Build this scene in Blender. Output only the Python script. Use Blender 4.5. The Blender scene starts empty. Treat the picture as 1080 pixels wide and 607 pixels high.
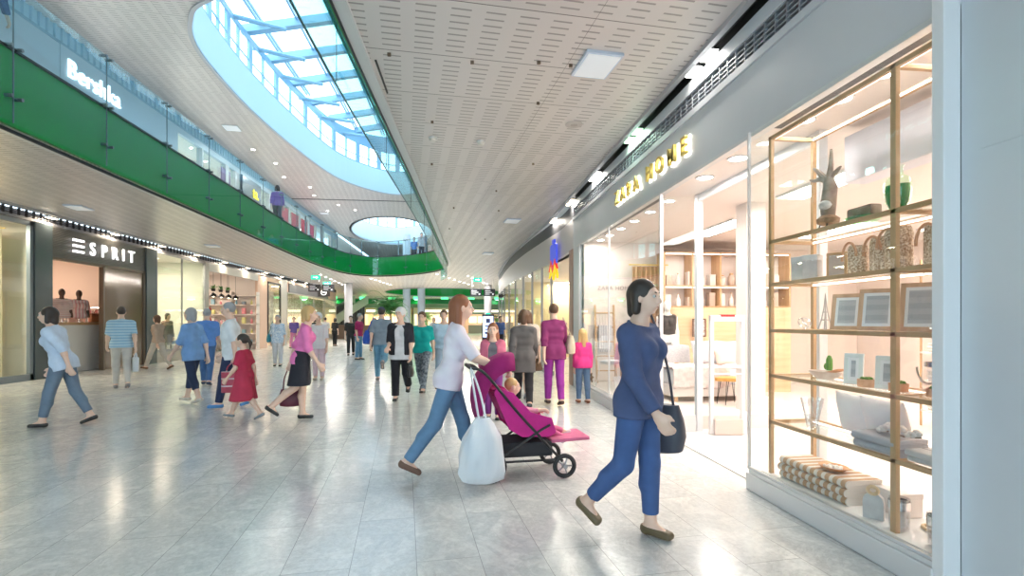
import bpy, bmesh, math, random
import numpy as np
from mathutils import Vector, Matrix, Euler
from mathutils.geometry import tessellate_polygon
PI = math.pi
R = math.radians
sc = bpy.context.scene
COL = sc.collection
random.seed(7)

# ------------------------------------------------------------------ camera, world, exposure
# world axes: +Y runs down the mall, parallel to both shop fronts; +X is to the right
cam_d = bpy.data.cameras.new('camera')
cam_d.sensor_width = 36.0
cam_d.lens = 18.0
cam_d.shift_y = 0.0329
cam_d.clip_end = 300
cam_d.clip_start = 0.05
cam = bpy.data.objects.new('camera', cam_d)
COL.objects.link(cam)
cam.location = (0, 0, 1.45)
cam.rotation_euler = (R(90), 0, -math.atan(0.1057))
sc.camera = cam
sc.view_settings.view_transform = 'Standard'
sc.view_settings.look = 'None'
sc.view_settings.gamma = 1.0
sc.view_settings.use_curve_mapping = False
sc.view_settings.exposure = 0.0
w = bpy.data.worlds.new('sky')
sc.world = w
w.use_nodes = True
w.node_tree.nodes['Background'].inputs[0].default_value = (0.70, 0.88, 1.0, 1)
w.node_tree.nodes['Background'].inputs[1].default_value = 3.6
sc.cycles.max_bounces = 8
sc.cycles.diffuse_bounces = 4
sc.cycles.glossy_bounces = 3
sc.cycles.transparent_max_bounces = 16
sc.cycles.caustics_reflective = False
sc.cycles.caustics_refractive = False
sc.cycles.sample_clamp_indirect = 6.0

def area_light(name, loc, sx, sy, power, color, rot=(0, 0, 0), parent=None, spread=180):
    l = bpy.data.lights.new(name, 'AREA')
    l.shape = 'RECTANGLE'
    l.size = sx; l.size_y = sy
    l.energy = power; l.color = color
    l.spread = R(spread)
    o = bpy.data.objects.new(name, l)
    COL.objects.link(o)
    o.location = loc; o.rotation_euler = rot
    if parent: o.parent = parent
    return o

# ------------------------------------------------------------------ materials
MATS = {}
def mat(name, col=(.8, .8, .8), rough=.5, metal=0.0, emit=None, es=0.0, coat=0.0, spec=None, alpha=None):
    if name in MATS: return MATS[name]
    m = bpy.data.materials.new(name); m.use_nodes = True
    b = m.node_tree.nodes['Principled BSDF']
    b.inputs['Base Color'].default_value = (*col, 1)
    b.inputs['Roughness'].default_value = rough
    b.inputs['Metallic'].default_value = metal
    if coat: b.inputs['Coat Weight'].default_value = coat; b.inputs['Coat Roughness'].default_value = .05
    if spec is not None: b.inputs['Specular IOR Level'].default_value = spec
    if emit: b.inputs['Emission Color'].default_value = (*emit, 1); b.inputs['Emission Strength'].default_value = es
    MATS[name] = m
    return m

def nd(m, t, **kw):
    n = m.node_tree.nodes.new(t)
    for k, v in kw.items(): setattr(n, k, v)
    return n
def lk(m, a, b): m.node_tree.links.new(a, b)

def math_node(m, op, a, b=None, c=None):
    n = nd(m, 'ShaderNodeMath', operation=op)
    for i, v in enumerate((a, b, c)):
        if v is None: continue
        if isinstance(v, (int, float)): n.inputs[i].default_value = v
        else: lk(m, v, n.inputs[i])
    return n.outputs[0]

def mixcol(m, fac, a, b):
    n = nd(m, 'ShaderNodeMix', data_type='RGBA')
    if isinstance(fac, (int, float)): n.inputs[0].default_value = fac
    else: lk(m, fac, n.inputs[0])
    for i, v in ((6, a), (7, b)):
        if isinstance(v, tuple): n.inputs[i].default_value = (*v, 1)
        else: lk(m, v, n.inputs[i])
    return n.outputs[2]

def noisy(name, c1, c2, scale=8, rough=.6, metal=0., detail=4, bump=0., coat=0., stretch=(1, 1, 1)):
    """two-tone mottled material"""
    if name in MATS: return MATS[name]
    m = mat(name, c1, rough, metal, coat=coat)
    tc = nd(m, 'ShaderNodeTexCoord'); mp = nd(m, 'ShaderNodeMapping'); mp.inputs['Scale'].default_value = stretch
    lk(m, tc.outputs['Object'], mp.inputs[0])
    nz = nd(m, 'ShaderNodeTexNoise'); nz.inputs['Scale'].default_value = scale; nz.inputs['Detail'].default_value = detail
    lk(m, mp.outputs[0], nz.inputs['Vector'])
    rp = nd(m, 'ShaderNodeMapRange'); rp.inputs[1].default_value = .35; rp.inputs[2].default_value = .65
    lk(m, nz.outputs[0], rp.inputs[0])
    lk(m, mixcol(m, rp.outputs[0], c1, c2), m.node_tree.nodes['Principled BSDF'].inputs['Base Color'])
    if bump:
        bp = nd(m, 'ShaderNodeBump'); bp.inputs['Strength'].default_value = bump; bp.inputs['Distance'].default_value = .02
        lk(m, nz.outputs[0], bp.inputs['Height']); lk(m, bp.outputs[0], m.node_tree.nodes['Principled BSDF'].inputs['Normal'])
    return m

def wood(name, c1, c2, axis=2, scale=14):
    st = [scale, scale, scale]; st[axis] = 1.2
    return noisy(name, c1, c2, 1.0, .45, 0, 6, .08, 0, tuple(st))

def striped(name, c1, c2, period, width=.5, axis=2, rough=.8):
    if name in MATS: return MATS[name]
    m = mat(name, c1, rough)
    tc = nd(m, 'ShaderNodeTexCoord'); sp = nd(m, 'ShaderNodeSeparateXYZ'); lk(m, tc.outputs['Object'], sp.inputs[0])
    f = math_node(m, 'FRACT', math_node(m, 'MULTIPLY', sp.outputs[axis], 1 / period))
    g = math_node(m, 'LESS_THAN', f, width)
    nz = nd(m, 'ShaderNodeTexNoise'); nz.inputs['Scale'].default_value = 140; nz.inputs['Detail'].default_value = 3; lk(m, tc.outputs['Object'], nz.inputs['Vector'])
    lk(m, mixcol(m, math_node(m, 'MULTIPLY', nz.outputs[0], .35), mixcol(m, g, c2, c1), tuple(.5 * v for v in c2)), m.node_tree.nodes['Principled BSDF'].inputs['Base Color'])
    bp = nd(m, 'ShaderNodeBump'); bp.inputs['Strength'].default_value = .5; bp.inputs['Distance'].default_value = .01; lk(m, nz.outputs[0], bp.inputs['Height']); lk(m, bp.outputs[0], m.node_tree.nodes['Principled BSDF'].inputs['Normal'])
    return m

def glass(name, tint=(1, 1, 1), refl=.06, rough=0.0, graze=.75):
    """thin sheet glass: clear with a fresnel reflection"""
    if name in MATS: return MATS[name]
    m = bpy.data.materials.new(name); m.use_nodes = True
    nt = m.node_tree; nt.nodes.remove(nt.nodes['Principled BSDF'])
    out = nt.nodes['Material Output']
    tr = nd(m, 'ShaderNodeBsdfTransparent'); tr.inputs[0].default_value = (*tint, 1)
    gl = nd(m, 'ShaderNodeBsdfGlossy'); gl.inputs[1].default_value = rough
    gl.inputs[0].default_value = (.95, 1, 1, 1)
    lw = nd(m, 'ShaderNodeLayerWeight'); lw.inputs[0].default_value = .5
    f = math_node(m, 'ADD', math_node(m, 'MULTIPLY', math_node(m, 'POWER', lw.outputs['Facing'], 5.0), graze), refl)
    mx = nd(m, 'ShaderNodeMixShader'); lk(m, f, mx.inputs[0]); lk(m, tr.outputs[0], mx.inputs[1]); lk(m, gl.outputs[0], mx.inputs[2])
    lk(m, mx.outputs[0], out.inputs[0])
    MATS[name] = m
    return m

def floor_mat():
    m = mat('pale_stone_tiles', (.7, .7, .7), .22, 0, spec=.6)
    b = m.node_tree.nodes['Principled BSDF']
    tc = nd(m, 'ShaderNodeTexCoord'); mp = nd(m, 'ShaderNodeMapping')
    mp.inputs['Rotation'].default_value = (0, 0, R(-90 - 5.8)); mp.inputs['Location'].default_value = (.31, .07, 0)
    lk(m, tc.outputs['Object'], mp.inputs[0])
    br = nd(m, 'ShaderNodeTexBrick'); br.offset = .37; br.offset_frequency = 2
    br.inputs['Scale'].default_value = 1; br.inputs['Brick Width'].default_value = 1.15; br.inputs['Row Height'].default_value = .385
    br.inputs['Mortar Size'].default_value = .0019; br.inputs['Mortar Smooth'].default_value = .1; br.inputs['Bias'].default_value = 0
    br.inputs['Color1'].default_value = (0, 0, 0, 1); br.inputs['Color2'].default_value = (1, 1, 1, 1); br.inputs['Mortar'].default_value = (.5, .5, .5, 1)
    lk(m, mp.outputs[0], br.inputs['Vector'])
    rgb = nd(m, 'ShaderNodeSeparateColor'); lk(m, br.outputs['Color'], rgb.inputs[0])
    # veined stone, shifted per tile so the veins do not run on across joints
    vm = nd(m, 'ShaderNodeVectorMath', operation='MULTIPLY_ADD'); lk(m, br.outputs['Color'], vm.inputs[0])
    vm.inputs[1].default_value = (17, 31, 11); lk(m, mp.outputs[0], vm.inputs[2])
    n1 = nd(m, 'ShaderNodeTexNoise'); n1.inputs['Scale'].default_value = 2.6; n1.inputs['Detail'].default_value = 9; n1.inputs['Roughness'].default_value = .68; n1.inputs['Distortion'].default_value = 1.6
    lk(m, vm.outputs[0], n1.inputs['Vector'])
    n2 = nd(m, 'ShaderNodeTexNoise'); n2.inputs['Scale'].default_value = 26; n2.inputs['Detail'].default_value = 6; n2.inputs['Roughness'].default_value = .7
    lk(m, vm.outputs[0], n2.inputs['Vector'])
    r1 = nd(m, 'ShaderNodeMapRange'); r1.inputs[1].default_value = .3; r1.inputs[2].default_value = .7; lk(m, n1.outputs[0], r1.inputs[0])
    c = mixcol(m, r1.outputs[0], (.49, .515, .53), (.76, .76, .74))
    c = mixcol(m, math_node(m, 'MULTIPLY', rgb.outputs[0], .42), c, (.84, .82, .77))
    r2 = nd(m, 'ShaderNodeMapRange'); r2.inputs[1].default_value = .38; r2.inputs[2].default_value = .62; r2.inputs[3].default_value = .88; r2.inputs[4].default_value = 1.06
    lk(m, n2.outputs[0], r2.inputs[0])
    vv = nd(m, 'ShaderNodeVectorMath', operation='SCALE'); lk(m, c, vv.inputs[0]); lk(m, r2.outputs[0], vv.inputs['Scale'])
    v1 = math_node(m, 'ABSOLUTE', math_node(m, 'SUBTRACT', n1.outputs[0], .5))
    vein = math_node(m, 'MULTIPLY', math_node(m, 'LESS_THAN', v1, .008), .35)
    c = mixcol(m, vein, vv.outputs[0], (.40, .41, .41))
    c = mixcol(m, br.outputs['Fac'], c, (.27, .27, .27))
    lk(m, c, b.inputs['Base Color'])
    rr = nd(m, 'ShaderNodeMapRange'); rr.inputs[3].default_value = .10; rr.inputs[4].default_value = .27; lk(m, n1.outputs[0], rr.inputs[0])
    lk(m, rr.outputs[0], b.inputs['Roughness'])
    return m

def ceiling_mat(name, col, dark=(.16, .14, .13), pw=2.6, ph=.93, joint=.012, rough=.36):
    """metal ceiling panels pressed with columns of short louvre slits, dark open joints"""
    m = mat(name, col, rough, .25)
    b = m.node_tree.nodes['Principled BSDF']
    tc = nd(m, 'ShaderNodeTexCoord'); mp = nd(m, 'ShaderNodeMapping'); mp.inputs['Rotation'].default_value = (0, 0, R(-5.8)); mp.inputs['Location'].default_value = (.9, .26, 0)
    lk(m, tc.outputs['Object'], mp.inputs[0])
    sp = nd(m, 'ShaderNodeSeparateXYZ'); lk(m, mp.outputs[0], sp.inputs[0])
    fr = lambda o, p: math_node(m, 'FRACT', math_node(m, 'MULTIPLY', o, 1 / p))
    x, y = sp.outputs[0], sp.outputs[1]
    fx, fy = fr(x, .31), fr(y, ph / 9)
    py = fr(y, ph)
    inside = math_node(m, 'MULTIPLY', math_node(m, 'GREATER_THAN', py, .08), math_node(m, 'LESS_THAN', py, .93))
    incol = math_node(m, 'MULTIPLY', math_node(m, 'GREATER_THAN', fx, .2), math_node(m, 'LESS_THAN', fx, .78))
    slit = math_node(m, 'MULTIPLY', math_node(m, 'MULTIPLY', math_node(m, 'LESS_THAN', fy, .22), incol), inside)
    lip = math_node(m, 'MULTIPLY', math_node(m, 'MULTIPLY', math_node(m, 'MULTIPLY', math_node(m, 'GREATER_THAN', fy, .24), math_node(m, 'LESS_THAN', fy, .62)), incol), inside)
    c = mixcol(m, math_node(m, 'MULTIPLY', slit, .62), col, dark)
    jy = math_node(m, 'LESS_THAN', py, joint / ph)
    jx = math_node(m, 'LESS_THAN', fr(x, pw), .35 * joint / pw)
    jt = math_node(m, 'MAXIMUM', jy, jx)
    c = mixcol(m, math_node(m, 'MULTIPLY', jt, .85), c, (.12, .10, .09))
    pid = nd(m, 'ShaderNodeTexWhiteNoise', noise_dimensions='2D'); cv = nd(m, 'ShaderNodeCombineXYZ')
    lk(m, math_node(m, 'FLOOR', math_node(m, 'MULTIPLY', x, 1 / pw)), cv.inputs[0]); lk(m, math_node(m, 'FLOOR', math_node(m, 'MULTIPLY', y, 1 / ph)), cv.inputs[1])
    lk(m, cv.outputs[0], pid.inputs['Vector'])
    c = mixcol(m, math_node(m, 'MULTIPLY', pid.outputs[0], .12), c, (.45, .42, .40))
    lk(m, c, b.inputs['Base Color'])
    bp = nd(m, 'ShaderNodeBump'); bp.inputs['Strength'].default_value = .55; bp.inputs['Distance'].default_value = .012
    lk(m, math_node(m, 'SUBTRACT', math_node(m, 'MULTIPLY', lip, .6), slit), bp.inputs['Height']); lk(m, bp.outputs[0], b.inputs['Normal'])
    return m

FLOOR = floor_mat()
CEIL = ceiling_mat('slotted_ceiling_panels', (.74, .70, .68))
CEIL2 = ceiling_mat('upper_ceiling_panels', (.72, .67, .64), dark=(.25, .2, .2))
WHITE = mat('white_paint', (.82, .81, .80), .5)
WARMW = mat('warm_white_paint', (.84, .72, .65), .5)
SHOPW = mat('shop_white', (.86, .78, .73), .45)
FASCIA = noisy('grey_blue_fascia', (.66, .69, .73), (.69, .72, .76), 1.2, .42, .1)
RIM = mat('rim_metal', (.50, .50, .53), .35, .5)
DARK = mat('dark_metal', (.05, .05, .055), .4, .5)
BLACK = mat('black_plastic', (.02, .02, .022), .4)
CHROME = mat('brushed_steel', (.75, .76, .78), .22, .95)
STEELW = mat('pale_blue_steel', (.30, .54, .74), .4, .2)
DRUMW = mat('pale_drum_plaster', (.60, .80, .92), .45)
GREEN = mat('green_panel', (.0, .33, .04), .3, 0, coat=.3)
GLASS = glass('clear_glass', (.985, 1, .995), .022, graze=.6)
GLASSB = glass('blue_glass', (.86, .97, 1), .03, graze=.30)
GLASST = glass('teal_glass', (.74, .95, .95), .04)
GLASSG = glass('greenish_glass', (.94, .98, .95), .05)
OAK = wood('pale_oak', (.52, .31, .16), (.62, .39, .22), 1)
OAKZ = wood('oak_upright', (.54, .33, .17), (.64, .41, .23), 2)
GOLD = mat('brass', (.86, .66, .20), .42, .6)
LED = mat('led_strip', (1, 1, 1), .5, emit=(1, .93, .88), es=4)
LAMPW = mat('lamp_lens', (1, 1, 1), .4, emit=(1, .97, .9), es=14)
LAMPY = mat('warm_lamp_lens', (1, .9, .7), .4, emit=(1, .83, .58), es=14)
SIGNW = mat('white_letters', (1, 1, 1), .4, emit=(1, 1, 1), es=1.5)

# ------------------------------------------------------------------ mesh helpers
class MB:
    def __init__(s): s.v = []; s.f = []; s.mi = []; s.cur = 0
    def add(s, vs, fs):
        o = len(s.v); s.v += [tuple(p) for p in vs]; s.f += [tuple(i + o for i in f) for f in fs]; s.mi += [s.cur] * len(fs)
        return s
    def box(s, x0, x1, y0, y1, z0, z1, rz=0, c=None, M=None):
        vs = [Vector((x, y, z)) for z in (z0, z1) for y in (y0, y1) for x in (x0, x1)]
        if rz:
            cc = Vector(c) if c else Vector(((x0 + x1) / 2, (y0 + y1) / 2, 0)); m = Matrix.Rotation(rz, 3, 'Z')
            vs = [m @ (v - cc) + cc for v in vs]
        if M is not None: vs = [M @ v for v in vs]
        return s.add(vs, [(0, 2, 3, 1), (4, 5, 7, 6), (0, 1, 5, 4), (2, 6, 7, 3), (0, 4, 6, 2), (1, 3, 7, 5)])
    def rbox(s, x0, x1, y0, y1, z0, z1, r=.01, M=None):
        """box with chamfered edges"""
        r = min(r, (x1 - x0) / 2.01, (y1 - y0) / 2.01, (z1 - z0) / 2.01)
        bm = bmesh.new(); bmesh.ops.create_cube(bm, size=1)
        for v in bm.verts:
            v.co = Vector(((x0 + x1) / 2 + v.co.x * (x1 - x0), (y0 + y1) / 2 + v.co.y * (y1 - y0), (z0 + z1) / 2 + v.co.z * (z1 - z0)))
        bmesh.ops.bevel(bm, geom=bm.edges[:], offset=r, segments=2, affect='EDGES', profile=.6)
        bm.verts.index_update()
        vs = [v.co.copy() for v in bm.verts]
        if M is not None: vs = [M @ v for v in vs]
        fs = [[v.index for v in f.verts] for f in bm.faces]; bm.free()
        return s.add(vs, fs)
    def tube(s, pts, r, n=8, closed=False, caps=True):
        pts = [Vector(p) for p in pts]; L = len(pts)
        rs = r if isinstance(r, (list, tuple)) else [r] * L
        vs = []; up = None
        for i, p in enumerate(pts):
            a = pts[(i - 1) % L] if (closed or i > 0) else p
            b = pts[(i + 1) % L] if (closed or i < L - 1) else p
            t = (b - a).normalized() if (b - a).length > 1e-9 else Vector((0, 0, 1))
            if up is None:
                up = Vector((0, 0, 1)) if abs(t.z) < .9 else Vector((1, 0, 0))
            e1 = up - t * up.dot(t)
            if e1.length < 1e-4: e1 = t.orthogonal()
            e1.normalize(); up = e1; e2 = t.cross(e1)
            for k in range(n):
                an = 2 * PI * k / n
                vs.append(p + (e1 * math.cos(an) + e2 * math.sin(an)) * rs[i])
        fs = []
        for i in range(L if closed else L - 1):
            j = (i + 1) % L
            for k in range(n):
                l = (k + 1) % n
                fs.append((i * n + k, i * n + l, j * n + l, j * n + k))
        if caps and not closed:
            fs.append(tuple(range(n))[::-1]); fs.append(tuple((L - 1) * n + k for k in range(n)))
        return s.add(vs, fs)
    def lathe(s, prof, n=20, c=(0, 0, 0), sx=1, sy=1, M=None, caps=True):
        vs = []; fs = []
        for (r, z) in prof:
            for k in range(n):
                a = 2 * PI * k / n; vs.append(Vector((c[0] + r * math.cos(a) * sx, c[1] + r * math.sin(a) * sy, c[2] + z)))
        for i in range(len(prof) - 1):
            for k in range(n):
                l = (k + 1) % n; fs.append((i * n + k, i * n + l, (i + 1) * n + l, (i + 1) * n + k))
        if caps:
            if prof[0][0] > 1e-4: fs.append(tuple(range(n))[::-1])
            if prof[-1][0] > 1e-4: fs.append(tuple((len(prof) - 1) * n + k for k in range(n)))
        if M is not None: vs = [M @ v for v in vs]
        return s.add(vs, fs)
    def cyl(s, c, r, z0, z1, n=20): return s.lathe([(r, z0), (r, z1)], n, (c[0], c[1], 0))
    def ball(s, c, rx, ry=None, rz=None, n=14, M=None):
        ry = ry or rx; rz = rz or rx
        pr = [(max(1e-5, math.cos(a)), math.sin(a)) for a in [(-PI / 2 + PI * i / (n // 2)) for i in range(n // 2 + 1)]]
        vs = []; fs = []
        for (r, z) in pr:
            for k in range(n):
                a = 2 * PI * k / n; vs.append(Vector((r * math.cos(a) * rx, r * math.sin(a) * ry, z * rz)))
        for i in range(len(pr) - 1):
            for k in range(n):
                l = (k + 1) % n; fs.append((i * n + k, i * n + l, (i + 1) * n + l, (i + 1) * n + k))
        if M is not None: vs = [M @ v for v in vs]
        return s.add([v + Vector(c) for v in vs], fs)
    def prism(s, poly, z0, z1, M=None):
        """polygon in xy extruded in z; M maps afterwards"""
        n = len(poly); vs = [Vector((x, y, z)) for z in (z0, z1) for x, y in poly]
        if M is not None: vs = [M @ v for v in vs]
        return s.add(vs, [tuple(range(n))[::-1], tuple(range(n, 2 * n))] + [(i, (i + 1) % n, n + (i + 1) % n, n + i) for i in range(n)])
    def plate(s, outer, holes, z0, z1):
        loops = [outer] + holes
        tri = tessellate_polygon([[Vector((x, y, 0)) for x, y in l] for l in loops])
        flat = [p for l in loops for p in l]; n = len(flat)
        s.add([(x, y, z0) for x, y in flat] + [(x, y, z1) for x, y in flat], [t for t in tri] + [tuple(i + n for i in t)[::-1] for t in tri])
        for l in loops: s.wallstrip(l, z0, z1, True)
        return s
    def wallstrip(s, l, z0, z1, closed=False):
        n = len(l)
        return s.add([(x, y, z0) for x, y in l] + [(x, y, z1) for x, y in l], [(i, (i + 1) % n, n + (i + 1) % n, n + i) for i in range(n if closed else n - 1)])
    def band(s, l, o, z0, z1):
        """solid band of thickness o along the open line l"""
        a = l; b = offset(l, o); n = len(a)
        vs = [(x, y, z0) for x, y in a] + [(x, y, z1) for x, y in a] + [(x, y, z0) for x, y in b] + [(x, y, z1) for x, y in b]
        fs = []
        for i in range(n - 1):
            j = i + 1
            fs += [(i, j, n + j, n + i), (2 * n + j, 2 * n + i, 3 * n + i, 3 * n + j), (n + i, n + j, 3 * n + j, 3 * n + i), (j, i, 2 * n + i, 2 * n + j)]
        fs += [(0, n, 3 * n, 2 * n), (n - 1, 3 * n - 1, 4 * n - 1, 2 * n - 1)]
        return s.add(vs, fs)
    def xf(s, M): s.v = [tuple(M @ Vector(p)) for p in s.v]; return s
    def build(s, name, m, parent=None, smooth=False, bevel=0, loc=None):
        me = bpy.data.meshes.new(name); me.from_pydata(s.v, [], s.f); me.update()
        bm = bmesh.new(); bm.from_mesh(me); bmesh.ops.recalc_face_normals(bm, faces=bm.faces); bm.to_mesh(me); bm.free()
        for mm in (m if isinstance(m, (list, tuple)) else [m]): me.materials.append(mm)
        if isinstance(m, (list, tuple)): me.polygons.foreach_set('material_index', s.mi)
        if smooth:
            me.polygons.foreach_set('use_smooth', [True] * len(me.polygons))
            try: me.set_sharp_from_angle(angle=R(40))
            except Exception: pass
        o = bpy.data.objects.new(name, me); COL.objects.link(o)
        if bevel:
            md = o.modifiers.new('bevel', 'BEVEL'); md.width = bevel; md.segments = 2; md.limit_method = 'ANGLE'
        if parent: o.parent = parent
        if loc: o.location = loc
        return o

def offset(l, o):
    out = []
    for i, p in enumerate(l):
        a = l[max(0, i - 1)]; b = l[min(len(l) - 1, i + 1)]
        dx, dy = b[0] - a[0], b[1] - a[1]; L = math.hypot(dx, dy) or 1
        out.append((p[0] - dy / L * o, p[1] + dx / L * o))
    return out

def crom(pts, step=8, closed=False):
    n = len(pts); out = []
    rng = range(n) if closed else range(n - 1)
    g = lambda i: Vector(pts[i % n]) if closed else Vector(pts[max(0, min(n - 1, i))])
    for i in rng:
        p0, p1, p2, p3 = g(i - 1), g(i), g(i + 1), g(i + 2)
        for k in range(step):
            t = k / step
            out.append(tuple(.5 * ((2 * p1) + (p2 - p0) * t + (2 * p0 - 5 * p1 + 4 * p2 - p3) * t * t + (3 * p1 - p0 - 3 * p2 + p3) * t ** 3)))
    if not closed: out.append(tuple(pts[-1]))
    return out

def tag(o, label, cat, group=None, kind=None):
    o['label'] = label; o['category'] = cat
    if group: o['group'] = group
    if kind: o['kind'] = kind
    return o
def thing(name, label, cat, loc=(0, 0, 0), rz=0, group=None):
    o = bpy.data.objects.new(name, None); COL.objects.link(o); o.empty_display_size = .1
    o.location = loc; o.rotation_euler = (0, 0, rz)
    return tag(o, label, cat, group)
def struct(o, label=None):
    o['kind'] = 'structure'
    if label: o['label'] = label
    return o
def dup(root, loc, rz=None, label=None, group=None):
    r = root.copy(); COL.objects.link(r); r.location = loc
    if rz is not None: r.rotation_euler = (0, 0, rz)
    if label: r['label'] = label
    if group: r['group'] = group
    def rec(a, b):
        for ch in a.children:
            c = ch.copy(); COL.objects.link(c); c.parent = b; rec(ch, c)
    rec(root, r)
    return r
ORD = 'nearest,second,third,fourth,fifth,sixth,seventh,eighth,ninth,tenth,eleventh,twelfth,thirteenth,fourteenth,fifteenth,sixteenth,seventeenth,eighteenth,nineteenth,twentieth'.split(',')

def text_mesh(name, body, size, depth, m, parent=None, loc=(0, 0, 0), rot=(0, 0, 0), spacing=1.0, bold=0.0, sx=1.0, align='CENTER'):
    cu = bpy.data.curves.new(name, 'FONT'); cu.body = body; cu.size = size; cu.extrude = depth; cu.space_character = spacing
    cu.align_x = align; cu.align_y = 'BOTTOM_BASELINE'; cu.offset = bold
    t = bpy.data.objects.new(name + '_tmp', cu); COL.objects.link(t)
    bpy.context.view_layer.update()
    me = bpy.data.meshes.new_from_object(t.evaluated_get(bpy.context.evaluated_depsgraph_get()))
    bpy.data.objects.remove(t)
    me.materials.clear(); me.materials.append(m)
    o = bpy.data.objects.new(name, me); COL.objects.link(o); o.location = loc; o.rotation_euler = rot; o.scale = (sx, 1, 1)
    if parent: o.parent = parent
    return o

# ================================================================== STRUCTURE
XL, XR = -10.54, 2.6
ZC, ZF2, ZC2 = 4.2, 5.25, 9.3
YB, YE = -7.0, 74.0
struct(MB().box(-18, 16, YB, YE + 4, -.1, 0).build('floor', FLOOR))

void = crom([(-1.15, -3), (-1.1, 1), (-1.07, 4.5), (-.97, 7.5), (-.85, 10.4), (-.68, 15.6), (-.52, 21), (-.48, 24.6), (-.85, 27.1), (-1.9, 29.2), (-3.5, 30.8), (-5.07, 31.3), (-6.15, 30.0), (-6.6, 27.6), (-6.74, 24), (-6.66, 20), (-6.52, 15.9), (-6.42, 11), (-6.36, 8), (-6.3, 3), (-6.3, -3)], 6)
oval2 = [( -1.2 + 5.6 * math.cos(a), 49 + 7.2 * math.sin(a)) for a in [2 * PI * k / 56 for k in range(56)]]
outer = [(XL - .05, -3.6), (2.46, -3.6), (2.46, 14), (2.26, 18), (2.15, 24), (2.33, 30), (4, 40), (15.5, 44), (15.5, YE), (-17.5, YE), (-17.5, 46), (XL, 44)]
outer_top = [(XL - .05, -3.6), (2.7, -3.6), (2.7, 14), (2.7, 44), (15.5, 44), (15.5, YE), (-17.5, YE), (-17.5, 46), (XL, 44)]
struct(MB().plate(outer, [void, oval2], ZC, ZC + .12).build('ceiling', CEIL))
struct(MB().plate(outer_top, [offset(void, 0.0), oval2], ZC + .13, ZF2 - .02).build('upper_floor', WHITE))
drum1 = crom([(-6.22, 13.23), (-6.97, 14.1), (-7.46, 15.34), (-7.66, 17.2), (-7.7, 19.84), (-7.43, 23.58), (-6.69, 28.4), (-5.3, 31.1), (-3.7, 32.2), (-2, 31.2), (-.8, 28), (-.3, 23.5), (-.3, 19), (-.8, 15), (-2.2, 12.9), (-4.2, 12.3)], 6, True)
drum2 = [(-5.7 + 3.5 * math.cos(a) - .5 * math.sin(a), 46.0 + 7.0 * math.sin(a)) for a in [2 * PI * k / 48 for k in range(48)]]
struct(MB().plate([(XL - .1, -3.6), (6.5, -3.6), (6.5, YE), (XL - .1, YE)], [drum1, drum2], ZC2, ZC2 + .15).build('ceiling_upper', CEIL2))
# thin metal rims of the openings
def closed_band(l, o, z0, z1, m, name):
    return MB().band(l + [l[0]], o, z0, z1).build(name, m)
struct(MB().band(void, -.13, ZC - .035, ZC + .02).build('trim_1', mat('rim_light', (.74, .74, .75), .35, .2)))
struct(MB().band(offset(void, -.012), .02, ZC - .05, ZC - .0).build('trim_2', DARK))
struct(closed_band(drum1, -.10, ZC2 - .05, ZC2 + .02, RIM, 'trim_3'))
struct(closed_band(drum2, .10, ZC2 - .05, ZC2 + .02, RIM, 'trim_4'))
struct(closed_band(oval2, .10, ZC - .05, ZC + .02, RIM, 'trim_5'))
struct(MB().band([(2.49, -3.6), (2.49, 14), (2.29, 18), (2.18, 24), (2.36, 30), (3.98, 40)], .06, ZC - .05, ZC + .03).build('trim_6', RIM))
struct(MB().box(XL + .22, XL + .3, -3.6, 44, ZC - .05, ZC - .001).build('trim_7', RIM))
struct(MB().box(XL - .0, 6.5, 33.9, 34.02, ZC2 - .02, ZC2 - .001).build('trim_8', DARK), 'dark joint across the upper ceiling')

# green fascia round the void and round the far oval
struct(MB().band(void, .06, ZC + .03, ZF2 + .04).build('trim_9', GREEN), 'glossy green fascia round the void')
struct(closed_band(oval2, .06, ZC + .03, ZF2 + .04, GREEN, 'trim_10'), 'glossy green fascia round the far oval opening')
struct(MB().band(offset(void, .0), .10, ZF2 + .04, ZF2 + .07).build('trim_11', DARK))

# drum walls, clerestory windows and glazed roof over the big oval
def drumwall(curve, zb, zw0, zw1, name, n_bay, out_sign):
    cl = curve + [curve[0]]
    struct(MB().band(cl, out_sign * .12, ZC2, zw0).build(name, DRUMW))
    # window band: posts, rails and panes
    P = curve; N = len(P)
    bars = MB(); panes = MB()
    wb = offset(cl, out_sign * .05)
    bars.band(wb, out_sign * .06, zw0, zw0 + .07).band(wb, out_sign * .06, zw1 - .08, zw1 + .12)
    bars.band(wb, out_sign * .04, zw0 + .42, zw0 + .46)
    for i in range(0, N, 1):
        x, y = wb[i]; big = (i % 4 == 0)
        if big or i % 4 == 2:
            r = .13 if big else .035
            dx, dy = wb[i + 1][0] - x, wb[i + 1][1] - y
            bars.box(x - r, x + r, y - .05, y + .05, zw0, zw1, math.atan2(dy, dx), (x, y, 0))
    fr = struct(bars.build('window_1' if name == 'wall_drum' else 'window_2', STEELW))
    MB().wallstrip(offset(cl, out_sign * .075), zw0 + .05, zw1 - .05).build('pane', GLASS, fr)
drumwall(drum1, ZC2, 10.62, 11.82, 'wall_drum', 8, -1)
def roofz(x): return 11.95 + max(0, (x + 7.9)) * .20
def span(curve, y):
    xs = []
    for i in range(len(curve)):
        (x0, y0), (x1, y1) = curve[i], curve[(i + 1) % len(curve)]
        if (y0 - y) * (y1 - y) < 0: xs.append(x0 + (x1 - x0) * (y - y0) / (y1 - y0))
    return (min(xs), max(xs)) if len(xs) >= 2 else None
roof = MB(); purl = MB()
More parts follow.
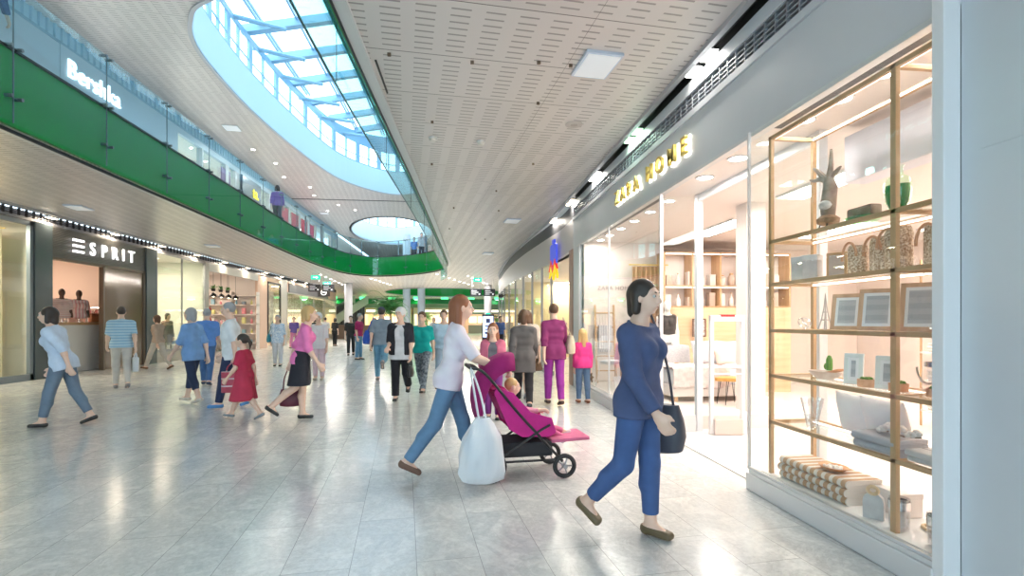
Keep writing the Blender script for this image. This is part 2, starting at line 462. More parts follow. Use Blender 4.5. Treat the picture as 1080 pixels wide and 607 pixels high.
for k in range(9):
    y = 13.2 + k * 2.15
    sp = span(drum1, y)
    if not sp: continue
    x0, x1 = sp[0] - .15, sp[1] + .3
    for (yy, ww, h, dz) in ((y, .10, .30, 0), (y + .34, .07, .10, .14)):
        roof.add([(x0, yy - ww, roofz(x0) + dz), (x0, yy + ww, roofz(x0) + dz), (x0, yy - ww, roofz(x0) + dz + h), (x0, yy + ww, roofz(x0) + dz + h),
                  (x1, yy - ww, roofz(x1) + dz), (x1, yy + ww, roofz(x1) + dz), (x1, yy - ww, roofz(x1) + dz + h), (x1, yy + ww, roofz(x1) + dz + h)],
                 [(0, 1, 3, 2), (4, 6, 7, 5), (0, 4, 5, 1), (2, 3, 7, 6), (0, 2, 6, 4), (1, 5, 7, 3)])
for x in (-7.2, -5.9, -4.6, -3.3, -2.0, -.7):
    ys = [p[1] for i, p in enumerate(drum1) if (p[0] - x) * (drum1[(i + 1) % len(drum1)][0] - x) <= 0]
    if len(ys) < 2: continue
    z = roofz(x)
    for dx in (0, .13):
        purl.box(x + dx - .03, x + dx + .03, min(ys) - .3, max(ys) + .3, z + .2, z + .3)
rf = struct(roof.build('window_3', STEELW), 'steel beams of the glazed roof')
purl.build('purlin', STEELW, rf)
# sloping struts that stand off each column
st = MB()
for k in range(8):
    y = 14.2 + k * 2.15
    sp = span(drum1, y)
    if sp: st.tube([(sp[0] - .1, y - .25, 11.85), (sp[0] + 1.5, y + .85, 12.05)], .085, 8)
st.build('strut', STEELW, rf)
gp = MB().add([(-8.2, 11.5, roofz(-8.2) + .42), (.6, 11.5, roofz(.6) + .42), (.6, 33.5, roofz(.6) + .42), (-8.2, 33.5, roofz(-8.2) + .42)], [(0, 1, 2, 3)])
gp.build('pane', GLASS, rf)
rb = MB()
for i, (x, y) in enumerate(drum1):
    x2, y2 = drum1[(i + 1) % len(drum1)]
    rb.add([(x, y, 11.85), (x2, y2, 11.85), (x2, y2, roofz(x2) + .1), (x, y, roofz(x) + .1)], [(0, 1, 2, 3)])
struct(rb.build('trim_12', STEELW))
drumwall(drum2, ZC2, 11.0, 12.3, 'wall_drum_far', 8, -1)

# walls behind, above and at the far end
struct(MB().box(XL - .5, XL - .35, 46, YE, ZF2, ZC2).build('wall_upper_far_left', WARMW))
struct(MB().box(6.5, 6.65, -3.6, YE, ZF2, ZC2).build('wall_upper_right', WHITE))
struct(MB().box(-18, 16, YE, YE + .2, 0, ZC2).build('wall_end', WARMW))
struct(MB().box(-18.2, -18, 40, YE, 0, ZC).build('wall_far_left', WARMW))
struct(MB().box(15.8, 16, 40, YE, 0, ZC).build('wall_far_right', WARMW))
# unseen glazing added behind the camera so sky light fills from the front
eg = MB()
for x in [-10.5 + 1.31 * k for k in range(11)]: eg.box(x - .03, x + .03, YB + .3, YB + .4, 0, ZC2)
for z in (0, 2.4, 4.2, 5.3, 7.3, 9.25): eg.box(XL, XR, YB + .3, YB + .4, z, z + .08)
e = struct(eg.build('window_4', DARK), 'added unseen glazing for fill daylight')
MB().box(XL, XR, YB + .34, YB + .36, 0, ZC2).build('pane', GLASS, e)

# ------------------------------------------------------------------ right shop front (fascia, grille, slot)
fr = MB()
fr.box(XR, XR + .12, -3.6, 11.4, 3.12, 3.73)            # long fascia
fr.box(XR, XR + .3, -3.6, 2.47, 0, 3.12)                # pier beside the display case
fr.box(XR, XR + .3, 10.75, 11.4, 0, 3.12)
struct(fr.build('wall_right', FASCIA), 'grey blue shop front')
struct(MB().box(XR - .02, XR + .1, -3.6, 11.4, 3.735, 3.80).box(XR - .02, XR + .1, -3.6, 11.4, 4.0, 4.13).box(XR - .004, XR + .0, -3.6, 2.30, 2.312, 2.318).box(XR - .004, XR, 2.40, 2.412, 0, 3.1).build('trim_13', FASCIA))
gr = MB()
y = -1.0
cells = 0
# ventilation grille: a frame with real horizontal slats and uprights
gr.box(XR - .01, XR + .05, -1.0, 11.4, 3.80, 3.815).box(XR - .01, XR + .05, -1.0, 11.4, 3.985, 4.0)
for k in range(3): gr.box(XR - .005, XR + .045, -1.0, 11.4, 3.845 + k * .046, 3.859 + k * .046)
while y < 11.4:
    gr.box(XR - .008, XR + .04, y, y + .014, 3.80, 4.0); y += .15
g = thing('ventilation_grille', 'long metal ventilation grille above the grey fascia with gold letters', 'grille', (0, 0, 0))
gr.build('grille_frame', mat('grille_grey', (.34, .36, .40), .4, .3), g)
struct(MB().box(XR + .055, XR + .2, -3.6, 11.4, 3.735, ZC + .3).build('trim_14', BLACK))
struct(MB().box(2.47, XR + .12, -3.6, 11.4, ZC + .1, ZC + .14).build('trim_15', BLACK))
struct(MB().box(2.475, 2.489, -3.6, 14, ZC, ZC + .1).build('trim_16', BLACK))

# ------------------------------------------------------------------ further right: next shop, curving away
cv = crom([(XR, 11.4), (2.62, 13.0), (2.48, 15.0), (2.30, 18.0), (2.20, 22.0), (2.3, 27.0), (2.6, 32), (4.5, 40), (8, 45)], 6)
cvf = [p for p in cv if p[1] < 16.5]
struct(MB().band(cv, -.12, 3.05, 3.80).build('wall_right_far', mat('pale_mauve_fascia', (.60, .56, .56), .45)), 'curving fascia beyond the grey shop')
struct(MB().band(offset(cv, -.02), -.1, 3.80, 4.15).build('trim_17', mat('dark_slot', (.09, .09, .1), .5)))
struct(MB().box(2.58, 2.72, 11.4, 11.75, 0, 3.1).build('wall_pier', wood('brown_pier', (.36, .2, .15), (.45, .27, .2), 2)), 'brown wooden pier')
sh = MB().box(7.2, 7.35, 11.6, 42, 0, 3.2).box(2.7, 7.2, 20.5, 20.6, 0, 3.2).box(2.7, 7.2, 29.5, 29.6, 0, 3.2)
struct(sh.build('wall_next_shop', mat('yellow_shop_wall', (.85, .68, .38), .6)))
struct(MB().plate([(2.62, 11.5), (7.2, 11.5), (7.2, 42), (4.7, 40), (2.7, 32), (2.4, 27), (2.3, 22), (2.4, 18), (2.58, 15)], [], 3.05, 3.1).build('ceiling_next_shop', SHOPW))
# glazing of the next shop with mullions
gz = MB()
for i, (x, y) in enumerate(cv):
    if i % 3 == 0 and 13.4 < y < 41: gz.box(x - .03, x + .03, y - .03, y + .03, 0, 3.05)
nf = struct(gz.band([p for p in cv if 13.4 < p[1] < 41], .05, 0, .12).build('window_5', mat('grey_frame', (.35, .35, .37), .4, .4)))
MB().wallstrip([p for p in cv if 13.4 < p[1] < 41], .12, 3.05).build('pane', GLASSG, nf)

# ------------------------------------------------------------------ left shop fronts
pil = mat('dark_slate_pilaster', (.10, .125, .14), .25, .3)
pilaster = MB().box(XL - .1, XL + .06, 13.95, 14.5, 0, 3.95).box(XL - .1, XL + .06, 18.55, 19.15, 0, 3.95)
struct(pilaster.build('wall_left', pil), 'dark slate pilasters of the left shop front')
struct(MB().box(XL - .1, XL + .02, 22.7, 23.0, 0, 3.95).box(XL - .1, XL + .02, 31.9, 33.0, 0, 3.95).build('wall_left_far', mat('brushed_grey', (.42, .40, .37), .35, .4)))
struct(MB().box(XL - .1, XL + .0, -3.6, 46, 3.95, 4.02).box(XL - .3, XL - .2, -3.6, 46, 3.95, ZC).build('trim_18', mat('slot_grey', (.22, .22, .25), .4, .3)))
lg = MB()
for k in range(3): lg.box(XL - .04, XL + .0, -3.6, 46, 4.05 + k * .05, 4.062 + k * .05)
y = -3.6
while y < 46: lg.box(XL - .05, XL + .01, y, y + .02, 4.02, ZC); y += .22
g = thing('ventilation_grille', 'long dark ventilation grille above the left shop fronts', 'grille', (0, 0, 0))
lg.build('grille_frame', DARK, g)
# partition walls, back walls, ceilings of the left shops
WB = mat('cream_wall', (.84, .78, .68), .6); WBP = mat('blush_wall', (.87, .68, .58), .6)
for (n, y0, y1, d, m) in (('a', -3.6, 14.2, 2.2, WB), ('b', 14.2, 18.8, 6.0, WBP), ('c', 18.8, 22.9, 2.6, mat('sage_wall', (.76, .76, .68), .6)), ('d', 22.9, 28.6, 5.0, SHOPW), ('e', 28.6, 46, 4.0, WB)):
    b = MB().box(XL - d - .1, XL - d, y0, y1, 0, 4.0).box(XL - d, XL - .12, y0, y0 + .06, 0, 4.0).box(XL - d, XL - .12, y1 - .06, y1, 0, 4.0)
    struct(b.build({'a': 'wall_shop_one', 'b': 'wall_shop_two', 'c': 'wall_shop_three', 'd': 'wall_shop_four', 'e': 'wall_shop_five'}[n], m))
    struct(MB().box(XL - d, XL - .1, y0, y1, 3.93, 3.97).build({'a': 'ceiling_shop_one', 'b': 'ceiling_shop_two', 'c': 'ceiling_shop_three', 'd': 'ceiling_shop_four', 'e': 'ceiling_shop_five'}[n], SHOPW))
    a = d * .5
    nl = max(1, int((y1 - y0) / 3.0))
    for k in range(nl):
        yy = y0 + (k + .5) * (y1 - y0) / nl
        if yy < 9: continue
        t = thing('ceiling_light', 'square warm ceiling light inside the %s, %s' % ({'a': 'first shop at the left edge', 'b': 'clothes shop with white letters', 'c': 'greenish window', 'd': 'open shop with pendant lamps', 'e': 'farthest left shop'}[n], ORD[k]), 'ceiling light', (XL - a, yy, 3.92), 0, 'shop ceiling lights on the left')
        MB().box(-.34, .34, -.34, .34, -.03, 0).build('frame', WHITE, t)
        MB().box(-.3, .3, -.3, .3, -.045, -.03).build('diffuser', LAMPY, t)
        area_light('lamp', (0, 0, -.06), .6, .6, {'a': 190, 'b': 85, 'c': 150, 'd': 110, 'e': 80}[n], (1, .86, .70), parent=t)

# window A, window B, far windows: dark frames and panes
def left_window(n, y0, y1, z0, z1, fm, glassm=GLASSG, mull=(), th=.05):
    f = MB().box(XL - .06, XL + .03, y0, y0 + th, z0, z1).box(XL - .06, XL + .03, y1 - th, y1, z0, z1).box(XL - .06, XL + .03, y0, y1, z0, z0 + th * 1.6).box(XL - .06, XL + .03, y0, y1, z1 - th, z1)
    for ym in mull: f.box(XL - .04, XL + .02, ym - .012, ym + .012, z0, z1)
    o = struct(f.build('window_%d' % n, fm))
    MB().box(XL - .01, XL + .0, y0 + th, y1 - th, z0 + th, z1 - th).build('pane', glassm, o)
left_window(6, 9.0, 13.93, .0, 3.93, mat('grey_blue_frame', (.22, .26, .30), .35, .4), mull=(11.5,), th=.1)
left_window(7, 19.17, 22.7, .35, 3.93, mat('grey_frame'), mull=(20.9,), th=.06)
struct(MB().box(XL - .1, XL + .04, 19.15, 22.72, 0, .36).build('trim_19', mat('brushed_grey')))
left_window(8, 29.8, 31.9, .3, 3.7, DARK, th=.1)
left_window(9, 33.0, 45.9, .3, 3.3, mat('brushed_grey'), mull=(36, 39, 42), th=.08)
struct(MB().box(XL - .14, XL - .02, 28.4, 29.8, 0, 3.93).box(XL - .12, XL, 33, 46, 3.3, 3.95).build('wall_left_blush', mat('blush_panel', (.72, .50, .38), .5)))
struct(MB().box(XL - .12, XL + .01, 22.95, 28.4, 3.62, 3.95).build('trim_20', mat('pale_lintel', (.6, .6, .57), .4)))
# fascia over the clothes shop: dark horizontal ribs
rb = MB().box(XL - .12, XL - .01, 14.5, 18.55, 3.14, 3.95)
for k in range(19): rb.box(XL - .01, XL + .012, 14.5, 18.55, 3.15 + k * .042, 3.172 + k * .042)
struct(rb.build('wall_left_fascia', mat('ribbed_grey', (.17, .165, .16), .35, .4)), 'ribbed grey fascia carrying white letters')

# ------------------------------------------------------------------ upper level fronts on the left
UF = mat('upper_fascia', (.50, .56, .62), .4, .1)
struct(MB().box(XL - .15, XL, -3.6, 20.6, 7.75, 8.85).box(XL - .15, XL, 20.6, 46, 8.62, 8.85).build('wall_upper_left', UF), 'upper level shop fascia')
struct(MB().box(XL - .2, XL + .02, -3.6, 46, 8.85, 8.92).box(XL - .2, XL - .1, -3.6, 46, 8.9, ZC2).build('trim_21', mat('slot_blue', (.28, .40, .50), .4)))
up = MB(); y = -3.6; cr = []
while y < 46: cr += [(XL - .04, y), (XL + .02, y), (XL + .02, y + .06), (XL - .04, y + .06)]; y += .25
up.band(cr, .01, 8.92, ZC2 - .002)
g = thing('ventilation_grille', 'row of vertical grille blades above the upper level shop fronts', 'grille', (0, 0, 0))
up.build('grille_frame', mat('blade_blue', (.45, .6, .7), .4), g)
struct(MB().box(XL - 3.4, XL - 3.3, -3.6, 46, ZF2, 8.8).box(XL - 3.3, XL - .1, -3.6, 20.6, 7.9, 7.95).box(XL - 3.3, XL - .1, 20.6, 46, 8.7, 8.75).build('wall_upper_shops', SHOPW))
uw = MB()
for i, y in enumerate((6, 9, 12, 14.6, 17.6, 18.4, 19.6, 22.4, 24.6, 25.6, 28.2, 30, 31.6, 33.4, 35.4, 37.4, 39.5, 41.5, 44)):
    wd = (.45, .12, .3)[i % 3]
    uw.box(XL - .2, XL + .02, y, y + wd, ZF2, 7.75 if y < 20 else 8.62)
o = struct(uw.build('window_10', mat('upper_frame', (.52, .50, .50), .4, .2)))
MB().box(XL - .1, XL - .09, -3.6, 20.6, ZF2, 7.75).box(XL - .1, XL - .09, 20.6, 46, ZF2, 8.62).build('pane', GLASSG, o)
for k, y in enumerate((10, 15, 20, 25, 30, 36, 42)):
    t = thing('ceiling_light', 'bright ceiling light inside the upper level shops, %s from the camera' % ORD[k], 'ceiling light', (XL - 1.7, y, 7.88 if y < 20.6 else 8.68), 0, 'upper level shop lights')
    MB().box(-.4, .4, -.6, .6, -.03, 0).build('frame', WHITE, t)
    MB().box(-.36, .36, -.56, .56, -.045, -.03).build('diffuser', LAMPW, t)
    area_light('lamp', (0, 0, -.06), .7, 1.1, 90, (1, .95, .9), parent=t)

# ================================================================== FIGURES
# bodies are one continuous surface, pulled out of a smooth blend of tapered limbs
def cap(a, b, ra, rb=None, cut=False): return ('c', np.array(a, float), np.array(b, float), ra, ra if rb is None else rb, cut)
def ell(c, r, Rm=None): return ('e', np.array(c, float), np.array(r, float), np.eye(3) if Rm is None else np.array(Rm))

def bounds(prims, off):
    lo = np.full(3, 1e9); hi = np.full(3, -1e9)
    for p in prims:
        if p[0] == 'c':
            r = max(p[3], p[4]) + off
            lo = np.minimum(lo, np.minimum(p[1], p[2]) - r); hi = np.maximum(hi, np.maximum(p[1], p[2]) + r)
        else:
            r = max(p[2]) + off; lo = np.minimum(lo, p[1] - r); hi = np.maximum(hi, p[1] + r)
    return lo, hi

def field(prims, G, off=0.0, k=.03):
    org, h, shp = G
    D = np.full(shp, .5, np.float32)
    for p in prims:
        lo, hi = bounds([p], off + k + 2.5 * h)
        i0 = np.maximum(0, np.floor((lo - org) / h).astype(int)); i1 = np.minimum(shp, np.ceil((hi - org) / h).astype(int) + 1)
        if (i1 <= i0).any(): continue
        ax = [(org[q] + h * np.arange(i0[q], i1[q])).astype(np.float32) for q in range(3)]
        X, Y, Z = ax[0][:, None, None], ax[1][None, :, None], ax[2][None, None, :]
        if p[0] == 'c':
            a, b, ra, rb = p[1], p[2], p[3], p[4]
            ab = b - a; L2 = float(ab @ ab) + 1e-12
            t0 = ((X - a[0]) * ab[0] + (Y - a[1]) * ab[1] + (Z - a[2]) * ab[2]) / L2
            t = np.clip(t0, 0, 1)
            d = np.sqrt((X - a[0] - t * ab[0]) ** 2 + (Y - a[1] - t * ab[1]) ** 2 + (Z - a[2] - t * ab[2]) ** 2) - (ra + (rb - ra) * t) - off
            if p[5]: d = np.maximum(d, (t0 - 1) * math.sqrt(L2))
        else:
            c, r, Rm = p[1], p[2] + off, p[3]
            x, y, z = X - c[0], Y - c[1], Z - c[2]
            u = [(Rm[0, q] * x + Rm[1, q] * y + Rm[2, q] * z) / r[q] for q in range(3)]
            n = np.sqrt(u[0] ** 2 + u[1] ** 2 + u[2] ** 2)
            g = np.sqrt((u[0] / r[0]) ** 2 + (u[1] / r[1]) ** 2 + (u[2] / r[2]) ** 2) + 1e-9
            d = n * (n - 1) / g
        S = D[i0[0]:i1[0], i0[1]:i1[1], i0[2]:i1[2]]
        hh = np.clip(.5 + .5 * (S - d) / k, 0, 1)
        S[:] = S * (1 - hh) + d * hh - k * hh * (1 - hh)
    return D

def planes(D, G, pl):
    org, h, shp = G
    X = (org[0] + h * np.arange(shp[0], dtype=np.float32))[:, None, None]; Y = (org[1] + h * np.arange(shp[1], dtype=np.float32))[None, :, None]; Z = (org[2] + h * np.arange(shp[2], dtype=np.float32))[None, None, :]
    for pt, n in pl:
        n = np.array(n, float); n /= np.linalg.norm(n)
        D = np.maximum(D, (X - pt[0]) * n[0] + (Y - pt[1]) * n[1] + (Z - pt[2]) * n[2])
    return D

def nets(D, G):
    org, h, shp = G
    I = D < 0
    c = np.zeros(tuple(s - 1 for s in shp), np.uint8)
    for dx in (0, 1):
        for dy in (0, 1):
            for dz in (0, 1):
                c += I[dx:shp[0] - 1 + dx, dy:shp[1] - 1 + dy, dz:shp[2] - 1 + dz]
    act = (c > 0) & (c < 8)
    ix = np.argwhere(act)
    if not len(ix): return np.zeros((0, 3)), np.zeros((0, 4), int)
    idm = np.full(act.shape, -1, np.int32); idm[act] = np.arange(len(ix))
    acc = np.zeros((len(ix), 3)); cnt = np.zeros(len(ix))
    cor = [(a, b, d) for a in (0, 1) for b in (0, 1) for d in (0, 1)]
    val = {q: D[ix[:, 0] + q[0], ix[:, 1] + q[1], ix[:, 2] + q[2]] for q in cor}
    for p in cor:
        for axx in range(3):
            if p[axx] == 0:
                q = list(p); q[axx] = 1; q = tuple(q)
                va, vb = val[p], val[q]; m = (va < 0) != (vb < 0)
                t = np.where(m, va / np.where(m, va - vb, 1), 0)
                pos = np.tile(np.array(p, float), (len(ix), 1)); pos[:, axx] = t
                acc += pos * m[:, None]; cnt += m
    V = (ix + acc / cnt[:, None]) * h + org
    Q = []
    for axx in range(3):
        u, v = [(1, 2), (2, 0), (0, 1)][axx]
        sl0 = [slice(None)] * 3; sl1 = [slice(None)] * 3; sl0[axx] = slice(0, -1); sl1[axx] = slice(1, None)
        A, B = I[tuple(sl0)], I[tuple(sl1)]
        e = np.argwhere(A != B)
        e = e[(e[:, u] > 0) & (e[:, v] > 0) & (e[:, u] < shp[u] - 1) & (e[:, v] < shp[v] - 1)]
        if not len(e): continue
        def cell(du, dv):
            f = e.copy(); f[:, u] += du; f[:, v] += dv; return idm[f[:, 0], f[:, 1], f[:, 2]]
        q = np.stack([cell(-1, -1), cell(0, -1), cell(0, 0), cell(-1, 0)], 1)
        flip = ~A[e[:, 0], e[:, 1], e[:, 2]]
        q[flip] = q[flip][:, ::-1]
        Q.append(q)
    Q = np.concatenate(Q); Q = Q[(Q >= 0).all(1)]
    return V, Q

def mesh_np(name, V, Q, m, parent=None):
    me = bpy.data.meshes.new(name)
    me.vertices.add(len(V)); me.vertices.foreach_set('co', V.astype(np.float32).ravel())
    me.loops.add(Q.size); me.loops.foreach_set('vertex_index', Q.astype(np.int32).ravel())
    me.polygons.add(len(Q)); me.polygons.foreach_set('loop_start', np.arange(0, Q.size, 4, dtype=np.int32))
    me.polygons.foreach_set('use_smooth', np.ones(len(Q), bool))
    me.update(calc_edges=True); me.validate()
    for mm in (m if isinstance(m, (list, tuple)) else [m]): me.materials.append(mm)
    o = bpy.data.objects.new(name, me); COL.objects.link(o)
    if parent: o.parent = parent
    return o

def blob(name, groups, m, parent, h=.012, off=0.0, k=.03, ku=.02, sub=None):
    """groups: list of (prims, cut planes); smooth union of all"""
    allp = [p for g in groups for p in g[0]]
    lo, hi = bounds(allp, off + 3 * h + .01)
    shp = tuple(int(v) for v in np.ceil((hi - lo) / h) + 1)
    G = (lo, h, shp); D = None
    for prims, pl in groups:
        d = field(prims, G, off, k)
        if pl: d = planes(d, G, pl)
        if D is None: D = d
        else:
            hh = np.clip(.5 + .5 * (D - d) / ku, 0, 1); D = D * (1 - hh) + d * hh - ku * hh * (1 - hh)
    if sub:
        d = field(sub, G, 0, .01); D = np.maximum(D, -d)
    D[0] = D[-1] = .1; D[:, 0] = D[:, -1] = .1; D[:, :, 0] = D[:, :, -1] = .1
    V, Q = nets(D, G)
    return mesh_np(name, V, Q, m, parent)

def Rx(a): c, s = math.cos(R(a)), math.sin(R(a)); return np.array([[1, 0, 0], [0, c, -s], [0, s, c]])
def Ry(a): c, s = math.cos(R(a)), math.sin(R(a)); return np.array([[c, 0, s], [0, 1, 0], [-s, 0, c]])
def Rz(a): c, s = math.cos(R(a)), math.sin(R(a)); return np.array([[c, -s, 0], [s, c, 0], [0, 0, 1]])
def nrm(v): v = np.array(v, float); return v / (np.linalg.norm(v) + 1e-9)

SKIN = [mat('skin_light', (.78, .52, .40), .5), mat('skin_tan', (.62, .38, .27), .5), mat('mannequin_white', (.86, .82, .78), .35)]
HAIRC = {'dark': mat('hair_dark', (.035, .025, .02), .5), 'brown': mat('hair_brown', (.13, .065, .035), .5), 'auburn': mat('hair_auburn', (.28, .10, .045), .5),
         'blonde': mat('hair_blonde', (.62, .40, .17), .5), 'white': mat('hair_white', (.72, .73, .74), .6), 'grey': mat('hair_grey', (.36, .36, .37), .6)}
EYEM = [mat('eye_white', (.62, .60, .58), .5), mat('eye_iris', (.05, .03, .02), .4)]
LIPM = mat('lip_rose', (.52, .20, .17), .5)

def fabric(name, c=None, s=.86):
    if "cloth_" + name in MATS: return MATS["cloth_" + name]
    return noisy('cloth_' + name, c, tuple(v * s for v in c), 9, .85, bump=.25)

POSE = {
    'walk': dict(hip=(26, -14), knee=(6, 22), foot=(8, -24), arm=(-18, 22), elbow=(12, 22)),
    'walk2': dict(hip=(-16, 24), knee=(20, 4), foot=(-26, 8), arm=(20, -18), elbow=(20, 12)),
    'stand': dict(hip=(3, -2), knee=(2, 3), foot=(0, 0), arm=(3, -2), elbow=(12, 14)),
    'lift': dict(hip=(4, -22), knee=(3, 62), foot=(0, -50), arm=(-20, 18), elbow=(14, 24)),
    'lift2': dict(hip=(-20, 6), knee=(58, 3), foot=(-48, 0), arm=(18, -22), elbow=(24, 14)),
    'sit': dict(hip=(88, 84), knee=(35, 42), foot=(0, 0), arm=(25, 30), elbow=(40, 40)),
}

def person(label, loc, rz, H=1.68, sex='f', pose='walk', top=None, sleeve=.55, hem=.0, bottom=None, kind='trousers', leglen=1.0, hemz=.5,
           shoes=None, hair='short', hairc='brown', skin=0, lean=3, headyaw=0, headtilt=0, h=.012, hands=None, jacket=None, fat=1.0, group=None,
           name='person', cat='person', face=True, over=None, loose=.012, cap_m=None, zoff=0.0, flare=.10, armabd=8):
    s = H / 1.70
    P = dict(POSE[pose]);
    if over: P.update(over)
    F = sex == 'f'
    root = thing(name, label, cat, (loc[0], loc[1], loc[2] if len(loc) > 2 else 0), R(rz), group)
    pel = np.array([0, 0, .93 * s])
    T = Rx(-lean)                                            # torso lean forward
    tp = lambda x, y, z: pel + T @ (np.array([x, y, z - .93]) * s)
    sw = (.165 if F else .19)
    if H < 1.45: sw *= .93
    ch = .078 if F else .10
    torso = [cap(tp(-.085 if F else -.078, 0, .915), tp(.085 if F else .078, 0, .915), .103 * s * fat),
             cap(tp(-.055, .005, 1.03), tp(.055, .005, 1.03), (.092 if F else .105) * s * fat),
             cap(tp(-ch + .01, .008, 1.16), tp(ch - .01, .008, 1.16), (.096 if F else .108) * s * fat),
             cap(tp(-ch, 0, 1.27), tp(ch, 0, 1.27), (.096 if F else .110) * s * min(fat, 1.08)),
             cap(tp(-sw + .05, -.012, 1.352), tp(sw - .05, -.012, 1.352), .058 * s), cap(tp(-.03, -.014, 1.405), tp(-sw + .02, -.012, 1.358), .046 * s, .040 * s), cap(tp(.03, -.014, 1.405), tp(sw - .02, -.012, 1.358), .046 * s, .040 * s),
             cap(tp(0, -.015, 1.38), tp(0, -.008, 1.44), .062 * s)]
    if not P.get('flatback'):
        torso += [ell(tp(-.062, -.06, .90), np.array([.075, .075, .085]) * s * fat), ell(tp(.062, -.06, .90), np.array([.075, .075, .085]) * s * fat)]
    if F and H > 1.5: torso += [ell(tp(-.07, .085, 1.25), np.array([.062, .055, .062]) * s), ell(tp(.07, .085, 1.25), np.array([.062, .055, .062]) * s)]
    hs = 1.0 + (1.70 - H) * .38                               # children have larger heads
    hc = tp(0, .012, 1.44) + T @ Rx(lean * .8) @ (np.array([0, .018, .155 * hs]) * s)
    HR = Rz(headyaw) @ Rx(-headtilt)
    q = s * hs
    hp = lambda x, y, z: hc + HR @ (np.array([x, y, z]) * q)
    neck = [cap(tp(0, -.012, 1.40), hp(0, -.012, -.05), .054 * s, .05 * s)]
    head = [ell(hp(0, -.014, .022), np.array([.075, .094, .092]) * q, HR), ell(hp(0, .022, -.042), np.array([.054, .066, .068]) * q, HR),
            ell(hp(0, .03, -.088), np.array([.026, .034, .022]) * q, HR)]
    if face:
        head += [cap(hp(0, .084, .012), hp(0, .106, -.026), .0085 * q, .0145 * q), ell(hp(-.077, -.012, -.012), np.array([.012, .02, .032]) * q, HR), ell(hp(.077, -.012, -.012), np.array([.012, .02, .032]) * q, HR),
                 cap(hp(-.016, .083, -.058), hp(.016, .083, -.058), .0085 * q), cap(hp(-.04, .074, .03), hp(.04, .074, .03), .012 * q)]
    # legs
    legs = []; feet = []; thighs = []; shins = []; solez = []
    for i, sd in enumerate((-1, 1)):
        a, kb, ft = P['hip'][i], P['knee'][i], P['foot'][i]
        hj = pel + np.array([sd * .09, 0, -.02]) * s
        ab = P.get('splay', 0) * sd
        d1 = Ry(-ab) @ Rx(a) @ np.array([0, 0, -1]); d2 = Ry(-ab) @ Rx(a - kb) @ np.array([0, 0, -1])
        kn = hj + d1 * .43 * s; an = kn + d2 * .40 * s
        th = [cap(hj, kn, .083 * s * fat, .056 * s * fat)]
        cf = kn + d2 * .14 * s + (Rx(a - kb) @ np.array([0, -.018, 0])) * s
        sh_ = [cap(kn, an, .052 * s, .034 * s), cap(kn + d2 * .05 * s, cf, .045 * s, .05 * s), cap(cf, an, .05 * s, .034 * s)]
        FR = Rx(ft)
        if P.get('footdir'): FR = Rx(P['footdir'][i])
        fp = lambda x, y, z: an + FR @ (np.array([x * sd, y, z]) * s)
        fo = [cap(an, fp(0, -.03, -.05), .036 * s, .032 * s), cap(fp(0, -.03, -.055), fp(.012, .13, -.066), .030 * s, .021 * s), cap(fp(0, -.02, -.05), fp(-.018, .125, -.066), .028 * s, .020 * s), cap(fp(0, 0, -.015), fp(0, .08, -.055), .034 * s, .026 * s)]
        legs += th + sh_; feet += [fo]; thighs.append((hj, kn, d1)); shins.append((kn, an, d2))
        solez.append(min(fp(0, -.03, -.055)[2] - .03 * s, fp(0, .13, -.066)[2] - .02 * s))
    dz = -min(solez) + .010 + zoff if pose != 'sit' else zoff
    sh = np.array([0, 0, dz])
    # arms
    uarm = []; farm = []; hand = []; sleeves = []; wrists = []
    for i, sd in enumerate((-1, 1)):
        S0 = tp(sd * (sw - .008), -.012, 1.350)
        if hands and hands[i] is not None:
            tgt = np.array(hands[i], float) - sh
            L1, L2 = .285 * s, .255 * s
            v = tgt - S0; d = min(np.linalg.norm(v), (L1 + L2) * .999); v = nrm(v)
            ca = (L1 * L1 + d * d - L2 * L2) / (2 * L1 * d); pole = nrm(np.array([sd * .5, -.7, -.6])); pole = nrm(pole - v * (pole @ v))
            E = S0 + v * ca * L1 + pole * math.sqrt(max(0, 1 - ca * ca)) * L1; W = S0 + v * d
        else:
            a, eb = P['arm'][i], P['elbow'][i]
            d1 = Ry(-sd * armabd) @ T @ Rx(a) @ np.array([0, 0, -1]); d2 = Ry(-sd * armabd * .3) @ T @ Rx(a + eb) @ np.array([0, 0, -1])
            E = S0 + d1 * .285 * s; W = E + d2 * .255 * s
        uarm += [cap(S0, E, .050 * s, .038 * s), ell(S0, np.array([.050, .050, .050]) * s)]
        farm += [cap(E, W, .038 * s, .025 * s), cap(E, E + (W - E) * .35, .038 * s, .037 * s)]
        wrists.append(W)
        d = nrm(W - E); n_ = np.array([-sd, 0, 0.]); n_ = nrm(n_ - d * (n_ @ d)); t = nrm(np.cross(d, n_)) * (1 if np.cross(d, n_)[1] > 0 else -1)
        if abs(d[2]) < .5:
            n_ = np.array([0, 0, -1.]); n_ = nrm(n_ - d * (n_ @ d)); t = nrm(np.cross(d, n_)); t = t * (1 if t[0] * sd < 0 else -1)
        ff = max(.0082 * s, h * .62)
        K = lambda al, tt, nn: W + (d * al + t * tt + n_ * nn) * s
        hand += [cap(K(.0, 0, 0), K(.05, .0, 0), .024 * s, .022 * s), cap(K(.03, .022, 0), K(.085, .026, .002), .015 * s, .013 * s), cap(K(.03, -.018, 0), K(.08, -.026, .002), .015 * s, .012 * s), cap(K(.04, 0, 0), K(.085, 0, 0), .016 * s, .014 * s)]
        cu = P.get('curl', 22)
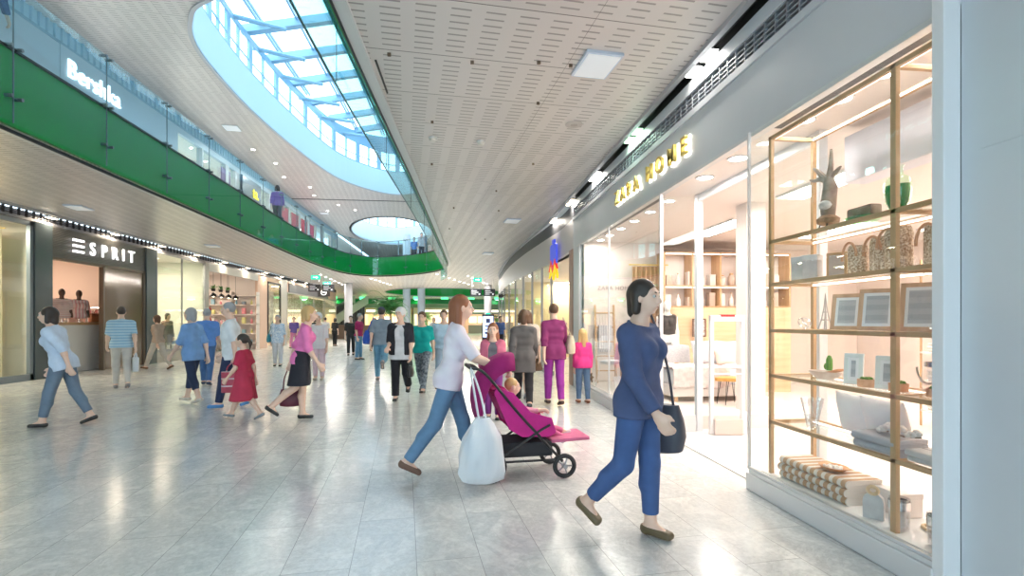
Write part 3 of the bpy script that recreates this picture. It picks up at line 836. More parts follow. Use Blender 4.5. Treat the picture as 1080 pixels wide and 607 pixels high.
        for fo_, ln in ((.029, .072), (.0098, .080), (-.0098, .075), (-.029, .060)):
            p0 = np.array([.086, fo_, .002]); ang = 0
            for sg, lf in enumerate((.42, .33, .25)):
                ang += cu; p1 = p0 + np.array([math.cos(R(ang)), 0, math.sin(R(ang))]) * ln * lf
                hand.append(cap(K(*p0), K(*p1), ff * (1.05 - .1 * sg), ff * (.95 - .1 * sg))); p0 = p1
        p0 = np.array([.028, .022, .004]); p1 = p0 + np.array([.032, .030, .010]); p2 = p1 + np.array([.030, .010, .012])
        hand += [cap(K(*p0), K(*p1), ff * 1.35, ff * 1.15), cap(K(*p1), K(*p2), ff * 1.15, ff * .95)]
        sl = []
        if sleeve > 0:
            f1 = min(1, sleeve / .5)
            sl.append(cap(S0, S0 + (E - S0) * f1, .052 * s, (.052 - .008 * f1) * s, True)); sl.append(ell(S0, np.array([.049, .049, .049]) * s))
            if sleeve > .5: sl.append(cap(E, E + (W - E) * min(1, (sleeve - .5) / .5), .043 * s, .034 * s, True))
        sleeves += sl
    def up(prims):
        o = []
        for p in prims:
            o.append(('c', p[1] + sh, p[2] + sh, *p[3:]) if p[0] == 'c' else ('e', p[1] + sh, *p[2:]))
        return o
    sm = SKIN[skin]
    sub = [ell(p[1] + sh, p[2], p[3]) for p in ([ell(hp(-.031, .098, .006), np.array([.013] * 3) * q), ell(hp(.031, .098, .006), np.array([.013] * 3) * q)] if face and h < .0125 else [])]
    blob('body', [(up(torso + neck + legs + uarm + farm), []), (up(head + neck[:1]), []), (up([p for f in feet for p in f]), []), (up(hand), [])], sm, root, h, 0, .022, .012, sub or None)
    if face and h < .0125:
        for sd in (-1, 1):
            c = hp(sd * .031, .0790, .006) + sh; nrmv = HR @ np.array([0, 1, 0])
            e = MB(); rr = .0115 * q
            M3 = Vector(nrmv).to_track_quat('Z', 'Y').to_matrix()
            pr = [(1e-4, -rr), (rr * .7, -rr * .7), (rr, 0), (rr * .8, rr * .6), (rr * .5, rr * .86)]
            e.lathe(pr, 10, M=M3, caps=False); e.cur = 1; e.lathe([(rr * .5, rr * .86), (rr * .3, rr * .96), (1e-4, rr)], 10, M=M3, caps=False)
            e.xf(Matrix.Translation(Vector(c))); e.build('eye', EYEM, root, True)
    if face and h < .0125:
        lp = MB()
        for zz, rr in ((-.0545, .0048), (-.0625, .0056)): lp.tube([hp(x, .0895 - 14 * x * x, zz) + sh for x in (-.022, -.014, 0, .014, .022)], [.002 * q, rr * q, rr * q * 1.15, rr * q, .002 * q], 8)
        lp.build('lips', LIPM, root, True)
        for sd in (-1, 1):
            MB().tube([hp(sd * x, yy, zz) + sh for x, yy, zz in ((.016, .0895, .027), (.031, .0865, .032), (.046, .075, .027))], [.003 * q, .0042 * q, .002 * q], 6).build('eyebrow', HAIRC['dark' if hairc == 'dark' else 'brown'], root, True)
    # clothes
    zero = sh
    if top:
        hz = .86 + hem
        dn = nrm(T @ np.array([0, 0, -1])); pt = tp(0, 0, hz) + sh
        extra = [] if hem > -.02 else [cap(tp(-.075, -.01, .93), tp(-.085, -.01, hz - .02), .108 * s * fat), cap(tp(.075, -.01, .93), tp(.085, -.01, hz - .02), .108 * s * fat), cap(tp(0, -.01, .93), tp(0, -.01, hz - .02), .11 * s * fat)]
        cuts = [(pt, dn), (tp(0, -.012, 1.425) + sh, nrm(T @ np.array([0, .35, 1])))]
        blob('shirt', [(up(torso + extra), cuts), (up(sleeves), [])] if sleeves else [(up(torso + extra), cuts)], top, root, h, loose * s + h * .35, .03, .03)
    if jacket:
        cuts = [(tp(0, 0, .86 + hem - .03) + sh, nrm(T @ np.array([0, 0, -1]))), (tp(0, -.012, 1.43) + sh, nrm(T @ np.array([0, .5, 1])))]
        openf = [cap(tp(0, .14, .8) + sh, tp(0, .14, 1.45) + sh, .085 * s)]
        o = blob('cardigan', [(up(torso), cuts), (up(sleeves), [])], jacket, root, h, (loose + .014) * s + h * .35, .03, .03, openf)
    if bottom:
        wc = [(tp(0, 0, 1.03) + sh, nrm(T @ np.array([0, 0, 1])))]
        if kind == 'skirt':
            zb = hemz * s
            fb = .5 * (thighs[0][1] + thighs[1][1])
            bx = np.array([0, fb[1] * .6, 0]) + pel * np.array([1, 1, 0])
            pr = [cap(tp(-.07, 0, .95), bx + np.array([-.10, 0, zb - sh[2]]), .108 * s, (.108 + flare) * s * .9), cap(tp(.07, 0, .95), bx + np.array([.10, 0, zb - sh[2]]), .108 * s, (.108 + flare) * s * .9), cap(thighs[0][0], thighs[0][0] + (thighs[0][1] - thighs[0][0]) * .95, .1 * s, .1 * s), cap(thighs[1][0], thighs[1][0] + (thighs[1][1] - thighs[1][0]) * .95, .1 * s, .1 * s)]
            blob('skirt', [(up(torso[:3] + pr), wc + [((0, 0, zb + dz), (0, 0, -1))])], bottom, root, h, .008 + h * .3, .04, .03)
        else:
            pr = []
            for (hj, kn, d1), (k2, an, d2) in zip(thighs, shins):
                wd = P.get('wide', 0)
                if leglen <= .5: pr.append(cap(hj, hj + (kn - hj) * leglen * 2, .088 * s * fat, (.068 + wd) * s * fat, True))
                else:
                    e = kn + (an - kn) * min(1.06, (leglen - .5) * 2)
                    pr += [cap(hj, kn, .088 * s * fat, .060 * s * fat), cap(kn, e, .060 * s * fat, (.045 + wd) * s, True), cap(kn + d2 * .04 * s, kn + d2 * .15 * s - np.array([0, .016 * s, 0]), .05 * s, .054 * s)]
            blob('trousers', [(up([torso[0], torso[1]] + [p for p in torso if p[0] == 'e' and p[1][2] < 1.0 * s] + pr), wc)], bottom, root, h, .007 * s + h * .3, .022, .03)
    if shoes:
        for i in range(2):
            fo = feet[i]; an = shins[i][1]
            FRn = Rx(P['foot'][i]) if not P.get('footdir') else Rx(P['footdir'][i])
            dnv = FRn @ np.array([0, 0, 1])
            cutp = an + FRn @ (np.array([0, 0, -.030]) * s) + sh
            blob('shoe', [(up(fo), [(cutp, nrm(FRn @ np.array([0, .06, 1]))), (an + FRn @ (np.array([0, 0, -.087]) * s) + sh, -dnv)])], shoes, root, min(h, .01), .006 * s + h * .25, .02)
    # hair
    hm = HAIRC[hairc]
    if hair != 'none':
        base = [ell(hp(0, -.024, .034), np.array([.084, .098, .096]) * q, HR)]
        fc = [ell(hp(0, .11, -.035), np.array([.07, .085, .105]) * q, HR)]
        cuts = [(hp(0, 0, -.055) + sh, nrm(HR @ np.array([0, .7, -1])))]
        g = [(up(base), cuts)]
        if hair == 'bob':
            g.append((up([cap(hp(-.06, -.03, .02), hp(-.072, -.03, -.085), .035 * q, .03 * q), cap(hp(.06, -.03, .02), hp(.072, -.03, -.085), .035 * q, .03 * q), cap(hp(0, -.07, .02), hp(0, -.075, -.09), .06 * q, .05 * q)]), []))
        if hair == 'long':
            g.append((up([cap(hp(-.05, -.045, .02), hp(-.075, -.05, -.17), .042 * q, .035 * q), cap(hp(.05, -.045, .02), hp(.075, -.05, -.17), .042 * q, .035 * q), cap(hp(0, -.075, .02), hp(0, -.09, -.23), .062 * q, .045 * q)]), []))
        if hair == 'bun':
            g.append((up([ell(hp(0, -.115, .05), np.array([.045] * 3) * q)]), []))
        if hair == 'pony':
            g.append((up([cap(hp(0, -.10, .06), hp(0, -.155, -.04), .03 * q, .028 * q), cap(hp(0, -.155, -.04), hp(0, -.14, -.15), .028 * q, .012 * q)]), []))
        if hair == 'puffy':
            g.append((up([ell(hp(0, -.03, .045), np.array([.098, .105, .10]) * q, HR)]), cuts))
        blob('hair', g, hm, root, min(h, .010), 0, .02, .02, up(fc))
    if cap_m:
        cp = MB().lathe([(.092 * q, -.01), (.094 * q, .03), (.08 * q, .07), (.045 * q, .098), (1e-3, .105 * q)], 20)
        cp.prism([(-.06, .07), (-.05, .15), (0, .17), (.05, .15), (.06, .07)], -.012, 0)
        cp.xf(Matrix.Translation(Vector(hp(0, -.012, .045) + sh)) @ Matrix(HR.tolist()).to_4x4())
        cp.build('cap', cap_m, root, True)
    root['wrists'] = [list(map(float, w_ + sh)) for w_ in wrists]
    WR[root.name] = [Vector(w_ + sh) for w_ in wrists]
    JT[root.name] = dict(sho=[Vector(tp(sd * sw, -.012, 1.43) + sh) for sd in (-1, 1)], hip=[Vector(tp(sd * .2, -.02, .95) + sh) for sd in (-1, 1)], pel=Vector(pel + sh))
    del root['wrists']
    return root
WR = {}; JT = {}
def world(root, v):
    return Matrix.Rotation(root.rotation_euler[2], 4, 'Z').to_3x3() @ Vector(v) + Vector(root.location)

def handbag(label, root, side, m, w_=.30, hgt=.24, d=.12, drop=.30, cat='bag', name='shoulder_bag', strap_m=None, at_hand=False, shape='soft', fwd=0.0, out=.10):
    sd = -1 if side == 0 else 1
    if at_hand: topp = WR[root.name][side] + Vector((0, .0, -.07)); bot = topp.z - drop
    else: topp = JT[root.name]['sho'][side] + Vector((0, 0, .035)); bot = topp.z - drop
    ctr = Vector((topp.x + sd * (out if not at_hand else 0), topp.y + fwd, bot))
    t = thing(name, label, cat, world(root, (ctr.x, ctr.y, max(.02, ctr.z - hgt))), root.rotation_euler[2])
    z0 = 0
    b = MB()
    prof = [(.0, .55, .75), (.05, .9, 1), (.35, 1.0, 1.12), (.7, .94, .9), (1.0, .80, .45)] if shape == 'soft' else [(.0, .97, .97), (.03, 1, 1), (.97, 1, 1), (1.0, .99, .97)]
    n = 20; rings = []
    for (f, a, c) in prof:
        rings.append([(d / 2 * c * (abs(math.cos(u)) ** .6) * (1 if math.cos(u) > 0 else -1), w_ / 2 * a * (abs(math.sin(u)) ** .6) * (1 if math.sin(u) > 0 else -1), f * hgt) for u in [2 * PI * k / n for k in range(n)]])
    vs = [p for r_ in rings for p in r_]; fs = []
    for i in range(len(rings) - 1):
        for k in range(n): fs.append((i * n + k, i * n + (k + 1) % n, (i + 1) * n + (k + 1) % n, (i + 1) * n + k))
    fs += [tuple(range(n))[::-1], tuple((len(rings) - 1) * n + k for k in range(n))]
    b.add(vs, fs).build('bag_body', m, t, True)
    tz = topp.z - (ctr.z - hgt) if ctr.z - hgt > .02 else topp.z - .02
    dx = topp.x - ctr.x; dy = topp.y - ctr.y
    sm = strap_m or m
    for o_ in (-1, 1) if at_hand else (1,):
        s_ = MB(); x_ = o_ * d * .2 if at_hand else 0
        pts = [(x_, -w_ * .32, hgt * .93), (x_ * .6 + dx * .6, -w_ * .26 + dy * .4, hgt + (tz - hgt) * .5), (dx * 1.0, dy * .9 - .02, tz), (dx, dy * .9 + .02, tz), (x_ * .6 + dx * .6, w_ * .26 + dy * .4, hgt + (tz - hgt) * .5), (x_, w_ * .32, hgt * .93)]
        s_.tube(crom(pts, 4), .009, 6).build('handle' if at_hand else 'strap', sm, t, True)
    return t

# ================================================================== RIGHT SHOP
# room shell
SF = noisy('bright_shop_floor', (.84, .79, .75), (.88, .84, .80), 3, .25)
struct(MB().box(2.64, 9.4, 1.9, 11.3, .0, .012).build('floor_shop', SF))
zc = MB().box(2.62, 9.4, 1.9, 11.3, 3.12, 3.2)
struct(zc.build('ceiling_shop', SHOPW))
struct(MB().box(9.4, 9.5, 1.9, 11.3, 0, 3.2).box(2.72, 9.4, 11.2, 11.3, 0, 3.2).box(2.9, 9.4, 1.8, 1.9, 0, 3.2).build('wall_shop_back', WARMW))
struct(MB().box(2.64, 4.3, 10.55, 10.62, .2, 3.12).build('wall_shop_side', SHOPW), 'pale end wall of the display window')
struct(MB().box(4.02, 4.30, 6.78, 7.06, 0, 3.12).box(4.00, 4.32, 6.76, 7.08, 0, .14).build('wall_shop_column', SHOPW))
# plinths, frames
LF = mat('light_frame', (.74, .74, .75), .35, .2)
pl = MB().rbox(2.49, 3.04, 2.46, 4.22, 0, .145, .01).rbox(2.505, 3.03, 2.47, 4.20, .145, .175, .006)
struct(pl.build('trim_22', LF), 'pale plinth below the display case')
struct(MB().rbox(2.50, 2.66, 2.40, 2.47, 0, 3.16, .008).build('trim_23', mat('white_frame', (.86, .86, .88), .35)))
struct(MB().rbox(2.585, 2.66, 2.47, 11.0, 3.085, 3.12, .004).build('trim_24', LF))
struct(MB().box(2.50, 2.66, 6.30, 10.78, 0, .15).rbox(2.52, 2.64, 6.30, 10.78, .15, .19, .006).box(2.57, 2.63, 10.70, 10.76, .15, 3.1).box(2.58, 2.62, 6.33, 6.36, .19, 3.1).box(2.60, 3.11, 6.42, 6.52, 0, .22)
       .box(2.588, 2.612, 8.62, 8.64, .19, 3.1).build('window_11', LF), 'frame of the big display window')
struct(MB().rbox(3.12, 3.20, 6.42, 6.50, 0, 3.12, .006).box(3.14, 3.18, 4.2, 6.45, 3.03, 3.12).rbox(3.12, 3.20, 4.14, 4.20, 0, 3.12, .006).build('door_1', mat('white_frame')), 'white door frame of the shop entrance')
w11 = bpy.data.objects['window_11']
MB().box(2.596, 2.604, 6.36, 10.70, .19, 3.09).box(2.61, 3.12, 6.44, 6.448, .2, 3.09).build('pane', GLASS, w11)
w12 = struct(MB().box(2.52, 2.545, 2.47, 4.24, .17, .19).box(2.52, 2.545, 4.225, 4.24, .17, 3.1).build('window_12', LF), 'glazing of the display case')
MB().box(2.528, 2.536, 2.47, 4.23, .19, 3.09).box(2.55, 3.12, 4.225, 4.233, .19, 3.09).build('pane', GLASS, w12)
struct(MB().box(2.66, 5.2, 6.55, 10.55, .0, .19).build('trim_25', SHOPW), 'raised window floor')

# ceiling track strips and downlights above the window and the case
for k, (x0, x1, y0, y1) in enumerate(((2.66, 2.74, 2.5, 4.1), (2.66, 2.74, 6.6, 10.3))):
    t = thing('lighting_track', 'dark lighting slot in the shop ceiling above the %s' % ('shelf display case' if k == 0 else 'big display window'), 'lighting track', (0, 0, 0))
    MB().box(x0, x1, y0, y1, 3.095, 3.118).build('track', DARK, t)
def downlight(x, y, z, label, group, r=.075, power=30, colr=(1, .92, .85), m=LAMPW, cat='downlight'):
    t = thing('downlight', label, cat, (x, y, z), 0, group)
    MB().lathe([(r, -.012), (r * 1.25, -.01), (r * 1.25, 0), (r, 0)], 18, caps=False).build('trim_ring', WHITE, t, True)
    MB().lathe([(1e-3, -.006), (r, -.006)], 18).build('lamp_lens', m, t)
    if power: area_light('lamp', (0, 0, -.02), r * 1.6, r * 1.6, power, colr, parent=t)
    return t
k = 0
for y in (2.75, 3.15, 3.55, 3.95):
    downlight(2.85, y, 3.118, 'round downlight above the shelf display case, %s in its row' % ORD[k], 'downlights over the display case', .07, 0); k += 1
for k, y in enumerate((6.8, 7.5, 8.2, 8.9, 9.6, 10.2)):
    downlight(2.9, y, 3.118, 'round downlight above the big display window, %s in its row' % ORD[k], 'downlights over the display window', .07, 9)
for k, y in enumerate((4.95, 5.65)):
    downlight(2.84, y, 3.118, 'round recessed downlight in the white entrance soffit, %s one' % ('nearer' if k == 0 else 'farther'), 'entrance soffit downlights', .085, 30)
for i, (x, y) in enumerate([(4.4, 3.2), (4.4, 5.6), (4.6, 8.6), (6.6, 3.2), (6.6, 5.6), (6.8, 8.6), (8.4, 4.4), (8.4, 7.6)]):
    t = thing('ceiling_light', 'long white ceiling light inside the home goods shop, %s from the door' % ORD[i], 'ceiling light', (x, y, 3.118), 0, 'ceiling lights of the home goods shop')
    MB().box(-.2, .2, -.8, .8, -.03, 0).build('frame', WHITE, t)
    MB().box(-.17, .17, -.77, .77, -.04, -.03).build('diffuser', LAMPW, t)
    area_light('lamp', (0, 0, -.05), .34, 1.5, 24, (1, .88, .80), parent=t)

# letters on the fascia
sg = thing('shop_sign', 'brass backlit letters reading ZARA HOME on the grey fascia', 'sign', (2.55, 6.72, 3.345), R(-90))
HALO = mat('letter_halo', (1, 1, 1), .4, emit=(1, .93, .80), es=5)
lx = -1.43
for chs, wd in (('Z', .25), ('A', .31), ('R', .29), ('A', .31), (' ', .20), ('H', .33), ('O', .36), ('M', .40), ('E', .26)):
    if chs != ' ':
        a = text_mesh('letter', chs, .285, .022, GOLD, sg, (lx + wd / 2, .0, 0), (R(90), 0, 0), bold=.002, sx=1.05)
        b = text_mesh('backlight', chs, .285, .004, HALO, sg, (lx + wd / 2, .036, 0), (R(90), 0, 0), bold=.012, sx=1.05)
    lx += wd

# the shelf case: front uprights, rear posts, shelves, light strips
CX0, CX1, CY0, CY1 = 2.60, 3.01, 2.49, 4.06
ZS = [.18, .60, .985, 1.36, 1.745, 2.10, 2.97]
case = thing('display_shelf', 'tall pale oak display shelf unit behind glass on the right', 'shelf unit', (2.80, 3.28, .175))
LC = lambda x, y, z: (x - 2.80, y - 3.28, z - .175)
def cbox(b, x0, x1, y0, y1, z0, z1, r=.003):
    p, q = LC(x0, y0, z0), LC(x1, y1, z1); return b.rbox(p[0], q[0], p[1], q[1], p[2], q[2], r)
for (y0, y1) in ((CY1 - .035, CY1), (2.80, 2.84), (CY0, CY0 + .03)):
    cbox(MB(), CX0, CX0 + .03, y0, y1, .18, 3.0).build('upright', OAKZ, case)
    cbox(MB(), CX1 - .03, CX1, y0, y1, .18, 3.0).build('upright', OAKZ, case)
for i, z in enumerate(ZS):
    if i == 0:
        cbox(MB(), CX0 - .03, CX1 + .0, CY0, CY1 + .05, .172, .185).build('base_panel', mat('white_board', (.9, .88, .87), .4), case); continue
    f = MB()
    cbox(f, CX0, CX0 + .03, CY0, CY1, z, z + .03); cbox(f, CX1 - .03, CX1, CY0, CY1, z, z + .03)
    for (y0, y1) in ((CY1 - .03, CY1), (2.805, 2.835), (CY0, CY0 + .03)): cbox(f, CX0, CX1, y0, y1, z, z + .03)
    sf = f.build('shelf_frame', OAK, case)
    if z < 2.9: cbox(MB(), CX0 + .01, CX1 - .01, CY0 + .01, CY1 - .01, z + .012, z + .026).build('shelf_glass', GLASS, sf)
    s_ = MB()
    cbox(s_, CX0 + .032, CX0 + .040, CY0 + .04, CY1 - .04, z + .004, z + .014, .001); cbox(s_, CX1 - .040, CX1 - .032, CY0 + .04, CY1 - .04, z + .004, z + .014, .001)
    s_.build('light_strip', LED, sf)
ST = {z: z + .03 for z in ZS}; ST[.18] = .186

# --- goods in the case
G1 = 'goods in the shelf display case'
DRIFT = noisy('driftwood', (.24, .17, .14), (.42, .33, .27), 9, .8, bump=.4)
t = thing('driftwood_sculpture', 'antlered driftwood figure on a wire stand, top left of the display shelves', 'sculpture', (2.80, 3.62, 2.13))
MB().tube([(0, .0, .09), (.0, .0, .2), (.01, -.01, .34), (0, 0, .42)], [.045, .055, .05, .035], 10).build('trunk', DRIFT, t, True)
a = MB()
for p in ([(0, 0, .38), (-.01, .06, .42), (0, .15, .43), (0, .2, .45)], [(0, 0, .38), (.02, -.05, .44), (0, -.13, .46)], [(0, -.01, .4), (0, -.03, .5), (0, -.035, .62)], [(0, .02, .4), (-.02, .08, .48), (-.02, .13, .52)]):
    a.tube(crom(p, 4), [.028 - .02 * k / (4 * (len(p) - 1)) for k in range(4 * (len(p) - 1) + 1)], 8)
a.build('antler', DRIFT, t, True)
MB().ball((-.03, -.01, .2), .045, .05, .04, 12).build('shell', noisy('shell_white', (.75, .72, .7), (.5, .48, .47), 20, .6), t, True)
MB().lathe([(.05, .055), (.075, .07), (.08, .1), (.05, .125)], 16).build('base_log', noisy('bark', (.22, .12, .07), (.38, .24, .15), 14, .8, bump=.4), t, True)
lg_ = MB()
for dx, dy in ((-.05, -.05), (-.05, .05), (.05, 0)): lg_.tube([(dx, dy, 0), (dx * .7, dy * .7, .07)], .005, 6)
lg_.build('leg', BLACK, t)
t = thing('bottle_vase', 'clear vase part filled with green liquid on the top display shelf', 'vase', (2.78, 2.98, 2.13))
MB().lathe([(.028, 0), (.03, .01), (.058, .08), (.068, .15), (.066, .20), (.052, .235), (.03, .25), (.025, .29), (.034, .31)], 24, sy=1.2, caps=False).build('glass_body', glass('vase_glass', (.82, .95, .85), .08), t, True)
MB().lathe([(.026, .012), (.052, .08), (.061, .15), (.06, .185)], 24, sy=1.2).build('green_liquid', mat('green_liquid', (.01, .22, .05), .1), t, True)
t = thing('wooden_trough', 'rough wooden block with green glass tray between figure and green vase', 'ornament', (2.80, 3.28, 2.13))
MB().rbox(-.04, .05, -.11, .11, .03, .12, .02).build('wood_block', DRIFT, t)
MB().lathe([(.05, 0), (.085, .02), (.1, .045)], 18, sy=1.3, caps=False).build('glass_tray', glass('green_glass', (.2, .75, .3), .1), t, True)
for i, (y, c) in enumerate(((3.86, (.62, .60, .58)), (3.74, (.55, .52, .52)))):
    t = thing('fabric_box', ('pale grey upright box at the left of the second shelf' if i == 0 else 'grey upright box with a white flower print beside the oak frame'), 'box', (2.76, y, ST[1.745]), R(20 + i * 14))
    MB().rbox(-.06, .06, -.055, .055, 0, .19 - .0 * i, .006).build('box_body', noisy('felt%d' % i, c, tuple(v * .9 for v in c), 30, .8), t)
    MB().rbox(-.063, .063, -.058, .058, .15, .195, .006).build('lid', noisy('felt_lid', (.72, .70, .69), (.66, .64, .63), 30, .8), t)
t = thing('small_picture', 'small oak frame standing behind the grey boxes', 'frame', (2.86, 3.60, ST[1.745]), R(25))
MB().rbox(-.012, .012, -.075, .075, 0, .20, .004).build('frame', OAKZ, t); MB().box(-.0145, -.012, -.055, .055, .02, .18).build('panel', mat('grey_card', (.5, .42, .38), .7), t)
t = thing('small_picture', 'narrow oak edged panel at the far left of the second shelf', 'frame', (2.95, 3.97, ST[1.745]), R(10))
MB().rbox(-.012, .012, -.05, .05, 0, .21, .004).build('frame', OAKZ, t); MB().box(-.0145, -.012, -.03, .03, .02, .19).build('panel', mat('grey_card2', (.62, .57, .54), .7), t)
WICK = noisy('wicker', (.34, .20, .11), (.84, .70, .55), 90, .7, detail=2)
for i, (x, y, hh, r) in enumerate(((2.76, 3.28, .20, .062), (2.80, 3.12, .235, .07), (2.76, 2.95, .27, .075), (2.80, 2.72, .25, .07))):
    t = thing('rattan_lantern', ['smallest woven lantern with a tan rope handle, left of its row', 'second woven lantern with a rope handle on the display shelf', 'tallest woven lantern, just left of the oak upright', 'woven lantern right of the oak upright on the display shelf'][i], 'lantern', (x, y, ST[1.745]), 0, None)
    MB().lathe([(r * .9, 0), (r, .02), (r, hh * .85), (r * .86, hh), (r * .8, hh)], 22, caps=False).lathe([(1e-3, .004), (r * .9, .004)], 22).build('woven_body', WICK, t, True)
    MB().tube([(r * .9 * math.cos(a) * .0 - r - .005, r * 1.05 * math.cos(a), hh * .55 + .11 * math.sin(a) * 1.0) for a in [PI * k / 12 - .1 for k in range(13)]], .0085, 8).build('rope_handle', mat('tan_rope', (.62, .34, .20), .7), t, True)
t = thing('coral_ornament', 'white branching coral ornament at the right of the second shelf', 'ornament', (2.80, 2.58, ST[1.745]))
cb = MB().lathe([(.035, 0), (.03, .02), (.012, .03)], 12)
for p in ([(0, 0, .02), (0, .03, .09), (0, .07, .11)], [(0, 0, .02), (.01, -.02, .10), (0, -.06, .15)], [(0, 0, .03), (0, .005, .12), (0, .02, .2)], [(0, .03, .08), (0, .05, .15)]): cb.tube(p, [.014 - .004 * k for k in range(len(p))], 7)
cb.build('branches', mat('coral_white', (.88, .86, .88), .5), t, True)

def photo_frame(label, x, y, z, wf, hf, fm, rz=0, tilt=14, name='picture_frame'):
    t = thing(name, label, 'picture frame', (x, y, z), rz)
    M = Matrix.Rotation(R(tilt), 4, 'Y')
    b = .028
    f = MB()
    for (a0, a1, c0, c1) in ((-wf / 2, wf / 2, 0, b), (-wf / 2, wf / 2, hf - b, hf), (-wf / 2, -wf / 2 + b, b, hf - b), (wf / 2 - b, wf / 2, b, hf - b)):
        f.rbox(-.01, .01, a0, a1, c0, c1, .003, M)
    f.build('frame', fm, t)
    MB().box(-.006, -.004, -wf / 2 + b, wf / 2 - b, b, hf - b, M=M).build('mount', mat('white_mount', (.86, .86, .88), .5), t)
    MB().box(-.0085, -.006, -wf / 2 + b + .018, wf / 2 - b - .018, b + .022, hf - b - .022, M=M).build('print', striped('grey_print', (.46, .48, .52), (.56, .57, .60), .07, .5, 2, .3), t)
    MB().add([M @ Vector(v) for v in [(.01, -.02, hf * .7), (.01, .02, hf * .7)]] + [Vector((.13, -.02, .0)), Vector((.13, .02, .0)), Vector((.135, -.02, .0)), Vector((.135, .02, 0))], [(0, 1, 3, 2), (2, 3, 5, 4), (0, 1, 5, 4)]).build('stand', BLACK, t)
    return t
OF = wood('oak_frame', (.55, .33, .2), (.68, .45, .3), 2)
photo_frame('left of three large oak picture frames on the middle shelf', 2.78, 3.42, ST[1.36], .20, .27, OF, R(34))
photo_frame('middle one of three large oak picture frames, left of the upright', 2.78, 3.15, ST[1.36], .22, .29, OF, R(34))
photo_frame('large oak picture frame right of the oak upright, easel back showing', 2.80, 2.84, ST[1.36], .22, .31, OF, R(34))
t = thing('glass_knot', 'clear glass knot ornament at the left of the middle shelf', 'ornament', (2.76, 3.83, ST[1.36] + .05))
kn = MB()
for q_ in range(3): kn.tube([(Matrix.Rotation(q_ * PI / 3, 3, 'Z') @ Matrix.Rotation(R(60), 3, 'X')) @ Vector((.048 * math.cos(a), .048 * math.sin(a), 0)) for a in [2 * PI * k / 20 for k in range(20)]], .004, 6, True)
kn.build('rings', glass('knot_glass', (.86, .84, .85), .25), t, True)
t = thing('tower_figurine', 'slim clear lattice tower figurine on the middle shelf', 'ornament', (2.84, 3.70, ST[1.36]))
tw = MB()
for sx_, sy_ in ((-1, -1), (-1, 1), (1, -1), (1, 1)): tw.tube([(.035 * sx_, .035 * sy_, 0), (.02 * sx_, .02 * sy_, .07), (.008 * sx_, .008 * sy_, .16), (0, 0, .28)], [.006, .005, .004, .002], 6)
for z, r in ((.07, .024), (.13, .013)): tw.box(-r, r, -r, r, z, z + .008)
tw.build('lattice', mat('pewter', (.5, .5, .52), .3, .7), t)
t = thing('serving_tray', 'stack of silver trays at the right of the middle shelf', 'tray', (2.80, 2.60, ST[1.36]))
MB().rbox(-.09, .09, -.075, .075, 0, .014, .006).build('lower_tray', mat('silver', (.7, .72, .72), .25, .8), t)
MB().rbox(-.10, .10, -.085, .085, .018, .03, .006).rbox(-.09, .09, -.07, .07, .014, .018).build('upper_tray', mat('silver'), t)
for i, y in enumerate((2.70, 2.56)):
    t = thing('candle_holder', 'tall clear glass candle holder %s behind the silver trays' % ('left' if i == 0 else 'right'), 'candle holder', (2.92, y, ST[1.36]))
    MB().lathe([(.04, 0), (.04, .006), (.008, .02), (.008, .1), (.035, .11), (.038, .2)], 18, caps=False).build('glass_stem', glass('thick_glass', (.9, .9, .92), .15), t, True)
    MB().lathe([(.018, .115), (.018, .17)], 12).build('candle', mat('wax', (.9, .87, .82), .5), t, True)
# level .985
GB = noisy('bowl_wood', (.62, .48, .40), (.80, .68, .60), 9, .6, bump=.2)
t = thing('wooden_bowl', 'long shallow wooden bowl holding an orange wooden scoop', 'bowl', (2.76, 3.60, ST[.985]), R(4))
MB().lathe([(.012, .0), (.05, .004), (.082, .03), (.1, .062), (.094, .062), (.075, .034), (.03, .014), (1e-3, .012)], 26, sx=.75, sy=1.5, caps=False).build('bowl_body', GB, t, True)
t = thing('wooden_scoop', 'orange wooden scoop lying in the long wooden bowl', 'scoop', (2.76, 3.54, ST[.985] + .05), R(4))
MB().rbox(-.03, .03, -.1, .1, 0, .016, .006, Matrix.Rotation(R(-16), 4, 'X')).build('scoop_body', mat('orange_wood', (.66, .30, .14), .5), t)
CACT = striped('cactus_green', (.10, .30, .04), (.20, .42, .08), .012, .5, 0, .6)
t = thing('cactus', 'columnar green cactus in a round white pot behind the wooden bowl', 'cactus', (2.88, 3.71, ST[.985]))
MB().lathe([(.03, 0), (.045, .02), (.048, .05), (.044, .055)], 20).build('pot', mat('white_pot', (.82, .80, .78), .5), t, True)
MB().lathe([(.02, .05), (.024, .08), (.023, .14), (.012, .17), (1e-3, .175)], 12).build('stem', CACT, t, True)
MB().ball((0, .03, .085), .02, .02, .028).build('side_shoot', CACT, t, True)
WF = mat('white_glass_frame', (.82, .86, .84), .2)
photo_frame('narrow white glass photo frame, left one on the cactus shelf', 2.74, 3.30, ST[.985], .12, .215, WF, R(30), 6, 'photo_frame')
photo_frame('narrow white glass photo frame right behind the small cork planters', 2.74, 3.02, ST[.985], .13, .215, WF, R(30), 6, 'photo_frame')
CORK = noisy('cork', (.62, .34, .20), (.72, .44, .28), 40, .8)
def cork_pot(label, x, y, r=.052):
    t = thing('cactus_planter', label, 'planter', (x, y, ST[.985]))
    MB().lathe([(r, 0), (r + .001, .05), (r - .008, .052), (r - .008, .044), (1e-3, .044)], 24).build('pot', CORK, t, True)
    c = MB()
    for k in range(9):
        a = k * 2.4; rr = (r - .018) * math.sqrt((k + .5) / 9)
        c.ball((rr * math.cos(a), rr * math.sin(a), .05), .013, .013, .017, 8)
    c.build('cacti', CACT, t, True)
cork_pot('cork planter of little cacti in front of the left photo frame', 2.72, 3.16)
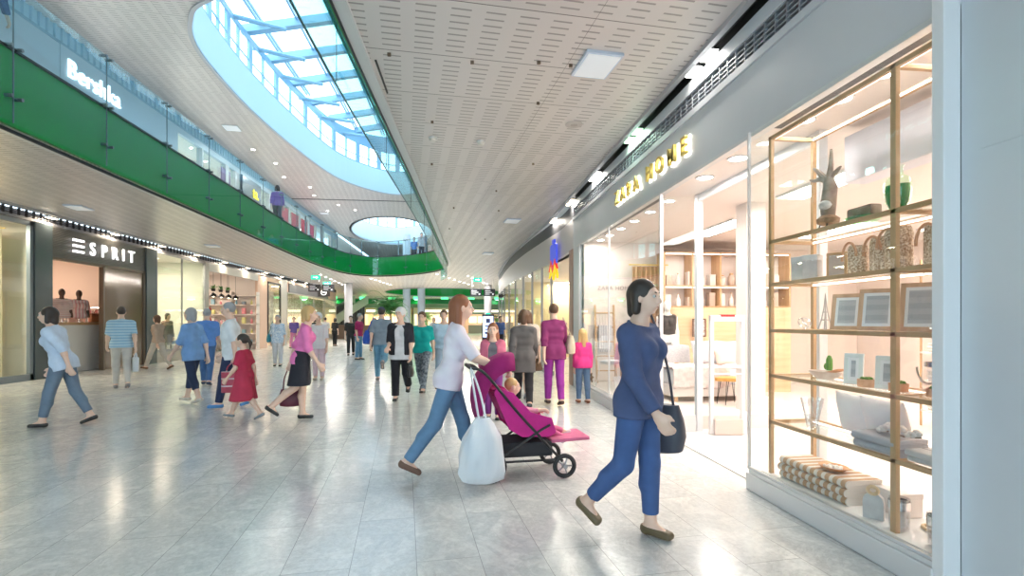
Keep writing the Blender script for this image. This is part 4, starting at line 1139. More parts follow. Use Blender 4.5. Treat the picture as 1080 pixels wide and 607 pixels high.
cork_pot('cork planter of little cacti hidden partly by the oak upright', 2.74, 2.93)
cork_pot('cork planter of little cacti inside the glass lantern', 2.74, 2.66, .058)
t = thing('glass_lantern', 'clear glass lantern jar with pale rope handle over a cork planter', 'lantern', (2.74, 2.66, ST[.985] + .001))
MB().lathe([(.075, .0), (.078, .01), (.078, .14), (.062, .165), (.062, .2), (.066, .2)], 26, caps=False).build('glass_jar', glass('jar_glass', (.95, .93, .93), .12), t, True)
MB().lathe([(.064, .175), (.067, .175), (.067, .20), (.064, .20)], 26, caps=False).build('metal_rim', CHROME, t, True)
MB().tube([(-.07, .07 * math.cos(a), .17 - .09 * math.sin(a)) for a in [PI * k / 12 for k in range(13)]], .006, 8).build('rope_handle', mat('pale_rope', (.75, .6, .48), .7), t, True)
# level .60
t = thing('crystal_vase', 'ribbed crystal vase at the left of the pillow shelf', 'vase', (2.70, 3.66, ST[.60]))
cv_ = MB(); n = 18
prof = [(.032, 0), (.036, .02), (.045, .08), (.06, .16), (.075, .235)]
vs = []; fs = []
for (r, z) in prof:
    for k in range(n * 2):
        rr = r * (1 + (.09 if k % 2 else -.05)); a = PI * k / n; vs.append((rr * math.cos(a), rr * math.sin(a), z))
for i in range(len(prof) - 1):
    for k in range(2 * n): l = (k + 1) % (2 * n); fs.append((i * 2 * n + k, i * 2 * n + l, (i + 1) * 2 * n + l, (i + 1) * 2 * n + k))
cv_.add(vs, fs).build('crystal_body', glass('crystal', (.88, .88, .9), .22), t)
PILW = noisy('pillow_white', (.86, .85, .88), (.80, .79, .83), 5, .85, bump=.1)
def cushion_mesh(wx_, wy_, t_, n=14):
    vs = []; fs = []
    for sgn in (1, -1):
        for i in range(n + 1):
            for j in range(n + 1):
                u, v = 2 * i / n - 1, 2 * j / n - 1
                e = max(0, (1 - abs(u) ** 3.2)) ** .5 * max(0, (1 - abs(v) ** 3.2)) ** .5
                px = .5 * wx_ * u * (1 - .06 * (1 - abs(v)) ** 1 * abs(u)); py_ = .5 * wy_ * v * (1 - .06 * (1 - abs(u)) * abs(v))
                vs.append((px, py_, sgn * t_ / 2 * e))
    N = (n + 1) ** 2
    for s_ in (0, 1):
        for i in range(n):
            for j in range(n):
                a = s_ * N + i * (n + 1) + j; q_ = (a, a + 1, a + n + 2, a + n + 1); fs.append(q_ if s_ else q_[::-1])
    return vs, fs
def pillow(label, loc, rx, rz, wx_, wy_, t_, m, cat='pillow', name='pillow', ry=0):
    vs, fs = cushion_mesh(wx_, wy_, t_)
    M = Matrix.Translation(loc) @ Matrix.Rotation(rz, 4, 'Z') @ Matrix.Rotation(ry, 4, 'Y') @ Matrix.Rotation(rx, 4, 'X')
    b = MB().add(vs, fs); b.xf(M.to_3x3().to_4x4())
    o = b.build(name, m, None, True); o.location = loc
    bm = bmesh.new(); bm.from_mesh(o.data); bmesh.ops.remove_doubles(bm, verts=bm.verts, dist=.0008); bm.to_mesh(o.data); bm.free()
    return tag(o, label, cat)
pillow('left white pillow standing on the shelf under the cacti', (2.86, 3.40, ST[.60] + .155), 0, 0, .30, .36, .11, PILW, ry=R(78))
pillow('right white pillow standing behind the ribbed blanket', (2.83, 3.12, ST[.60] + .16), 0, 0, .31, .36, .11, PILW, ry=R(74))
def folded(label, x, y, z, lx_, ly_, layers, th, m, name='folded_towel', cat='towel', rz=0, fringe=None):
    t = thing(name, label, cat, (x, y, z), rz)
    for k in range(layers):
        b = MB()
        r = th / 2; n = 8
        # one fold: a flat loop, rounded at the -x (front) edge
        zz = k * th * 2.02; o_ = (k % 2) * .012
        prof = [(lx_ / 2, 0)] + [(-lx_ / 2 + r * 2 - o_ + r * 2 * math.cos(a), th + r * 2 * math.sin(a)) for a in [-PI / 2 - PI * j / n for j in range(n + 1)]] + [(lx_ / 2, 2 * th), (lx_ / 2, th * 1.1), (-lx_ / 2 + r * 1.6 - o_, th * 1.02), (lx_ / 2, th * .94)]
        M = Matrix(((1, 0, 0, 0), (0, 0, 1, 0), (0, 1, 0, zz), (0, 0, 0, 1)))
        b.prism(prof, -ly_ / 2 + .006 * (k % 2), ly_ / 2 - .006 * ((k + 1) % 2), M)
        b.build('fold', m, t, True)
    return t
RIB = striped('ribbed_grey_white', (.72, .70, .74), (.42, .40, .45), .014, .55, 1)
folded('folded grey and white ribbed blanket on the pillow shelf', 2.72, 2.98, ST[.60], .22, .34, 2, .026, RIB, 'folded_blanket', 'blanket')
folded('folded pale towel with a dark hem right of the oak upright', 2.74, 2.64, ST[.60], .22, .24, 2, .018, striped('hemmed_towel', (.84, .80, .80), (.35, .28, .28), .16, .93, 0), 'folded_towel', 'towel')
t = thing('cotton_stem', 'brown twig with white cotton bolls lying on the ribbed blanket', 'dried flowers', (2.70, 2.90, ST[.60] + .11))
cs_ = MB().tube(crom([(0, .14, .0), (.01, .05, .02), (-.01, -.06, .012), (0, -.17, .03)], 5), .004, 6); cs_.build('twig', DRIFT, t, True)
for k, (yy, zz) in enumerate(((.10, .02), (.05, .05), (.0, .025), (-.05, .05), (-.11, .03), (-.15, .045))):
    c = MB()
    for dx, dy, dz in ((.012, 0, 0), (-.012, .008, 0), (0, -.013, .004), (0, .002, .013)): c.ball((dx - .01, yy + dy, zz + dz), .019, .019, .017, 10)
    c.build('cotton_boll', mat('cotton', (.86, .78, .75), .9), t, True)
t = thing('glass_cloche', 'round clear glass carafe at the right end of the pillow shelf', 'carafe', (2.76, 2.54, ST[.60]))
MB().lathe([(.03, 0), (.055, .02), (.062, .055), (.045, .09), (.02, .12), (.03, .16), (.045, .2), (.03, .235), (1e-3, .245)], 24, caps=False).build('glass_body', glass('thick_glass'), t, True)
# base level
TOW = striped('striped_towel', (.82, .76, .70), (.58, .34, .19), .075, .45, 1)
t = folded('thick pile of towels striped tan and white, front left of the case', 2.77, 3.60, ST[.18], .28, .70, 3, .028, TOW, 'striped_towel', 'towel', R(2))
t = thing('wooden_dish', 'orange wooden dish of white shells on the striped towels', 'dish', (2.75, 3.50, ST[.18] + .170))
MB().lathe([(.02, 0), (.06, .006), (.088, .034), (.083, .034), (.055, .012), (1e-3, .01)], 26, sy=1.3, caps=False).build('dish_body', mat('orange_wood2', (.60, .27, .10), .4), t, True)
sh_ = MB()
for k in range(16):
    a = k * 2.4; rr = .055 * math.sqrt((k + .5) / 16); sh_.ball((rr * math.cos(a), rr * math.sin(a) * 1.2, .025), .013, .015, .011, 8)
o = sh_.build('shells', mat('shell_pale', (.85, .8, .76), .5), t, True); o['kind'] = 'stuff'
t = thing('paper_tag', 'grey marbled bottle shaped tag with a rope ring at its neck', 'tag', (2.66, 3.03, ST[.18]), R(35))
MB().prism([(-.055, 0), (.055, 0), (.058, .11), (.05, .14), (.022, .165), (-.022, .165), (-.05, .14), (-.058, .11)], -.018, .018, Matrix(((0, 0, 1, 0), (1, 0, 0, 0), (0, 1, 0, 0), (0, 0, 0, 1)))).build('tag_body', noisy('marbled_grey', (.62, .60, .60), (.50, .48, .49), 12, .6), t)
MB().tube([(-.02, .028 * math.cos(a), .185 + .024 * math.sin(a)) for a in [2 * PI * k / 16 for k in range(16)]], .011, 8, True).build('rope_ring', mat('tan_rope2', (.7, .5, .3), .8), t, True)
t = thing('storage_box', 'plain white box behind the striped towels', 'box', (2.90, 3.10, ST[.18]))
MB().rbox(-.08, .08, -.1, .1, 0, .15, .006).build('box_body', mat('box_white', (.85, .80, .78), .5), t); MB().rbox(-.083, .083, -.103, .103, .12, .155, .006).build('lid', mat('box_white'), t)
for i, y in enumerate((2.86, 2.60)):
    t = thing('glass_tumbler', 'tall glass tumbler with a silver band, %s' % ('behind the oak upright' if i == 0 else 'in the right corner of the case'), 'tumbler', (2.68, y, ST[.18]))
    MB().lathe([(.048, 0), (.052, .01), (.056, .19), (.051, .19), (.047, .02), (1e-3, .018)], 26, caps=False).build('glass_body', glass('thick_glass'), t, True)
    MB().lathe([(.0565, .125), (.0575, .125), (.0578, .175), (.0568, .175)], 26, caps=False).build('silver_band', CHROME, t, True)
    MB().lathe([(.03, .02), (.03, .12)], 16).build('candle', mat('wax'), t, True)
t = thing('rope_coil', 'tan rope loop lying behind the glass tumbler', 'rope', (2.86, 2.78, ST[.18] + .012))
MB().tube([(.05 * math.cos(a), .09 * math.sin(a), 0) for a in [2 * PI * k / 20 for k in range(20)]], .011, 8, True).build('coil', mat('tan_rope2'), t, True)

# --- entrance: security gate, stool
t = thing('security_gate', 'white anti theft gate with a red lamp at the shop entrance', 'security gate', (3.42, 6.22, .012), R(-6))
WG = mat('gate_white', (.82, .79, .78), .4)
MB().rbox(-.18, .18, -.07, .07, 0, .2, .015).build('base', mat('steel_pink', (.66, .56, .52), .3, .5), t)
MB().rbox(-.225, -.175, -.03, .03, 0, 1.52, .01).rbox(.175, .225, -.03, .03, 0, 1.52, .01).rbox(-.225, .225, -.03, .03, 1.44, 1.52, .01).rbox(-.18, .18, -.02, .02, .84, .88).rbox(-.18, .18, -.02, .02, .76, .78).build('frame', WG, t)
MB().rbox(-.09, .09, -.032, .032, 1.50, 1.53, .004).build('alarm_lamp', mat('red_lamp', (.45, .03, .03), .4), t)
t = thing('wooden_stool', 'live edge orange wooden stool on black hairpin legs', 'stool', (4.15, 7.45, .19), R(15))
MB().prism([(.24 * math.cos(a) * (1 + .12 * math.sin(3 * a)), .15 * math.sin(a) * (1 + .15 * math.cos(4 * a))) for a in [2 * PI * k / 26 for k in range(26)]], .36, .41).build('seat', wood('honey_wood', (.62, .30, .07), (.78, .44, .12), 0), t)
for dx, dy in ((-.16, -.08), (.16, -.08), (-.16, .08), (.16, .08)):
    MB().tube([(dx * .8 - .02, dy, .36), (dx * 1.1, dy * 1.1, .006), (dx * .8 + .02, dy, .36)], .006, 6).build('leg', BLACK, t)
for (xx, lab, m_, rz_) in ((3.75, 0, 0, 0),):
    pass

# --- window: table with cloth, mannequin, curtain, chair, ladder, daybed
WP = .19
t = thing('dining_table', 'oak dining table under a lace cloth in the display window', 'table', (3.52, 9.05, WP))
MB().rbox(-.5, .5, -.4, .4, .80, .83, .005).build('tabletop', OAK, t)
for dx in (-.44, .44):
    for dy in (-.34, .34): MB().rbox(dx - .03, dx + .03, dy - .03, dy + .03, 0, .80).build('leg', OAKZ, t)
def drape(wx_, wy_, drop, n=48, amp=.02, inner=.0):
    vs = []; fs = []
    per = [( wx_ / 2, -wy_ / 2), (wx_ / 2, wy_ / 2), (-wx_ / 2, wy_ / 2), (-wx_ / 2, -wy_ / 2)]
    pts = []
    for i in range(4):
        a, b = per[i], per[(i + 1) % 4]
        for k in range(n // 4): f = k / (n // 4); pts.append((a[0] + (b[0] - a[0]) * f, a[1] + (b[1] - a[1]) * f))
    for lv, (g, z) in enumerate(((1, 0), (1.012, -.01), (1.03, -.35 * drop), (1.05, -drop))):
        for k, (x, y) in enumerate(pts):
            wv = amp * lv / 3 * math.sin(k * 1.9)
            L = math.hypot(x, y); vs.append((x * g + x / L * wv, y * g + y / L * wv, z))
    N = len(pts)
    for lv in range(3):
        for k in range(N): l = (k + 1) % N; fs.append((lv * N + k, lv * N + l, (lv + 1) * N + l, (lv + 1) * N + k))
    fs.append(tuple(range(N)))
    return vs, fs
vs, fs = drape(1.03, .84, .30)
o = MB().add(vs, fs).build('tablecloth', noisy('lace', (.74, .72, .74), (.60, .58, .62), 45, .85), None, True); o.location = (3.52, 9.05, WP + .845); tag(o, 'pale lace tablecloth draped over the window table', 'tablecloth')
for i, (x, y) in enumerate(((3.25, 8.85), (3.50, 8.95), (3.78, 8.88), (3.38, 9.28), (3.72, 9.26))):
    t = thing('dinner_plate', 'white dinner plate on the lace tablecloth, %s' % ['front left', 'front middle', 'front right', 'back left', 'back right'][i], 'plate', (x, y, WP + .848), 0, 'plates on the window table')
    MB().lathe([(.05, 0), (.07, .004), (.115, .016), (.112, .019), (.07, .008), (1e-3, .006)], 26, caps=False).build('plate_body', mat('glazed_white', (.85, .84, .84), .15), t, True)
    MB().lathe([(.035, .009), (.055, .03), (.052, .031), (.03, .012), (1e-3, .011)], 20, caps=False).build('dish', mat('dark_glaze', (.10, .09, .10), .2), t, True)
person('headless white display mannequin in a black slip top behind the table', (4.14, 9.82, WP), 170, H=1.66, sex='f', pose='stand', top=fabric('black_slip', (.04, .035, .035)), sleeve=0, hem=.0,
       bottom=fabric('white_skirt', (.8, .76, .74)), kind='skirt', hemz=.5, hair='none', skin=2, face=False, h=.012, name='mannequin', cat='mannequin')
# curtain
def curtain(label, x0, x1, y, z0, z1, m, waves=7, amp=.045, name='curtain'):
    t = thing(name, label, 'curtain', ((x0 + x1) / 2, y, z0))
    n = waves * 10; front = []
    for k in range(n + 1):
        f = k / n; front.append(((f - .5) * (x1 - x0), amp * math.sin(f * waves * 2 * PI)))
    b = MB().band(front, .012, 0, z1 - z0); b.build('cloth', m, t, True)
    MB().tube([(-(x1 - x0) / 2 - .08, 0, z1 - z0 + .03), ((x1 - x0) / 2 + .08, 0, z1 - z0 + .03)], .013, 10).build('rod', GOLD, t, True)
    return t
curtain('tan pleated curtain at the back of the display window', 3.60, 4.28, 10.28, WP + .02, 2.60, noisy('tan_cloth', (.50, .31, .18), (.58, .38, .23), 6, .8))
text_mesh('wall_lettering', 'ZARA HOME', .12, .004, mat('grey_letters', (.42, .36, .34), .5), None, (3.30, 10.54, 2.12), (R(90), 0, 0), spacing=1.15)
tag(bpy.data.objects['wall_lettering'], 'small grey letters reading ZARA HOME on the pale window end wall', 'lettering')
# wire chair
t = thing('wire_chair', 'white wire chair with a white seat pad at the left of the window', 'chair', (3.02, 9.75, WP), R(40))
CW = mat('chair_white', (.78, .77, .78), .35)
ws = MB()
for k in range(9):
    a = -.2 + .05 * k; ws.tube(crom([(a, -.2, .46), (a * .9, 0, .43), (a * 1.0, .2, .47), (a * 1.1, .27, .66), (a * .9, .30, .86)], 4), .004, 6)
for k in range(5): yy = -.2 + .1 * k; ws.tube([(-.2, yy, .46), (0, yy, .44), (.2, yy, .46)], .004, 6)
for z, r in ((.6, .21), (.74, .2), (.86, .17)): ws.tube([(-r, .25 + (z - .6) * .2, z), (0, .29 + (z - .6) * .15, z), (r, .25 + (z - .6) * .2, z)], .004, 6)
ws.build('wire_shell', CW, t, True)
for dx, dy in ((-.16, -.15), (.16, -.15), (-.16, .18), (.16, .18)): MB().tube([(dx, dy, .45), (dx * 1.4, dy * 1.4, .006)], .008, 8).build('leg', CW, t)
pillow('round white seat pad on the wire chair', (3.02, 9.75, WP + .485), 0, R(40), .40, .40, .06, PILW, 'cushion', 'seat_pad')
t = thing('wooden_ladder', 'tall oak towel ladder leaning at the back left of the window', 'ladder', (3.05, 10.30, WP))
M = Matrix.Rotation(R(-6), 4, 'X')
for dx in (-.2, .2): MB().rbox(dx - .018, dx + .018, -.018, .018, 0, 1.62, .004, M).build('rail', OAKZ, t)
for k in range(5): MB().tube([M @ Vector((-.2, 0, .25 + .3 * k)), M @ Vector((.2, 0, .25 + .3 * k))], .014, 8).build('rung', OAK, t)
o = MB().band([(-.14, .02), (-.05, .035), (.05, .02), (.14, .035)], .012, -.55, 0).band([(-.14, -.045), (-.05, -.03), (.05, -.045), (.14, -.03)], .012, -.5, 0).box(-.14, .14, -.04, .04, -.008, .006).build('throw', striped('grey_throw', (.55, .56, .62), (.8, .8, .82), .05, .5, 0), None, True)
o.location = (3.05, 10.30 + math.sin(R(6)) * 1.15, WP + 1.18); tag(o, 'grey and white striped towel hung over a ladder rung', 'towel')
t = thing('floor_sign', 'small white leaning card on the window floor below the chair', 'sign card', (2.95, 9.15, WP), R(30))
MB().rbox(-.1, .1, -.005, .005, 0, .26, .002, Matrix.Rotation(R(-14), 4, 'X')).build('card', mat('card_white', (.85, .84, .86), .4), t)
MB().box(-.03, .03, 0, .1, 0, .004).build('foot', mat('card_white'), t)

# daybed
t = thing('daybed', 'low white daybed with a white mattress in the shop window', 'bed', (4.12, 8.12, WP), R(0))
MB().rbox(-.78, .72, -.42, .42, .08, .26, .02).build('bed_frame', mat('bed_cream', (.80, .74, .70), .6), t)
MB().rbox(-.76, .70, -.40, .40, .26, .50, .06).build('mattress', PILW, t)
for dx in (-.7, .64):
    for dy in (-.35, .35): MB().rbox(dx - .03, dx + .03, dy - .03, dy + .03, 0, .08).build('leg', OAKZ, t)
# fringed throw, rumpled, hanging over the near left corner
vs = []; fs = []; nx, ny = 44, 40
for i in range(nx + 1):
    for j in range(ny + 1):
        u, v = i / nx, j / ny
        x = -.80 + u * .95; yv = v * 1.15
        ys_, zs_ = (.40 - yv, .52) if yv < .84 else (-.44 - .02 * (yv - .84), .52 - (yv - .84))
        zz = zs_ + .018 * math.sin(9 * u + 5 * v) * math.sin(13 * v + 2 * u) + .012 * math.sin(23 * u - 7 * v)
        if x < -.76: x = -.79
        fx = .03 * math.sin(14 * u + 2) if yv >= .84 else 0
        vs.append((x, ys_ - max(0, fx), max(zz, .512) if yv < .82 else zz))
for i in range(nx):
    for j in range(ny): a = i * (ny + 1) + j; fs.append((a, a + 1, a + ny + 2, a + ny + 1))
o = MB().add(vs, fs).build('throw_blanket', noisy('rose_knit', (.66, .55, .53), (.80, .70, .67), 14, .9, bump=.5), None, True)
o.location = (4.12, 8.12, WP + .012); md = o.modifiers.new('thickness', 'SOLIDIFY'); md.thickness = .012; md.offset = 1
tag(o, 'rumpled rose grey knitted throw spread over the daybed', 'blanket')
pillow('large white pillow at the back left of the daybed', (4.25, 8.42, WP + .73), R(72), 0, .50, .42, .16, PILW)
pillow('large white pillow at the back right of the daybed', (4.62, 8.36, WP + .73), R(70), R(-6), .46, .42, .16, noisy('pillow_cream', (.86, .80, .76), (.80, .73, .69), 5, .85))
pillow('small pinkish cushion in front of the white daybed pillows', (4.45, 8.16, WP + .66), R(62), R(4), .36, .28, .12, noisy('blush_cushion', (.80, .60, .50), (.86, .68, .58), 6, .85), 'cushion', 'cushion')
pillow('folded white quilt lying at the right of the daybed', (4.55, 7.90, WP + .54), 0, 0, .46, .30, .08, PILW, 'quilt', 'quilt')
# headboard panel and wall shelves behind
t = thing('wood_panelling', 'low orange oak panelling behind the daybed', 'panelling', (5.2, 9.85, 0.012))
MB().rbox(-1.0, 1.6, 0, .06, 0, 1.72, .005).build('panel', wood('panel_oak', (.72, .44, .26), (.80, .54, .34), 0), t)
t = thing('wall_shelf', 'oak wall shelving full of jars above the orange panelling', 'shelf unit', (5.3, 9.98, 1.74))
MB().box(-1.15, 1.6, .02, .40, 0, .03).box(-1.15, 1.6, .02, .40, .42, .45).box(-1.15, 1.6, .02, .40, 1.10, 1.13).build('shelf_board', OAK, t)
for x in (-1.15, -.55, .05, .65, 1.57): MB().rbox(x, x + .035, .02, .40, .0, 1.13).build('upright', OAKZ, t)
MB().box(-1.15, 1.6, .40, .42, -.02, 1.15).build('back_panel', mat('pale_back', (.86, .80, .77), .5), t)
MB().box(-1.1, 1.55, .03, .045, 1.085, 1.10).box(-1.1, 1.55, .03, .045, .405, .42).build('light_strip', LED, t)
random.seed(3)
n_ = 0
for zz in (.03, .45):
    for k in range(11):
        x = -1.0 + k * .235 + random.uniform(-.02, .02); hh = random.uniform(.16, .3)
        c = random.choice([(.86, .84, .82), (.7, .66, .62), (.80, .72, .66), (.55, .42, .34)])
        kind = random.choice(['jar', 'bottle', 'books'])
        lab = {'jar': 'storage jar', 'bottle': 'tall bottle', 'books': 'upright box'}[kind]
        t = thing('storage_' + kind if kind != 'books' else 'keepsake_box', 'pale %s on the %s board of the oak wall shelving, %s from the left' % (lab, 'lower' if zz < .1 else 'middle', 'first' if k == 0 else ORD[k]), kind if kind != 'books' else 'box', (5.3 + x, 9.98 + .2, 1.74 + zz), 0, 'goods on the oak wall shelving')
        m_ = mat('ware_%d' % int(c[0] * 100), c, .4)
        if kind == 'jar':
            MB().lathe([(.05, 0), (.07, .03), (.072, hh * .7), (.04, hh * .85)], 14).build('jar_body', m_, t, True); MB().lathe([(.042, hh * .85), (.042, hh * .95), (.012, hh)], 14).build('lid', OAKZ, t, True)
        elif kind == 'bottle':
            MB().lathe([(.045, 0), (.05, .02), (.05, hh * .55), (.016, hh * .75), (.016, hh)], 14).build('bottle_body', m_, t, True); MB().lathe([(.014, hh), (.014, hh + .02)], 10).build('stopper', OAKZ, t)
        else:
            MB().rbox(-.06, .06, -.07, .07, 0, hh * .85, .004).build('box_body', m_, t); MB().rbox(-.063, .063, -.073, .073, hh * .85, hh, .004).build('lid', m_, t)
t = thing('picture_frame', 'dark framed print leaning on the panelling behind the pillows', 'picture frame', (4.78, 9.76, 1.15))
MB().box(-.14, .14, -.02, .0, 0, .025).box(-.14, .14, -.02, .0, .335, .36).box(-.14, -.115, -.02, .0, .0, .36).box(.115, .14, -.02, 0, 0, .36).build('frame', mat('dark_frame', (.13, .07, .05), .4), t)
MB().box(-.115, .115, -.012, 0, .025, .335).build('print', noisy('leaf_print', (.85, .8, .76), (.4, .25, .2), 22, .6), t)
# further display shelving deep in the shop, behind the case
for i, (x, y) in enumerate(((6.6, 2.6), (6.6, 4.2), (6.6, 5.8))):
    t = thing('display_rack', 'white open rack of folded linen deep in the shop, %s from the camera' % ORD[i], 'shelf unit', (x, y, .012))
    for z in (.2, .6, 1.0, 1.4, 1.8, 2.2): MB().box(-.2, .2, -.7, .7, z, z + .025).build('shelf', SHOPW, t)
    for dx in (-.2, .18):
        for dy in (-.7, .68): MB().box(dx, dx + .02, dy, dy + .02, 0, 2.3).build('upright', OAKZ, t)
    for z in (.225, .625, 1.025, 1.425, 1.825):
        for k in range(4):
            yy = -.52 + k * .34; ly = random.choice([2, 3, 4])
            c = random.choice([(.85, .82, .8), (.8, .74, .7), (.72, .62, .56), (.62, .60, .62)])
            tt = folded('small pile of folded linen on the %s white rack deep in the home goods shop' % ORD[i], x, y + yy, .012 + z, .3, .26, ly, .02, mat('linen_%d' % int(c[1] * 100), c, .9), 'folded_linen', 'linen')
            tt['group'] = 'folded linen on the %s white rack' % ORD[i]
# square hanging panel (lampshade) above the case, as in the photo behind the green vase
t = thing('pendant_lampshade', 'large white rectangular pendant shade hanging in the shop', 'lampshade', (3.42, 3.68, 2.64))
MB().rbox(-.10, .10, -.42, .42, 0, .40, .01).build('shade', mat('shade_lilac', (.74, .72, .78), .6), t)
MB().tube([(0, 0, .40), (0, 0, .475)], .004, 6).build('cable', BLACK, t)

# ================================================================== BALUSTRADE ROUND THE VOID
def resample(l, step):
    out = [l[0]]; acc = 0
    for i in range(len(l) - 1):
        a, b = Vector(l[i]), Vector(l[i + 1]); L = (b - a).length
        while acc + L >= step:
            f = (step - acc) / L; a = a + (b - a) * f; out.append(tuple(a)); L = (b - a).length; acc = 0
        acc += L
    return out
bal = thing('glass_balustrade', 'glass balustrade with steel clamps round the upper level void above the green fascia', 'balustrade', (0, 0, 0))
inner = offset(void, -.0)
inner = offset(void, .10)
st_ = resample(inner, 2.0)
def sub_line(l, a, b):
    """part of polyline l between the points nearest to a and b"""
    ia = min(range(len(l)), key=lambda i: (l[i][0] - a[0]) ** 2 + (l[i][1] - a[1]) ** 2); ib = min(range(len(l)), key=lambda i: (l[i][0] - b[0]) ** 2 + (l[i][1] - b[1]) ** 2)
    return [a] + l[ia + 1:ib] + [b]
for i in range(len(st_) - 1):
    seg = sub_line(inner, st_[i], st_[i + 1])
    if seg[0][0] > -3 and seg[0][1] < 25 and seg[0][1] < 2: continue
    p = MB().band(seg, .016, ZC + .06, ZF2 + .98).build('glass_panel', GLASSB, bal)
    x, y = st_[i]; dx, dy = st_[i + 1][0] - x, st_[i + 1][1] - y; L = math.hypot(dx, dy); ux, uy = dx / L, dy / L; nx_, ny_ = -uy, ux
    jb = MB(); jb.tube([(x, y, ZC + .06), (x, y, ZF2 + .98)], .011, 6)
    for z in (ZC + .42, ZF2 + .08, ZF2 + .95):
        for s_ in (-.085, .085):
            cx, cy = x + ux * s_, y + uy * s_
            jb.tube([(cx - nx_ * .07, cy - ny_ * .07, z), (cx + nx_ * .06, cy + ny_ * .06, z)], .026, 10)
        jb.tube([(x - ux * .085, y - uy * .085, z), (x + ux * .085, y + uy * .085, z)], .009, 6)
    jb.build('clamp', mat('dark_steel', (.22, .26, .28), .3, .8), bal, True)
ring = offset(void, .22)
far_rail = [p for p in offset(void, -.12) if p[1] > 22]
MB().tube([(x, y, ZF2 + 1.0) for x, y in far_rail], .028, 8).build('handrail', mat('rail_steel', (.62, .60, .56), .3, .8), bal, True)
for x, y in resample(far_rail, 2.4):
    MB().box(x - .03, x + .03, y - .03, y + .03, ZF2, ZF2 + 1.0).build('post', mat('post_grey', (.28, .28, .30), .4, .5), bal)
# smoke curtain: glass sheet hanging below the ceiling edge on the right
rc_ = [p for p in offset(void, .035) if p[0] > -1.5 and p[1] < 27.3]
sc_ = thing('smoke_curtain', 'teal glass smoke curtain hanging below the ceiling edge along the right of the void', 'smoke curtain', (0, 0, 0))
MB().band(rc_, .012, 3.62, ZC - .02).build('glass_sheet', GLASST, sc_)
MB().band(offset(rc_, .002), .014, 3.612, 3.625).build('bottom_edge', mat('teal_edge', (.02, .12, .12), .3), sc_)
MB().band(offset(rc_, .001), .014, 4.13, 4.17).build('top_clamp', mat('teal_clamp', (.03, .34, .28), .3), sc_)
for x, y in resample(rc_, 2.6)[1:]:
    MB().tube([(x, y, 3.63), (x, y, 4.17)], .0035, 6).build('joint', DARK, sc_)

# ================================================================== CEILING FITTINGS
# lamps in the slot along the right front
for k, y in enumerate([5.15 + 2.1 * i for i in range(6)]):
    warm = k >= 3
    t = thing('slot_lamp', 'pair of square lamps in the dark slot above the right shop front, %s pair' % ORD[k], 'lamp', (2.545, y, 4.16), 0, 'lamp pairs along the right ceiling slot')
    for s_ in (-.17, .17):
        MB().box(-.045, .045, s_ - .13, s_ + .13, -.0, .03).build('housing', CHROME, t)
        MB().box(-.04, .04, s_ - .11, s_ + .11, -.012, .0).build('lamp_lens', mat('green_lens', (.7, 1, .75), .4, emit=(.45, 1, .5), es=9) if k == 1 else (LAMPW if not warm else LAMPY), t)
    area_light('lamp', (0, 0, -.02), .08, .46, 17, (.75, 1, .8) if k == 1 else (1, .94, .84), parent=t)
for k, y in enumerate([12.0] + [14.37 + 2.48 * i for i in range(12)]):
    t = thing('slot_lamp', 'warm spot lamp in the slot above the left shop fronts, %s along' % ORD[k], 'lamp', (XL + .12, y, 4.12), 0, 'lamps along the left ceiling slot')
    MB().box(-.07, .07, -.16, .16, 0, .05).build('housing', CHROME, t)
    MB().box(-.055, .055, -.13, .13, -.012, 0).build('lamp_lens', LAMPY, t)
    area_light('lamp', (0, 0, -.02), .11, .26, 22, (1, .84, .62), parent=t)
# square light panels in the lower and upper ceiling
for k, (x, y, z, lab) in enumerate(((1.47, 5.33, ZC, 'nearest on the right ceiling'), (1.46, 13.8, ZC, 'farther one on the right ceiling'), (-9.04, 13.3, ZC, 'on the lower ceiling above the white lettered clothes shop'), (-8.8, 19.5, ZC, 'farther along the lower left ceiling'), (1.2, 20.5, ZC, 'third on the right ceiling'))):
    t = thing('light_panel', 'square frosted ceiling light panel, %s' % lab, 'ceiling light', (x, y, z), R(5.8))
    MB().rbox(-.20, .20, -.26, .26, -.035, 0, .006).build('frame', mat('panel_frame', (.7, .75, .85), .4), t)
    MB().box(-.175, .175, -.235, .235, -.04, -.035).build('diffuser', mat('panel_glow', (.9, .95, 1), .4, emit=(.80, .90, 1), es=.15), t)
for k, (x, y) in enumerate(((-9.7, 21.8), (-10.2, 38.2))):
    t = thing('light_panel', 'square light panel on the upper level ceiling, %s' % ('nearer' if k == 0 else 'farther'), 'ceiling light', (x + .6, y, ZC2), R(5.8), 'upper ceiling light panels')
    MB().rbox(-.3, .3, -.3, .3, -.035, 0, .006).build('frame', WHITE, t); MB().box(-.27, .27, -.27, .27, -.04, -.035).build('diffuser', mat('panel_glow'), t)
